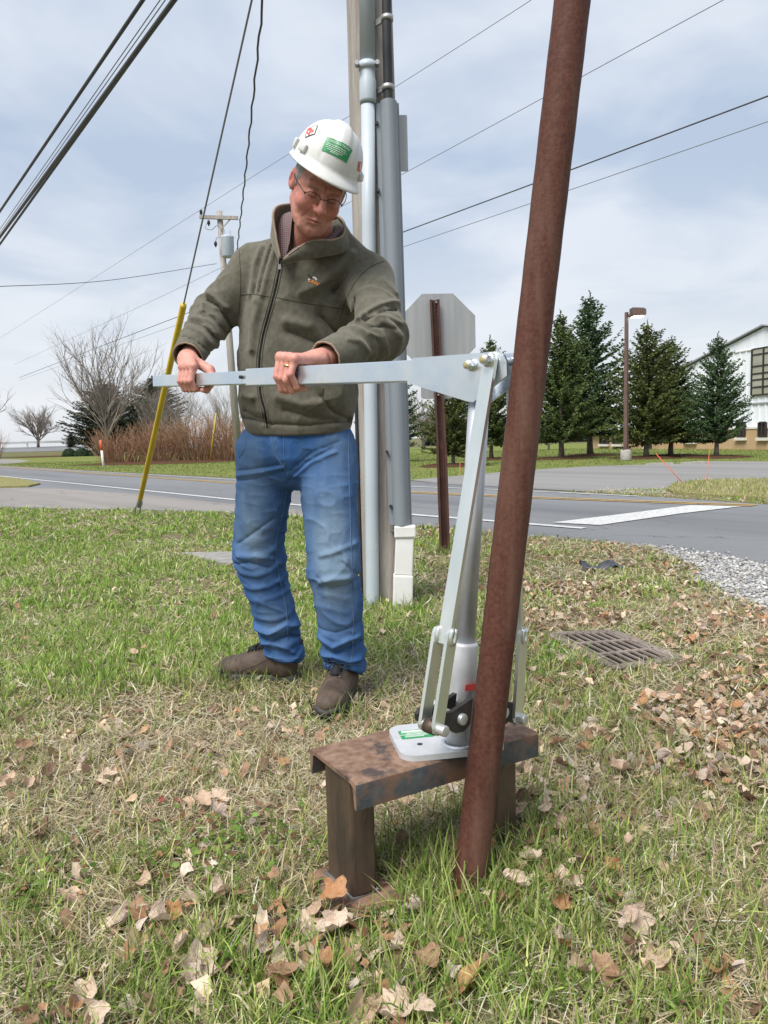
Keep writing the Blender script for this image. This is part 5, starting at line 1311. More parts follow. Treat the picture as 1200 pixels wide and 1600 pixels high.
jseam([V(-0.4812, 2.6600, 0.9525), V(-0.4698, 2.6600, 0.9105), V(-0.4956, 2.6700, 0.8670)], .0016, 14)
for cen, zz_ in ((RA, .098), (LA, .095)):
    rg = []
    for q in np.arange(48) * 6.283 / 48:
        d = V(math.cos(q), math.sin(q), 0); z = (.100 - .0875 * (cen[0] + d[0] * .07 + .39)) if cen is RA else (.088 + .55 * max(0, 2.70 - (cen[1] + d[1] * .07)) - .1 * (cen[0] + d[0] * .07 + .157))
        rg.append(onto([V(cen[0] + d[0] * .085, cen[1] + d[1] * .085, z + .012)], .0003, NB)[0])
    obj('hem_stitch', tube(np.array(rg), .0016, 5, closed=True), M_st, jn, True)

# ------------------------------------------------------------------ boots
M_lea = mat('brown_leather', (.052, .036, .027), (.112, .080, .060), scale=14, rough=.6, rough2=.75, bump=.0008, bscale=160, spec=.35)
M_sole = mat('dark_rubber', (.035, .034, .033), (.06, .057, .052), scale=30, rough=.8)
M_lace = mat('black_lace', (.014, .014, .016), rough=.8)
def boot(heel, toe, ank, name):
    heel = np.array(heel, float); toe = np.array(toe, float); d = nrm((toe - heel) * [1, 1, 0]); s = np.cross(UP, d); L = np.linalg.norm((toe - heel)[:2])
    def pt(f, w, z): return heel + d * f * L + s * w + UP * z
    def up(P):
        q = P - heel; f = (q @ d) / L; w = q @ s; z = P[:, 2]
        b = sd_cap(P, pt(.14, 0, .066), pt(.55, .002, .066), .044, .045)
        b = smin(b, sd_ell((P - pt(.80, 0, .052)) @ np.stack([d, s, UP], 1), (0, 0, 0), (.070, .050, .043)), .04)
        b = smin(b, sd_cap(P, pt(.16, 0, .06), ank + UP * .05 - d * .012, .046, .050), .03)
        b = smin(b, sd_cap(P, pt(.30, 0, .10), pt(.62, 0, .066), .044, .036), .03)
        b = smax(b, .024 - z, .006)
        # toe cap ridge, collar padding, creases over the ball
        b = b - .0022 * np.exp(-((f - .72) / .012) ** 2) * (z < .10) - .0018 * np.exp(-((f - .64) / .02) ** 2) + .002 * np.exp(-((f - .58) / .012) ** 2)
        b = b - .0014 * fbm(P * 30, 31, 2)
        return b
    lo_ = np.minimum(np.minimum(heel, toe), ank) - [.09, .09, 0]; hi_ = np.maximum(np.maximum(heel, toe), ank) + [.09, .09, .1]; lo_[2] = 0.0; hi_[2] = .22
    bv, bf = sdf_mesh(up, lo_, hi_, .0036)
    b = obj('boot', (bv, bf), M_lea, man, True)
    bb = BVHTree.FromPolygons([tuple(q) for q in bv], [tuple(int(i) for i in q) for q in bf])
    ol = []
    for f, w in ((-.03, 0), (-.01, .026), (.06, .038), (.2, .040), (.40, .040), (.60, .049), (.76, .052), (.90, .044), (1.0, .026), (1.045, 0)):
        ol.append((f, w))
    ring = ol + [(f, -w) for f, w in ol[-2:0:-1]]
    ring = spline([(f, w, 0) for f, w in ring + ring[:1]], 61)[:-1]
    n = len(ring)
    lay = [(.000, .96), (.006, 1.0), (.020, 1.0), (.030, .985), (.034, .93)]
    v = [pt(.5 + (f - .5) * k, w * k, z + (.012 * max(0, f - .85) / .15 if z < .01 else 0)) for z, k in lay for f, w, _ in ring]
    fc = [(r * n + i, r * n + (i + 1) % n, (r + 1) * n + (i + 1) % n, (r + 1) * n + i) for r in range(4) for i in range(n)] + [tuple(range(n - 1, -1, -1)), tuple(4 * n + i for i in range(n))]
    so_ = obj('sole', (v, fc), M_sole, b, True)
    # rubber toe bumper
    bump_ = onto([pt(.99 * math.cos(q) * .06 + .93, math.sin(q) * .05, .040) for q in np.linspace(-1.3, 1.3, 15)], .001, bb)
    obj('toe_bumper', tube(bump_, [.004] + [.011] * 13 + [.004], 8), M_sole, b, True)
    # padded collar, seams
    cz = ank + UP * .040 - d * .006
    obj('padded_collar', tube(onto([cz + .055 * (math.cos(q_) * d + math.sin(q_) * s) for q_ in np.arange(28) * 6.283 / 28], .003, bb), .0075, 8, closed=True), M_lace, b, True)
    for sg in (-1, 1):
        obj('seam', tube(onto(spline([pt(.30, .05 * sg, .10), pt(.45, .05 * sg, .075), pt(.62, .05 * sg, .055), pt(.70, .05 * sg, .035)], 16), .0004, bb), .0014, 5), M_sole, b, True)
        obj('seam', tube(onto(spline([pt(.05, .05 * sg, .045), pt(.18, .05 * sg, .075), pt(.26, .05 * sg, .12)], 14), .0004, bb), .0014, 5), M_sole, b, True)
    obj('seam', tube(onto([pt(.70, w_ * .055, .075 - .045 * abs(w_)) for w_ in np.linspace(-1, 1, 15)], .0004, bb), .0014, 5), M_sole, b, True)
    # tongue and laces
    tg = [onto([pt(f, 0, .14)], .003, bb)[0] for f in np.linspace(.33, .62, 6)]
    obj('tongue', tube(np.array(tg), [.016, .019, .019, .018, .016, .010], 10), M_lace, b, True)
    for i, f in enumerate(np.linspace(.36, .61, 6)):
        for sg in (-1, 1):
            e0 = onto([pt(f, .024 * sg, .13)], .002, bb)[0]
            obj('eyelet', cyl(e0, e0 + UP * .002, .0036, 8), M_steel, b, True)
        a, c = onto([pt(f, .026, .13)], .004, bb)[0], onto([pt(f - .04, -.026, .14)], .004, bb)[0]
        m_ = onto([(a + c) / 2 + UP * .03], .012, bb)[0]
        obj('lace', tube(spline([a, m_, c], 9), .0026, 6), M_lace, b, True)
        a, c = onto([pt(f, -.026, .13)], .004, bb)[0], onto([pt(f - .04, .026, .14)], .004, bb)[0]
        obj('lace', tube(spline([a, m_ + UP * .003, c], 9), .0026, 6), M_lace, b, True)
    k0 = onto([pt(.36, 0, .16)], .016, bb)[0]
    for sg in (-1, 1):
        lp = [k0, k0 + s * .020 * sg + d * .010 + UP * .004, k0 + s * .036 * sg + d * .035 - UP * .012, k0 + s * .022 * sg + d * .045 - UP * .020, k0 + d * .006]
        obj('lace_loop', tube(spline(lp, 16), .0026, 6), M_lace, b, True)
    return b
boot((-.352, 2.872, 0), (-.655, 2.945, 0), RA, 'r')
boot((-.150, 2.740, 0), (-.205, 2.445, 0), LA, 'l')

# ------------------------------------------------------------------ head frame
HC = V(-0.1685, 2.3900, 1.6758)
yaw, pit, rol = rad(22), rad(34), rad(-14)
def rotm(ax, a): return np.array(Matrix.Rotation(a, 3, ax))
HR = rotm('Y', -rol) @ rotm('Z', yaw) @ np.array([[1, 0, 0], [0, -1, 0], [0, 0, 1.0]]) @ np.diag([1, 1, 1.0])
# local axes in world: X his left, Y forward, Z up
fx = rotm('Y', -rol) @ rotm('Z', yaw) @ V(1, 0, 0)
fy = rotm('Y', -rol) @ rotm('Z', yaw) @ V(0, -math.cos(pit), -math.sin(pit))
fz = rotm('Y', -rol) @ rotm('Z', yaw) @ V(0, -math.sin(pit), math.cos(pit))
HA = np.stack([fx, fy, fz])          # rows
def hl(P): return (P - HC) @ HA.T
def hw(q): return HC + np.asarray(q, float) @ HA
def head_l(q):
    q = q.copy(); ax = np.abs(q[:, 0]); m = np.stack([ax, q[:, 1], q[:, 2]], 1)
    d = sd_ell(m, (0, -.014, .030), (.077, .098, .098))
    d = smin(d, sd_ell(m, (0, .022, -.042), (.064, .066, .082)), .03)
    d = smin(d, sd_ell(m, (0, .034, -.088), (.047, .048, .036)), .025)
    d = smin(d, sd_cap(m, (.052, -.005, -.055), (.024, .062, -.103), .020, .016), .025)
    d = smin(d, sd_ell(m, (0, .078, -.107), (.021, .016, .017)), .014)
    d = smin(d, sd_ell(m, (.040, .056, -.034), (.024, .024, .024)), .022)
    d = smin(d, sd_cap(m, (.008, .086, .024), (.044, .070, .024), .010, .010), .014)
    d = smax(d, -sd_ell(m, (.032, .096, .002), (.019, .017, .013)), .010)
    lid = sd_ell(m, (.032, .0745, .001), (.0155, .013, .0115)); d = smin(d, lid, .004)
    d = d + .0012 * np.exp(-((m[:, 2] + .0065 - .10 * (m[:, 0] - .032) ** 2 * 40) / .0014) ** 2) * np.exp(-((m[:, 0] - .032) / .012) ** 2) * (m[:, 1] > .06)
    nose = smin(sd_cap(m, (0, .088, .012), (0, .114, -.028), .0085, .0125), sd_ell(m, (.0125, .101, -.033), (.0085, .0115, .0085)), .010)
    d = smin(d, nose, .010)
    d = smax(d, -sd_ell(m, (.0075, .106, -.043), (.0042, .006, .0045)), .003)
    # lips
    ul = sd_cap(m, (0, .0925, -.0655), (.024, .078, -.0735), .0052, .003); ll = sd_cap(m, (0, .0905, -.0755), (.020, .079, -.0775), .0062, .0035)
    d = smin(d, smin(ul, ll, .002), .005)
    d = d + .0024 * np.exp(-((m[:, 2] + .0705 + .0055 * (m[:, 0] / .024) ** 2) / .0016) ** 2) * np.exp(-(m[:, 0] / .021) ** 4) * (m[:, 1] > .05)
    # folds: nasolabial, crow's feet, chin crease, jowls, brow
    d = d + .0024 * np.exp(-(seg_dist(m, [V(.019, .096, -.030), V(.029, .086, -.050), V(.034, .072, -.072)]) / .0042) ** 2)
    d = d + .0020 * np.exp(-(seg_dist(m, [V(.034, .070, -.078), V(.034, .066, -.098)]) / .0042) ** 2)
    d = d + .0020 * np.exp(-(seg_dist(m, [V(0, .090, -.090), V(.018, .080, -.092)]) / .0045) ** 2)
    for a_, b_ in (((.052, .060, .004), (.064, .040, .010)), ((.052, .060, -.002), (.066, .040, -.004)), ((.046, .066, -.016), (.060, .048, -.024)), ((.018, .085, -.012), (.040, .072, -.017)), ((.020, .084, -.018), (.038, .074, -.024))):
        d = d + .0011 * np.exp(-(seg_dist(m, [V(*a_), V(*b_)]) / .0020) ** 2)
    # ears
    ear = sd_ell((m - V(.080, -.012, -.006)) @ np.stack([nrm(V(1, .35, 0)), nrm(V(-.35, 1, .12)), V(0, -.12, 1)], 1), (0, 0, 0), (.0075, .019, .032))
    ear = smax(ear, -sd_ell(m, (.089, -.008, -.004), (.007, .011, .020)), .004)
    d = smin(d, ear, .007)
    return d - .0007 * fbm(q * 90, 41, 2)
NECK0 = V(-.213, 2.625, 1.47)
def head(P):
    d = head_l(hl(P))
    nk = smin(sd_cap(P, NECK0, hw((0, -.022, -.045)), .066, .056), sd_cap(P, NECK0 + V(-.01, -.02, .03), hw((0, .012, -.085)), .042, .030), .03)
    return smin(d, nk, .022)
lo = HC - .19; hi = HC + .15; lo[2] = 1.44; hi[1] = 2.70; lo[0] = -.36
hv, hf = sdf_mesh(head, lo, hi, .0024)
q = hl(hv); m = np.stack([np.abs(q[:, 0]), q[:, 1], q[:, 2]], 1)
skin = np.array([.46, .205, .155]); red = np.array([.43, .135, .11]); lip = np.array([.36, .125, .105]); grey = np.array([.33, .195, .16])
def bl(c, r): return np.exp(-(np.linalg.norm((m - c) / r, axis=1)) ** 2)
wr_ = np.clip(.7 * bl((.04, .06, -.035), (.03, .04, .03)) + .9 * bl((0, .11, -.028), (.018, .03, .022)) + .8 * bl((.085, -.01, 0), (.02, .03, .04)) + .5 * (hv[:, 2] < 1.55) + .25 * fbm(q * 40, 43, 3), 0, 1)[:, None]
wl_ = np.clip(1.1 * np.exp(-((m[:, 2] + .0715) / .0065) ** 2) * np.exp(-(m[:, 0] / .022) ** 4) * (m[:, 1] > .06), 0, 1)[:, None]
wg_ = np.clip(.5 * bl((.0, .06, -.10), (.06, .06, .035)) * (1 + .8 * fbm(q * 160, 47, 2)), 0, .6)[:, None]
wl2 = np.clip(.9 * np.exp(-((m[:, 2] + .0072) / .0022) ** 2) * np.exp(-((m[:, 0] - .032) / .013) ** 4) * (m[:, 1] > .06), 0, .85)[:, None]
wb_ = np.clip(bl((.032, .085, .020), (.022, .03, .0045)) * (.8 + .8 * fbm(q * 200, 49, 2)), 0, .8)[:, None]
cc = skin * (1 - wr_) + red * wr_; cc = cc * (1 - wg_) + grey * wg_; cc = cc * (1 - wl_) + lip * wl_; cc = cc * (1 - wb_) + np.array([.16, .12, .10]) * wb_
cc = cc * (1 - wl2) + np.array([.12, .06, .05]) * wl2
cc = cc * (1 + .08 * fbm(q * 120, 45, 2) + .10 * fbm(q * 35, 46, 2))[:, None]

# ------------------------------------------------------------------ hands on the lever (bar frame: s along the bar, n to the camera, z up)
ba, bn, bz = -l1, -l2, l3
def hand(a0, hh, zc, wrist, elbow, mir, spread, res=.0022):
    o = lv(a0, zc)
    def W_(s, n, z): return o + ba * s * mir + bn * n + bz * z
    fs = []          # index .. little
    for i, (s, ln, r) in enumerate(((.033, 1.0, .0102), (.011, 1.06, .0105), (-.0115, 1.0, .0100), (-.032, .84, .0088))):
        k = spread[i]
        mcp = W_(s * 1.02, hh + .004 + k[0], hh + .020 + k[1]); pip = W_(s, hh + .0155 + k[2], -hh * .35 + .002 + k[3]); dip = W_(s * .97, hh * .62 + .008, -hh - .0105 + k[4]); tip = W_(s * .95, -.004, -hh - .0100)
        fs.append((mcp, pip, dip, tip, r))
    th = [W_(.030, -hh - .016, hh + .012), W_(.052, -hh - .017, .002), W_(.055, -hh * .4, -hh - .012), W_(.058, .006, -hh - .0125)]
    wr = np.array(wrist, float); fw = nrm(np.array(elbow, float) - wr)
    def fn(P):
        palm = None
        for i, (m0, p0, d0, t0, r) in enumerate(fs):
            wb = wr + ba * mir * (.020 - .0135 * i) * 1.0
            c = sd_cap(P, wb, m0, .0165, .0128); palm = c if palm is None else smin(palm, c, .014)
        palm = smin(palm, sd_cap(P, wr + fw * .06, wr, .029, .027), .02)
        palm = smin(palm, sd_cap(P, wr + ba * mir * .018, th[0], .017, .015), .014)
        d = palm
        fin = None
        for (m0, p0, d0, t0, r) in fs:
            c = smin(sd_cap(P, m0, p0, r * 1.12, r * 1.02), sd_ell(P, p0, (r * 1.13,) * 3), .004)
            c = smin(c, sd_cap(P, p0, d0, r * 1.0, r * .92), .003); c = smin(c, sd_cap(P, d0, t0, r * .92, r * .74), .003)
            # knuckle creases
            c = c + .0010 * np.exp(-((np.linalg.norm(P - p0, axis=1) - r * 1.05) / .0016) ** 2)
            fin = c if fin is None else smin(fin, c, .0008)
            d = smin(d, sd_ell(P, m0 + bz * .002 + bn * .002, (.0125,) * 3), .006)
        t = smin(smin(sd_cap(P, th[0], th[1], .0140, .0120), sd_cap(P, th[1], th[2], .0120, .0108), .004), sd_cap(P, th[2], th[3], .0108, .0085), .004)
        d = smin(d, fin, .005); d = smin(d, t, .007)
        # tendons and skin
        for (m0, *_r) in fs: d = d - .0012 * np.exp(-(seg_dist(P, [wr, m0 + bz * .010]) / .0045) ** 2)
        bar_d = sd_box(P, o, (hh + .0006, hh + .0006, 2), np.stack([bn, bz, ba]))
        return np.maximum(d - .0005 * fbm(P * 120, 51, 2), -bar_d)
    allp = np.array([x for f_ in fs for x in f_[:4]] + th + [wr, wr + fw * .06])
    lo, hi = allp.min(0) - .035, allp.max(0) + .035
    v, f = sdf_mesh(fn, lo, hi, res)
    kn = np.zeros(len(v))
    for (m0, p0, d0, t0, r) in fs: kn = np.maximum(kn, np.maximum(np.exp(-(np.linalg.norm(v - p0, axis=1) / .011) ** 2), .8 * np.exp(-(np.linalg.norm(v - m0, axis=1) / .013) ** 2)))
    w = np.clip(.25 + .55 * kn + .25 * fbm(v * 60, 53, 2), 0, 1)[:, None]
    c = np.array([.56, .285, .225]) * (1 - w) + np.array([.52, .19, .16]) * w
    nails = []
    return v, f, c, fs, W_
sp0 = [(0, 0, 0, 0, 0)] * 4
rv, rf, rc, rfs, RWf = hand(1.183, .0185, -.0145, V(-0.6013, 2.4400, 1.1828), RE_, 1, sp0)
sp1 = [(-.002, .004, -.001, .004, 0), (0, .002, 0, 0, 0), (.002, 0, .002, -.006, -.004), (.002, -.004, .004, .008, .004)]
lv_, lf, lc_, lfs, LWf = hand(.668, .0232, -.014, V(-0.1698, 2.0750, 1.1314), LE_, -1, sp1)
# inner body (under the clothes) joins head, hands and feet into one figure
def inner(P):
    d = torso(P, -.055)
    d = smin(d, smin(arm(P, RS_, RE_, RW_, (.04, .034, .026)), arm(P, LS_, LE_, LW_, (.04, .034, .026)), .01), .03)
    pel = sd_ell((P - V(-.296, 2.745, .93)) @ np.stack([LF, FW, UP], 1), (0, 0, 0), (.14, .09, .09)); d = smin(d, pel, .05)
    for h, k, a in ((RH, RK, RA), (LH, LK, LA)):
        d = smin(d, smin(sd_cap(P, h, k, .060, .050), sd_cap(P, k, a, .050, .04), .02), .02)
    return smin(d, sd_cap(P, V(-.215, 2.615, 1.45), V(-.2, 2.58, 1.56), .055, .05), .03)
iv, if_ = sdf_mesh(inner, (-.72, 2.02, .08), (.10, 2.95, 1.62), .012)
allv = np.concatenate([hv, rv, lv_, iv]); o1, o2, o3 = len(hv), len(hv) + len(rv), len(hv) + len(rv) + len(lv_)
allf = np.concatenate([hf, rf + o1, lf + o2, if_ + o3]); allc = np.concatenate([cc, rc, lc_, np.tile(skin, (len(iv), 1))])
M_skin = mat('skin', (.93, .93, .93), (1.07, 1.07, 1.07), scale=60, rough=.52, attr=True, bump=.0004, bscale=500, spec=.4)
sb = M_skin.node_tree.nodes['Principled BSDF']; sb.inputs['Subsurface Weight'].default_value = .12; sb.inputs['Subsurface Radius'].default_value = (.010, .004, .002); sb.inputs['Subsurface Scale'].default_value = .6
body = obj('body', (allv, allf), M_skin, man, True, col=np.clip(allc, .01, 1))
# ring on the ring finger of the left hand
M_gold = mat('gold', (.85, .58, .22), rough=.25, metal=1)
m0, p0 = lfs[2][0], lfs[2][1]; rcn = m0 * .62 + p0 * .38; x, y, dz_ = frame(p0 - m0)
obj('wedding_ring', tube([rcn + .0123 * (math.cos(t) * x + math.sin(t) * y) for t in np.arange(24) * 6.283 / 24], .0022, 8, closed=True), M_gold, man, True)
# hair at the temples
def hairf(P):
    l = hl(P); m = np.stack([np.abs(l[:, 0]), l[:, 1], l[:, 2]], 1)
    d = sd_ell(m, (0, -.016, .030), (.0795, .100, .098)) - .0015 * noise3(l * [300, 120, 60], 61)
    d = np.maximum(d, m[:, 1] - .032 + .25 * (.03 - m[:, 2])); d = np.maximum(d, -.045 - .3 * (m[:, 1] + .05) - m[:, 2]); d = np.maximum(d, m[:, 2] - .07)
    side = sd_cap(m, V(.074, .012, .03), V(.0725, .014, -.012), .006, .004)
    return smin(d, side, .006)
xv, xf = sdf_mesh(hairf, HC - .14, HC + .14, .003)
obj('hair', (xv, xf), mat('grey_hair', (.16, .15, .145), (.34, .33, .32), scale=120, rough=.7, stretch=(3, 1, .4), bump=.001, bscale=300), man, True)

# ------------------------------------------------------------------ hard hat
hat_t = rad(12)
def hat_s(th, ph, off=0.0):
    """dome surface; th round (90 deg = front), ph up"""
    a, b, H = .104, .130, .126; c = math.cos(ph) ** .82 if ph < math.pi / 2 - 1e-4 else 0.0
    x = a * math.cos(th) * c; y = b * math.sin(th) * c - .010; z = .046 + H * math.sin(ph)
    # raised centre crest and two side creases
    top = math.sin(ph)
    cr_ = .007 * math.exp(-(x / .020) ** 4) * sst(.30, .62, top)
    cs = -.0022 * math.exp(-((abs(x) - .052) / .004) ** 2) * sst(.05, .2, top) * (1 - sst(.75, .95, top)) * (y > 0)
    nn = nrm(V(x / a ** 2, y / b ** 2, (z - .046) / H ** 2 + 1e-4))
    return V(x, y, z) + nn * (off + cr_ + cs)
def sst(a, b, x): t = min(max((x - a) / (b - a), 0), 1); return t * t * (3 - 2 * t)
ct, st_ = math.cos(hat_t), math.sin(hat_t)
cr0, sr0 = math.cos(rad(-7)), math.sin(rad(-7))
def hatw(p):
    x, z0 = p[0] * cr0 - p[2] * sr0, p[0] * sr0 + p[2] * cr0
    return hw((x - .004, p[1] * ct - z0 * st_, p[1] * st_ + z0 * ct + .013))
NT, NP = 120, 34
rows = []
# brim from inner lip out to the edge, then up the dome
def brim(th, t):
    s = math.sin(th); fr = max(s, 0) ** 1.5; w = (.005 + .032 * fr + .003 * max(-s, 0)) * t
    p = hat_s(th, 0.0); d = nrm(V(math.cos(th) * .9, s, 0)); return p + d * w + V(0, 0, -.010 * t - .012 * fr * t * t - .002)
for t in (.0, .35, .7, .93, 1.0):     # underside
    rows.append([hatw(brim(2 * math.pi * i / NT, t) + V(0, 0, -.004)) for i in range(NT)])
rows.append([hatw(brim(2 * math.pi * i / NT, 1.02) + V(0, 0, -.001)) for i in range(NT)])
for t in (1.0, .9, .7, .45, .2): rows.append([hatw(brim(2 * math.pi * i / NT, t) + V(0, 0, .0015)) for i in range(NT)])
for j in range(1, NP):
    ph = (math.pi / 2) * (j / NP) ** 1.02; rows.append([hatw(hat_s(2 * math.pi * i / NT, ph)) for i in range(NT)])
v = [p for r in rows for p in r] + [hatw(hat_s(math.pi / 2, math.pi / 2 - .00005))]; R_ = len(rows)
f = [(r * NT + i, r * NT + (i + 1) % NT, (r + 1) * NT + (i + 1) % NT, (r + 1) * NT + i) for r in range(R_ - 1) for i in range(NT)] + [((R_ - 1) * NT + i, (R_ - 1) * NT + (i + 1) % NT, len(v) - 1) for i in range(NT)]
M_hat = mat('white_hat_plastic', (.54, .54, .515), (.61, .61, .59), scale=6, rough=.40, spec=.5, c3=(.48, .46, .41), scale3=22, lo3=.60, hi3=.80, bump=.0004, bscale=50)
hat = obj('hard_hat', (v, f), M_hat, man, True)
HB = BVHTree.FromPolygons([tuple(q_) for q_ in v], f)
# slots / bosses at the sides
for sg in (-1, 1):
    for th, w, hh_ in ((90 - sg * 62, .030, .022), (90 - sg * 88, .016, .03)):
        c_ = hat_s(rad(th), .16, .004); nn = nrm(V(math.cos(rad(th)), math.sin(rad(th)), .12)); tt = nrm(np.cross(UP, nn)); u3 = np.cross(nn, tt)
        R3 = np.array([[1, 0, 0], [0, ct, st_], [0, -st_, ct]])
        ax3 = np.stack([tt, nn, u3]) @ R3 @ HA
        bx_ = bbox_bevel(hatw(c_), (w, .012, hh_), ax3, .004); obj('accessory_slot', bx_, M_hat, hat, True)
# band mark on the visor
def hat_patch(th0, ph0, w, h, rot, nx=16, ny=10, off=.0019):
    c_ = hat_s(rad(th0), rad(ph0)); e_ = 1e-3
    tx = nrm(hat_s(rad(th0) - e_, rad(ph0)) - c_); ty = hat_s(rad(th0), rad(ph0) + e_) - c_; ty = nrm(ty - tx * (ty @ tx)); nn = -np.cross(tx, ty)
    cr2, sr2 = math.cos(rad(rot)), math.sin(rad(rot)); ux = tx * cr2 + ty * sr2; uy = -tx * sr2 + ty * cr2
    def mp(x, y, o=off):
        p = c_ + ux * x + uy * y; pw = hatw(p + nn * .02); pw2 = hatw(p - nn * .03)
        h_ = HB.ray_cast(Vector(pw), Vector(nrm(pw2 - pw)))
        return np.array(h_[0]) + nrm(pw - pw2) * o if h_[0] is not None else hatw(p)
    v = [mp(-w / 2 + w * i / nx, -h / 2 + h * j / ny) for j in range(ny + 1) for i in range(nx + 1)]
    f = [(j * (nx + 1) + i, j * (nx + 1) + i + 1, (j + 1) * (nx + 1) + i + 1, (j + 1) * (nx + 1) + i) for j in range(ny) for i in range(nx)]
    return (v, f), mp
(gv, mp) = hat_patch(102, 29, .074, .042, -2)
stk = obj('green_sticker', gv, M_green, hat, True)
def on_patch(v2, f2, m, nm, off=.0028): return obj(nm, ([mp(p[0], p[1], off) for p in v2], f2), m, stk)
tv_, tf_ = text_vf('CONSTRUCTION', .0092); tv_[:, 0] *= .064 / (tv_[:, 0].max() - tv_[:, 0].min()); on_patch(tv_ + [0, .0125], tf_, M_white_ink, 'sticker_text')
for k, (y, w) in enumerate(((.0035, .056), (-.0015, .060), (-.0065, .052), (-.0115, .044), (-.0155, .024))):
    m_ = MB(); r = np.random.default_rng(k); x = -w / 2
    while x < w / 2:
        ln = r.uniform(.003, .008); x1 = min(x + ln, w / 2); m_.add([mp(x, y - .0008, .0028), mp(x1, y - .0008, .0028), mp(x1, y + .0008, .0028), mp(x, y + .0008, .0028)], [(0, 1, 2, 3)]); x = x1 + .0014
    obj('sticker_line', m_.vf(), M_white_ink, stk)
(gv, mp) = hat_patch(161, 33, .036, .036, 42)
stk = obj('red_sticker', gv, mat('white_vinyl', (.68, .66, .64), rough=.5), hat, True)
on_patch([(-.0165, -.002), (-.004, -.0165), (.001, -.012), (.004, .004), (-.006, .0165), (-.0165, .0165)], [(0, 1, 2, 3, 4, 5)], M_red, 'sticker_mark'); on_patch([(.004, -.012), (.012, -.008), (.010, .002), (.005, .0)], [(0, 1, 2, 3)], M_red, 'sticker_mark')
for a_, b_ in (((-.0175, -.0175), (.0175, -.0175)), ((.0175, -.0175), (.0175, .0175)), ((.0175, .0175), (-.0175, .0175)), ((-.0175, .0175), (-.0175, -.0175))):
    d_ = nrm(V(b_[0] - a_[0], b_[1] - a_[1])); n_ = V(-d_[1], d_[0]) * .0007
    pp_ = [V(*a_) + (V(*b_) - V(*a_)) * k / 8 for k in range(9)]
    on_patch([p - n_ for p in pp_] + [p + n_ for p in pp_], [(k, k + 1, 10 + k, 9 + k) for k in range(8)], M_blk, 'sticker_border')
(gv, mp) = hat_patch(43, 22, .028, .026, 0)
stk = obj('orange_sticker', gv, mat('orange_vinyl', (.55, .10, .04), rough=.5), hat, True)
on_patch([(-.003, -.009), (.003, -.009), (.003, .009), (-.003, .009)], [(0, 1, 2, 3)], M_white_ink, 'sticker_mark')

# ------------------------------------------------------------------ spectacles
M_fr = mat('spectacle_frame', (.05, .035, .03), rough=.35, metal=.7)
M_lens = bpy.data.materials.new('lens'); M_lens.use_nodes = True; t_ = M_lens.node_tree; t_.nodes.clear()
o_ = t_.nodes.new('ShaderNodeOutputMaterial'); g_ = t_.nodes.new('ShaderNodeBsdfGlossy'); g_.inputs['Roughness'].default_value = .04
tr_ = t_.nodes.new('ShaderNodeBsdfTransparent'); tr_.inputs[0].default_value = (.93, .93, .92, 1); fz_ = t_.nodes.new('ShaderNodeFresnel'); fz_.inputs[0].default_value = 1.35
mx_ = t_.nodes.new('ShaderNodeMixShader'); t_.links.new(fz_.outputs[0], mx_.inputs[0]); t_.links.new(tr_.outputs[0], mx_.inputs[1]); t_.links.new(g_.outputs[0], mx_.inputs[2]); t_.links.new(mx_.outputs[0], o_.inputs[0])
gl = thing('spectacles', hw((0, .1, 0)), 'thin framed spectacles on the face of the man in the hard hat', 'spectacles')
def lens_pt(sg, u, v): return hw((sg * (.033 + u), .099 - .22 * abs(u + .01) ** 1.2 - .0 + v * .12, -.004 + v))
for sg in (-1, 1):
    rim = [lens_pt(sg, .024 * math.cos(t), .0155 * math.sin(t) * (1 if math.sin(t) > 0 else 1.05)) for t in np.arange(28) * 6.283 / 28]
    lo_ = obj('lens', (rim, [tuple(range(28))]), M_lens, gl)
    obj('rim', tube(np.array(rim + rim[:1])[0:15], .0011, 6), M_fr, gl, True)
    hg = lens_pt(sg, .0245, .004)
    obj('temple', tube(spline([hg, hw((sg * .071, .065, .006)), hw((sg * .081, .02, .008)), hw((sg * .082, -.012, .010)), hw((sg * .078, -.026, -.006))], 16), .0014, 6), M_fr, gl, True)
    obj('hinge', tube([hg, hg + fz * .004], .0022, 6), M_fr, gl)
obj('bridge', tube(spline([lens_pt(-1, -.0235, .003), hw((0, .111, .004)), lens_pt(1, -.0235, .003)], 9), .0012, 6), M_fr, gl, True)

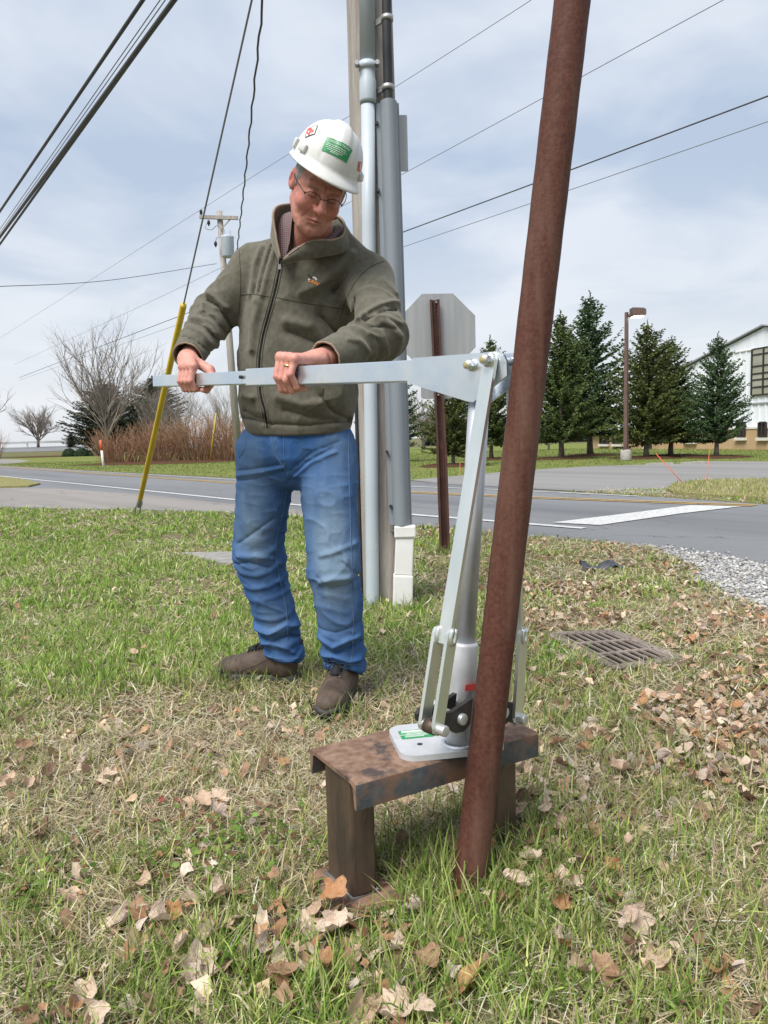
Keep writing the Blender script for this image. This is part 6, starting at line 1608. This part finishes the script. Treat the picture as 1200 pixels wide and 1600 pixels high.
# ------------------------------------------------------------------ plaid shirt in the open neck
M_plaid = bpy.data.materials.new('plaid_shirt'); M_plaid.use_nodes = True; t_ = M_plaid.node_tree; b_ = t_.nodes['Principled BSDF']; b_.inputs['Roughness'].default_value = .9
tcn = t_.nodes.new('ShaderNodeTexCoord'); prev = None
rgb = t_.nodes.new('ShaderNodeRGB'); rgb.outputs[0].default_value = (.13, .03, .028, 1); prev = rgb.outputs[0]
for ax_, sc_, colr, th_ in (('X', 26, (.05, .05, .07, 1), .5), ('Z', 26, (.05, .05, .07, 1), .5), ('X', 52, (.34, .31, .29, 1), .93), ('Z', 52, (.34, .31, .29, 1), .93)):
    w_ = t_.nodes.new('ShaderNodeTexWave'); w_.bands_direction = ax_; w_.inputs['Scale'].default_value = sc_; t_.links.new(tcn.outputs['Object'], w_.inputs['Vector'])
    g_ = t_.nodes.new('ShaderNodeMath'); g_.operation = 'GREATER_THAN'; g_.inputs[1].default_value = th_; t_.links.new(w_.outputs[1], g_.inputs[0])
    h_ = t_.nodes.new('ShaderNodeMath'); h_.operation = 'MULTIPLY'; h_.inputs[1].default_value = .6; t_.links.new(g_.outputs[0], h_.inputs[0])
    mxx = t_.nodes.new('ShaderNodeMixRGB'); mxx.inputs[2].default_value = colr; t_.links.new(h_.outputs[0], mxx.inputs[0]); t_.links.new(prev, mxx.inputs[1]); prev = mxx.outputs[0]
t_.links.new(prev, b_.inputs['Base Color'])
def band(a, b, n=24, off=0.0, nm='shirt', par=None):
    a = spline(a, n); b = spline(b, n); v = np.concatenate([a, (a + b) / 2 + FW * .004, b]); return obj(nm, (v, grid_f(n, 3)), M_plaid, par or man, True)
sh = band([V(-0.2985, 2.4620, 1.4841), V(-0.3141, 2.4900, 1.5398), V(-0.3198, 2.5200, 1.6027), V(-0.3019, 2.5700, 1.6518), V(-0.2094, 2.6600, 1.6831)], [V(-0.2848, 2.4680, 1.4968), V(-0.2722, 2.4780, 1.5456), V(-0.2653, 2.4900, 1.6069), V(-0.2562, 2.5300, 1.6473), V(-0.2032, 2.6400, 1.6876)])
band([V(-0.2884, 2.4620, 1.4877), V(-0.2525, 2.4500, 1.5053), V(-0.2055, 2.4400, 1.5171), V(-0.1466, 2.4500, 1.5296), V(-0.1079, 2.5000, 1.5803)], [V(-0.2868, 2.4680, 1.4968), V(-0.2529, 2.4580, 1.5188), V(-0.2038, 2.4480, 1.5325), V(-0.1526, 2.4580, 1.5453), V(-0.1181, 2.5100, 1.5949)], nm='shirt_collar', par=sh)

# ================================================================== GROUND COVER
def inpoly(x, y, poly):
    r = np.zeros(len(x), bool); n = len(poly)
    for i in range(n):
        x0, y0 = poly[i][:2]; x1, y1 = poly[(i + 1) % n][:2]
        c = (y0 > y) != (y1 > y)
        with np.errstate(divide='ignore', invalid='ignore'):
            r ^= c & (x < (x1 - x0) * (y - y0) / (y1 - y0 + 1e-12) + x0)
    return r
gravel_poly = [(2.090, 6.167), (2.128, 5.842), (2.088, 5.246), (2.081, 4.965), (1.917, 4.713), (1.963, 4.497), (1.883, 4.192), (1.964, 3.891), (2.102, 3.412), (4.2, 3.2), (6.0, 3.6), (2.813, 4.585), (2.551, 5.067), (2.432, 5.474), (2.243, 5.822)]
foot = [(Bp + be * e_ + bw * w_)[:2] for e_, w_ in ((-.03, -.012), (.10, -.012), (.10, .18), (-.03, .18))]
foot2 = [(Bp + be * e_ + bw * w_)[:2] for e_, w_ in ((.335, .007), (.455, .007), (.455, .177), (.335, .177))]
drain_p = [q[:2] for q in dc_]; slab_p = [q[:2] for q in sl_]
bootR = [(-.35, 2.83), (-.63, 2.895), (-.69, 2.955), (-.64, 2.99), (-.34, 2.915)]; bootL = [(-.10, 2.745), (-.20, 2.745), (-.262, 2.47), (-.21, 2.395), (-.15, 2.46)]
def open_ground(x, y, edge=0.0):
    m = ~inpoly(x, y, road_poly) & ~inpoly(x, y, gravel_poly)
    for p in (foot, foot2, drain_p, slab_p, bootR, bootL): m &= ~inpoly(x, y, p)
    m &= np.hypot(x - .150, y - 1.478) > .036
    m &= np.hypot(x - .0, y - 4.36) > .135; m &= np.hypot(x + .06, y - 4.19) > .04; m &= ~((np.abs(x - .105) < .055) & (np.abs(y - 4.17) < .052))
    return m
def greenness(x, y):
    """1 lush lawn, 0 dead thatch"""
    n = fbm2(x * 1.7, y * 1.7, 5, 4); n2 = fbm2(x * 5.5, y * 5.5, 9, 3)
    g = .57 + .50 * n + .22 * n2
    g += .45 * sstep(2.7, 3.5, y) * sstep(.6, -.4, x) - .40 * np.exp(-(((x + .55) / .65) ** 2 + ((y - 1.95) / .5) ** 2)) - .10 * np.exp(-(((x + .35) / .3) ** 2 + ((y - 1.6) / .25) ** 2))
    g += .25 * np.exp(-((y - 1.25) / .2) ** 2) + .25 * np.exp(-(((x - .35) / .3) ** 2 + ((y - 1.5) / .3) ** 2)) - .08 * sstep(.5, 1.1, x) * sstep(2.6, 3.4, y)
    return np.clip(g, .04, 1.15)
def blades(rg, x, y, z, L, w, az, lean, curl, col, seg=3, flat=None):
    """ribbon blades: base, direction az, lean from vertical, extra curl to the tip"""
    n = len(x); k = seg + 1
    t = np.linspace(0, 1, k)[None, :]
    ang = lean[:, None] + curl[:, None] * t
    ds = L[:, None] / seg
    hx_ = np.concatenate([np.zeros((n, 1)), np.cumsum(np.sin(ang[:, :-1]) * ds, 1)], 1); hz_ = np.concatenate([np.zeros((n, 1)), np.cumsum(np.cos(ang[:, :-1]) * ds, 1)], 1)
    P = np.stack([x[:, None] + hx_ * np.cos(az)[:, None], y[:, None] + hx_ * np.sin(az)[:, None], np.maximum(z[:, None] + hz_, .002)], -1)
    tw = az + math.pi / 2 + rg.normal(0, .5, n)
    sd_ = np.stack([np.cos(tw), np.sin(tw), rg.normal(0, .25, n)], 1)
    wd = (w[:, None] * (1 - t ** 2 * .85)) * .5
    vv_ = [] 
    A_ = P[:, :-1] - sd_[:, None] * wd[:, :-1, None]; B_ = P[:, :-1] + sd_[:, None] * wd[:, :-1, None]
    v = np.concatenate([np.stack([A_, B_], 2).reshape(n, -1, 3), P[:, -1:]], 1); m = 2 * seg + 1
    b = np.arange(n)[:, None] * m
    tri = []
    for s in range(seg - 1): tri += [[2 * s, 2 * s + 1, 2 * s + 3], [2 * s, 2 * s + 3, 2 * s + 2]]
    tri += [[2 * seg - 2, 2 * seg - 1, 2 * seg]]
    f = (b[:, None, :] + np.array(tri)[None]).reshape(-1, 3)
    c = np.repeat(col, m, 0)
    return v.reshape(-1, 3), f, c
M_gr = mat('grass_blades', (.88, .88, .88), (1.12, 1.12, 1.12), scale=40, rough=.6, attr=True, spec=.25, trans=.38)
GREEN = np.array([[.13, .205, .045], [.195, .28, .062], [.26, .335, .085], [.335, .37, .12], [.42, .41, .17]])
STRAW = np.array([[.54, .455, .30], [.62, .54, .38], [.47, .38, .245], [.68, .62, .47], [.37, .28, .185]])
def scatter(n, y0, y1, rg, kx=.78, pad=.25):
    y = np.sqrt(rg.uniform(y0 ** 2, y1 ** 2, n)); x = rg.uniform(-1, 1, n) * (kx * .66 * y + pad); return x, y
def pick(rg, pal, n, jit=.26):
    c = pal[rg.integers(0, len(pal), n)]; return np.clip(c * (1 + rg.normal(0, jit, (n, 1))), .01, .8)
GV, GF, GC = [], [], []; goff = 0
def addg(v, f, c):
    global goff
    GV.append(v); GF.append(f + goff); GC.append(c); goff += len(v)
rg = np.random.default_rng(101)
# near: thatch of straw lying about
for (n, y0, y1, ls, ws, seg) in ((52000, 1.0, 2.4, 1.0, 1.0, 2), (52000, 2.4, 4.2, 1.05, 1.5, 2), (40000, 4.2, 7.2, 1.2, 2.3, 2), (26000, 7.2, 12.2, 1.4, 3.6, 2)):
    x, y = scatter(n, y0, y1, rg); m = open_ground(x, y); x, y = x[m], y[m]; k = len(x)
    g = greenness(x, y); keep = rg.random(k) < np.clip(1.15 - .80 * g, .16, 1); x, y, g = x[keep], y[keep], g[keep]; k = len(x)
    addg(*blades(rg, x, y, rg.uniform(.002, .016, k), rg.uniform(.03, .085, k) * ls, rg.uniform(.0016, .0034, k) * ws, rg.uniform(0, 6.283, k), rg.uniform(1.05, 1.6, k), rg.normal(.1, .35, k), pick(rg, STRAW, k), seg))
# near: green tufts
for (nt_, per, y0, y1, ls, ws, seg) in ((4700, 15, 1.0, 2.4, 1.0, 1.0, 3), (6000, 11, 2.4, 4.2, 1.0, 1.25, 3), (7600, 9, 4.2, 7.2, 1.05, 2.1, 2), (8200, 6, 7.2, 12.2, 1.15, 3.4, 2)):
    tx, ty = scatter(nt_, y0, y1, rg); g = greenness(tx, ty); keep = rg.random(nt_) < np.clip(g * 1.15 + .12, .15, 1); tx, ty, g = tx[keep], ty[keep], g[keep]
    rep = rg.poisson(per * (.55 + .6 * g)); x = np.repeat(tx, rep); y = np.repeat(ty, rep); gg = np.repeat(g, rep); k = len(x)
    sz = np.repeat(rg.uniform(.6, 1.25, len(tx)) * (.72 + .42 * g), rep)
    a = rg.uniform(0, 6.283, k); r = rg.exponential(.016, k); x = x + r * np.cos(a); y = y + r * np.sin(a)
    m = open_ground(x, y); x, y, gg, sz, a, r = x[m], y[m], gg[m], sz[m], a[m], r[m]; k = len(x)
    lush = sstep(.35, .95, gg)
    L = rg.gamma(6, .0095, k) * sz * ls * (1 - .30 * sstep(2.6, 3.6, y)); nf = np.minimum(np.hypot(x + .10, y - 1.40) / .20, 1); L = np.clip(L * .82 * (.35 + .65 * nf), .014, .14)
    az = a + rg.normal(0, .9, k); lean = np.abs(rg.normal(.28, .28, k)) + r * 8; curl = np.abs(rg.normal(.5, .5, k))
    c = pick(rg, GREEN, k); st = rg.random(k) < (.30 - .18 * lush); c[st] = pick(rg, STRAW, int(st.sum())); c = c * (1 + .25 * (lush[:, None] - .5) * np.array([-.25, .1, -.3]))
    c = c * np.where((y > 2.9)[:, None], np.array([.98, 1.14, .82]), np.array([1.08, 1.12, 1.0]))
    addg(*blades(rg, x, y, np.zeros(k), L, rg.uniform(.0022, .0046, k) * ws, az, lean, curl, np.clip(c, .01, .8), seg))
# sparser cover beyond the sides of the view
n = 60000; y = np.sqrt(rg.uniform(.8, 100, n)); sgx = np.where(rg.random(n) < .5, -1, 1); x = sgx * (.515 * y + .2 + rg.random(n) ** 1.5 * (.75 * y + .5)); m = open_ground(x, y); x, y = x[m], y[m]; k = len(x)
g = greenness(x, y); gr_ = rg.random(k) < np.clip(g, .2, .9); c = pick(rg, STRAW, k); c[gr_] = pick(rg, GREEN, int(gr_.sum()))
addg(*blades(rg, x, y, np.zeros(k), rg.uniform(.03, .075, k), rg.uniform(.004, .007, k) * (.6 + y / 5), rg.uniform(0, 6.283, k), np.where(gr_, np.abs(rg.normal(.3, .3, k)), rg.uniform(.8, 1.5, k)), rg.uniform(0, .8, k), c, 2))
# long blades at the foot of things
pts = []
for (cx, cy, sx, sy, n) in ((.15, 1.45, .10, .07, 330), (.30, 1.62, .14, .09, 420), (.05, 1.62, .2, .08, 420), (0, 4.2, .22, .12, 300), (.48, 6.0, .1, .06, 90), (-.5, 2.88, .25, .10, 260), (-.16, 2.45, .14, .10, 160), (-.65, 1.20, .20, .08, 260), (.45, 1.40, .30, .15, 420), (1.0, 1.7, .3, .3, 300), (-3.2, 9.95, .15, .1, 80)):
    pts.append(np.stack([rg.normal(cx, sx, n), rg.normal(cy, sy, n)], 1))
pts = np.concatenate(pts); m = open_ground(pts[:, 0], pts[:, 1]); pts = pts[m]; k = len(pts)
addg(*blades(rg, pts[:, 0], pts[:, 1], np.zeros(k), rg.uniform(.06, .135, k), rg.uniform(.0022, .0042, k), rg.uniform(0, 6.283, k), np.abs(rg.normal(.3, .25, k)), np.abs(rg.normal(.9, .5, k)), pick(rg, GREEN[:4], k), 4))
# other side of the road and the verges
for poly, n, ls, zb in ((lawn_poly, 52000, 1.0, .0), (isl, 9000, 1.0, .045), (isr, 5000, 1.0, .045)):
    if poly is lawn_poly:
        x, y = scatter(n, 12.5, 46, rg, .86, 1.0); m = inpoly(x, y, poly); m &= y < 46
    else:
        pp = np.array(poly); x = rg.uniform(max(pp[:, 0].min(), -20), min(pp[:, 0].max(), 9), n); y = rg.uniform(pp[:, 1].min(), pp[:, 1].max(), n); m = inpoly(x, y, poly)
    x, y = x[m], y[m]; k = len(x)
    pal = GREEN[:4] if poly is lawn_poly else np.concatenate([GREEN[2:], STRAW[:2]])
    addg(*blades(rg, x, y, np.full(k, zb), rg.uniform(.035, .075, k) * (1 if poly is lawn_poly else 1.1), rg.uniform(.008, .016, k) * (y / 22 + .35), rg.uniform(0, 6.283, k), np.abs(rg.normal(.4, .3, k)), rg.uniform(0, .8, k), pick(rg, pal, k) * (.72 if poly is lawn_poly else .9), 2))
go = obj('grass', (np.concatenate(GV), np.concatenate(GF)), M_gr, None, col=np.concatenate(GC))
tag(go, 'autumn lawn grass, green blades mixed with dry straw', 'grass', kind='stuff')

# clover and broadleaf weeds
n = 1500; wx = np.concatenate([rg.normal(-.38, .09, 420), rg.normal(-.75, .07, 160), rg.uniform(-1.2, .9, 200)]); wy = np.concatenate([rg.normal(1.66, .08, 420), rg.normal(1.52, .05, 160), rg.uniform(1.1, 2.2, 200)])
m = open_ground(wx, wy); wx, wy = wx[m], wy[m]; n = len(wx)
cen = np.stack([wx, wy, rg.uniform(.012, .035, n)], 1); nn = np.stack([rg.normal(0, .35, n), rg.normal(-.15, .35, n), np.ones(n)], 1); nn /= np.linalg.norm(nn, axis=1)[:, None]
xx = np.cross(nn, rg.normal(0, 1, (n, 3))); xx /= np.linalg.norm(xx, axis=1)[:, None]; yy = np.cross(nn, xx); s = rg.uniform(.004, .009, n)[:, None]
ang = np.arange(7) * 6.283 / 7
v = np.stack([cen + s * (math.cos(a) * xx + math.sin(a) * yy * .85) for a in ang], 1).reshape(-1, 3); f = np.arange(7 * n).reshape(-1, 7)
o = obj('clover', (v, f), M_gr, None, col=np.repeat(pick(rg, np.array([[.10, .18, .03], [.15, .24, .05], [.20, .26, .05], [.20, .10, .05]]), n), 7, 0)); tag(o, 'low clover and weed leaves in the grass', 'weeds', kind='stuff')

# ------------------------------------------------------------------ gravel
gp_ = np.array(gravel_poly); n = 30000
x = rg.uniform(1.6, 4.6, n); y = rg.uniform(3.2, 6.3, n); m = inpoly(x, y, gravel_poly) | (inpoly(x + rg.normal(0, .07, n), y + rg.normal(0, .07, n), gravel_poly)); x, y = x[m], y[m]; n = len(x)
octv = np.array([[1, 0, 0], [-1, 0, 0], [0, 1, 0], [0, -1, 0], [0, 0, 1], [0, 0, -1], [.6, .6, .5], [-.6, -.5, .6]]); octf = np.array([[0, 6, 4], [0, 2, 6], [2, 4, 6], [2, 1, 4], [1, 7, 4], [1, 3, 7], [3, 4, 7], [3, 0, 4], [2, 0, 5], [1, 2, 5], [3, 1, 5], [0, 3, 5]])
sz = rg.uniform(.006, .016, (n, 1, 1)); rt = rg.uniform(0, 6.283, n); cr_, sr_ = np.cos(rt)[:, None], np.sin(rt)[:, None]
q = octv[None] * rg.uniform(.6, 1.15, (n, 8, 3)) * sz; q = np.stack([q[:, :, 0] * cr_ - q[:, :, 1] * sr_, q[:, :, 0] * sr_ + q[:, :, 1] * cr_, q[:, :, 2] * .75], -1) + np.stack([x, y, rg.uniform(.006, .02, n)], 1)[:, None]
f = (np.arange(n)[:, None, None] * 8 + octf[None]).reshape(-1, 3)
M_gv = mat('limestone_gravel', (.85, .85, .85), (1.1, 1.1, 1.1), scale=60, rough=.95, attr=True, spec=.2)
o = obj('gravel', (q.reshape(-1, 3), f), M_gv, None, col=np.repeat(pick(rg, np.array([[.31, .31, .315], [.40, .395, .385], [.22, .22, .23], [.29, .265, .235], [.48, .48, .465]]), n, .12), 8, 0)); tag(o, 'pale limestone gravel patch beside the road', 'gravel', kind='stuff')
struct('gravel_bed', sheet(gravel_poly, .008), mat('gravel_dust', (.26, .25, .235), (.34, .33, .31), scale=30, rough=1, bump=.006, bscale=70))

# ------------------------------------------------------------------ fallen leaves
def leaf_mesh(seed, kind):
    r = np.random.default_rng(seed); n = 30; a = np.linspace(0, 2 * math.pi, n, endpoint=False)
    if kind == 0:       # maple: five pointed lobes
        rad_ = .58 + .42 * np.abs(np.cos(2.5 * (a - math.pi / 2))) ** 1.3 * (.75 + .25 * np.cos(a - math.pi / 2)) + r.normal(0, .05, n)
    elif kind == 1:     # oak: long with waves
        rad_ = .42 / np.sqrt((np.cos(a) / .62) ** 2 + (np.sin(a) / 1.05) ** 2) * 1.15 * (1 + .20 * np.cos(9 * a)) + .45 * np.abs(np.sin(a)) ** 3 * .6
    else:               # plain ovate
        rad_ = 1 / np.sqrt((np.cos(a) / .52) ** 2 + (np.sin(a) / .95) ** 2) + r.normal(0, .03, n)
    rings_ = [0.0, .33, .66, 1.0]; v = [(0, 0, 0)]
    for t in rings_[1:]:
        for i in range(n): v.append((rad_[i] * t * math.cos(a[i]), rad_[i] * t * math.sin(a[i]), 0))
    v = np.array(v); x, y = v[:, 0], v[:, 1]
    c1, c2, c3 = r.uniform(.55, 1.5), r.uniform(-.3, .7), r.uniform(0, 6.28)
    # curl about an axis, cup, crumple
    d = x * math.cos(c3) + y * math.sin(c3); e_ = -x * math.sin(c3) + y * math.cos(c3)
    R_ = 1 / (c1 * 1.5); th = d / R_; d2 = R_ * np.sin(th); z = R_ * (1 - np.cos(th))
    z = z + c2 * .45 * e_ ** 2 + .075 * fbm(np.stack([x * 2.0, y * 2.3, 0 * x + seed], 1), seed, 3) + .06 * np.abs(np.sin(2.5 * np.arctan2(y, x))) * np.hypot(x, y)
    v = np.stack([d2 * math.cos(c3) - e_ * math.sin(c3), d2 * math.sin(c3) + e_ * math.cos(c3), z], 1)
    f = [(0, 1 + i, 1 + (i + 1) % n) for i in range(n)]
    for k in range(2): f += [(1 + k * n + i, 1 + (k + 1) * n + i, 1 + (k + 1) * n + (i + 1) % n, 1 + k * n + (i + 1) % n) for i in range(n)]
    # stalk
    s0 = len(v); st = np.array([(-.015, 0, z[0]), (.015, 0, z[0]), (.012, -1.35, z[0] + .12), (-.012, -1.35, z[0] + .12)]); v = np.vstack([v, st]); f.append((s0, s0 + 1, s0 + 2, s0 + 3))
    return v - [0, 0, v[:, 2].min()], f
def leaf_mat(nm, a, b): return mat(nm, a, b, scale=2.2, rough=.75, bump=.006, bscale=5, spec=.3, trans=.22, detail=4)
LM = [('pale tan', leaf_mat('leaf_pale', (.60, .45, .335), (.72, .58, .46))), ('tan', leaf_mat('leaf_tan', (.52, .36, .245), (.64, .47, .35))), ('brown', leaf_mat('leaf_brown', (.28, .16, .09), (.42, .27, .17))), ('orange brown', leaf_mat('leaf_orange', (.42, .20, .09), (.54, .31, .165))),
      ('dark brown', leaf_mat('leaf_dark', (.14, .08, .05), (.24, .145, .095))), ('grey brown', leaf_mat('leaf_grey', (.54, .42, .345), (.66, .53, .45)))]
LK_ = []
for k in range(9):
    v, f = leaf_mesh(200 + k, (0, 0, 1, 0, 2, 1, 0, 2, 0)[k])
    ms = []
    for nm, m_ in LM:
        me = mesh_np('fallen_leaf', v, f, True); me.materials.append(m_); ms.append(me)
    LK_.append(ms)
def leaf_density(x, y):
    d = .05 + .55 * sstep(-.05, .45, x) * sstep(2.6, 1.0, y) + .6 * sstep(.45, 1.0, x) + .14 * np.exp(-((y - 1.2) / .16) ** 2) + .45 * np.exp(-(((x - .12) / .3) ** 2 + ((y - 1.3) / .14) ** 2)) + .3 * np.exp(-(((x + .08) / .22) ** 2 + ((y - 1.32) / .12) ** 2))
    n = fbm2(x * 3, y * 3, 77, 3); return np.clip(d * (.55 + 1.1 * n) + .0, .012, 1)
x, y = scatter(9000, 1.08, 4.2, rg, .78, .12); m = open_ground(x, y) & (rg.random(len(x)) < leaf_density(x, y)); x, y = x[m], y[m]
# keep them a little apart
sel = []; 
for i in range(len(x)):
    if all((x[i] - x[j]) ** 2 + (y[i] - y[j]) ** 2 > .0011 for j in sel[-90:]): sel.append(i)
x, y = x[sel], y[sel]
near = np.argsort(y); wgt = 1 / np.maximum(y - .6, .4) ** 1.6; prob = rg.choice(len(y), 285, replace=False, p=wgt / wgt.sum())
def where(a, b):
    if b < 1.55 and a < -.28: return 'in the bottom left grass'
    if b < 1.55 and a < .22: return 'in front of the steel bench'
    if b < 1.75 and a >= .22: return 'right of the rusty pipe foot'
    if b < 2.7 and a < -.05: return 'on the thin grass left of the bench'
    if b < 2.7: return 'on the grassy slope right of the bench'
    if a > .45: return 'around the storm drain'
    return 'on the lawn near the man'
def put_leaf(px_, py_, size, k, c, rx, ry, rz, z=.012):
    nm, _ = LM[c]; o = bpy.data.objects.new('fallen_leaf', LK_[k][c]); C.objects.link(o)
    o.location = (px_, py_, z); o.scale = (size,) * 3; o.rotation_euler = (rx, ry, rz)
    kind = ('maple', 'maple', 'wavy edged', 'maple', 'plain oval', 'wavy edged', 'maple', 'plain oval', 'maple')[k]
    sz_ = 'small' if size < .023 else 'mid sized' if size < .031 else 'large'
    return tag(o, f'{sz_} {nm} {kind} fallen leaf {where(px_, py_)}', 'leaf', 'fallen leaves in the grass')
for i in prob:
    c = int(rg.choice(6, p=(.28, .27, .16, .10, .05, .14))); k = int(rg.integers(0, 9))
    put_leaf(float(x[i]), float(y[i]), float(rg.uniform(.019, .039) * (1.0 if y[i] < 2.2 else .8)), k, c, float(rg.normal(0, .4)), float(rg.normal(0, .4)), float(rg.uniform(0, 6.28)), float(rg.uniform(.018, .045)))
# a few that stand out
for (p, s, k, c, rx, ry, rz, lb) in ((V(-0.3426, 1.2468, 0.0200), .047, 0, 0, .5, .2, .6, 'large pale curled maple leaf in the grass at bottom left'), (V(0.1138, 1.1790, 0.0200), .050, 4, 3, -.3, .5, 2.2, 'big orange brown leaf below the pipe at the bottom edge'),
        (V(-0.3235, 1.8301, 0.0200), .036, 2, 2, .2, .3, 1.2, 'single brown curled leaf on bare thatch left of the bench'), (V(-0.6466, 1.4582, 0.0200), .040, 1, 1, .2, -.3, 2.5, 'tan leaf with a dark base lying at the left in the grass'),
        (V(-0.0004, 1.1268, 0.0200), .046, 3, 0, .3, .3, 4.0, 'pale crumpled leaf at the very bottom under the bench leg'), (V(0.5342, 1.2011, 0.0200), .042, 5, 3, -.4, .2, .3, 'rust coloured folded leaf near the bottom right corner'), (V(-0.0606, 1.1221, 0.0200), .044, 6, 1, -.2, .5, 5.2, 'broad tan leaf at the bottom centre edge')):
    o = put_leaf(p[0], p[1], s, k, c, rx, ry, rz, .022); o['label'] = lb
M_redl = leaf_mat('leaf_red', (.30, .07, .06), (.40, .13, .10))
for i, (p, lb) in enumerate(((V(-0.5820, 1.8680, 0.0200), 'small red leaf lying left of its twin on the thatch'), (V(-0.5402, 1.8691, 0.0200), 'small red leaf lying right of its twin on the thatch'), (V(-0.5667, 1.7660, 0.0200), 'small red leaf just below the red pair'))):
    me = LK_[4 if i else 7][0].copy(); me.materials.clear(); me.materials.append(M_redl); o = bpy.data.objects.new('fallen_leaf', me); C.objects.link(o); o.location = p; o.scale = (.016,) * 3; o.rotation_euler = (.3, -.2, i * 2.1); tag(o, lb, 'leaf', 'fallen leaves in the grass')
# the rest of the litter, farther off and too many to count
def litter(n, y0, y1, dens, size, seed):
    r = np.random.default_rng(seed); x, y = scatter(n, y0, y1, r, .8, .1); m = open_ground(x, y) & (r.random(n) < dens(x, y)); x, y = x[m], y[m]; n = len(x)
    bv = np.array([[0, 0, .0], [.5, -.25, .18], [1.0, .1, .05], [.45, .55, .2], [.1, 1.0, .1], [-.5, .5, .22], [-1, .05, .05], [-.45, -.4, .2], [0, -.9, .05]])
    s = r.uniform(size * .6, size * 1.3, (n, 1, 1)); q = bv[None] * r.uniform(.55, 1.2, (n, 9, 3)) * s; a = r.uniform(0, 6.283, n)[:, None]; tl = r.normal(0, .55, (n, 1)); tk = r.normal(0, .55, (n, 1))
    X_ = q[:, :, 0] * np.cos(a) - q[:, :, 1] * np.sin(a); Y_ = q[:, :, 0] * np.sin(a) + q[:, :, 1] * np.cos(a); Z_ = q[:, :, 2] * r.uniform(-.5, 1.6, (n, 1)) + X_ * tl + Y_ * tk
    v = np.stack([X_ + x[:, None], Y_ + y[:, None], np.maximum(Z_ + r.uniform(.008, .03, (n, 1)), .003)], -1)
    f = (np.arange(n)[:, None, None] * 9 + np.array([[0, i, i + 1] for i in range(1, 8)] + [[0, 8, 1]])[None]).reshape(-1, 3)
    c = pick(r, np.array([[.54, .43, .32], [.44, .32, .215], [.31, .195, .125], [.36, .20, .11], [.17, .11, .075], [.44, .37, .31], [.25, .15, .10]]), n, .2)
    return v.reshape(-1, 3), f, np.repeat(c, 9, 0)
L1_ = litter(16000, 1.08, 2.6, lambda x, y: leaf_density(x, y) * .85 + .02, .018, 301)
L2_ = litter(20000, 2.6, 4.6, lambda x, y: np.clip(sstep(.25, .9, x) * (.22 + .75 * fbm2(x * 3, y * 3, 12, 3)) + .02, .012, 1), .016, 302)
L3_ = litter(16000, 4.6, 8.4, lambda x, y: np.clip(sstep(.0, .7, x) * (.32 + .75 * fbm2(x * 2, y * 2, 14, 3)) + .012, .008, 1), .018, 303)
v = np.concatenate([q[0] for q in (L1_, L2_, L3_)]); o1 = len(L1_[0]); o2 = o1 + len(L2_[0]); f = np.concatenate([L1_[1], L2_[1] + o1, L3_[1] + o2]); c = np.concatenate([q[2] for q in (L1_, L2_, L3_)])
M_lit = mat('leaf_litter', (.8, .8, .8), (1.2, 1.2, 1.2), scale=50, rough=.85, attr=True, spec=.2, trans=.12)
tag(obj('leaf_litter', (v, f), M_lit, None, col=c), 'scattered dry leaf litter in the grass and by the road', 'leaf litter', kind='stuff')
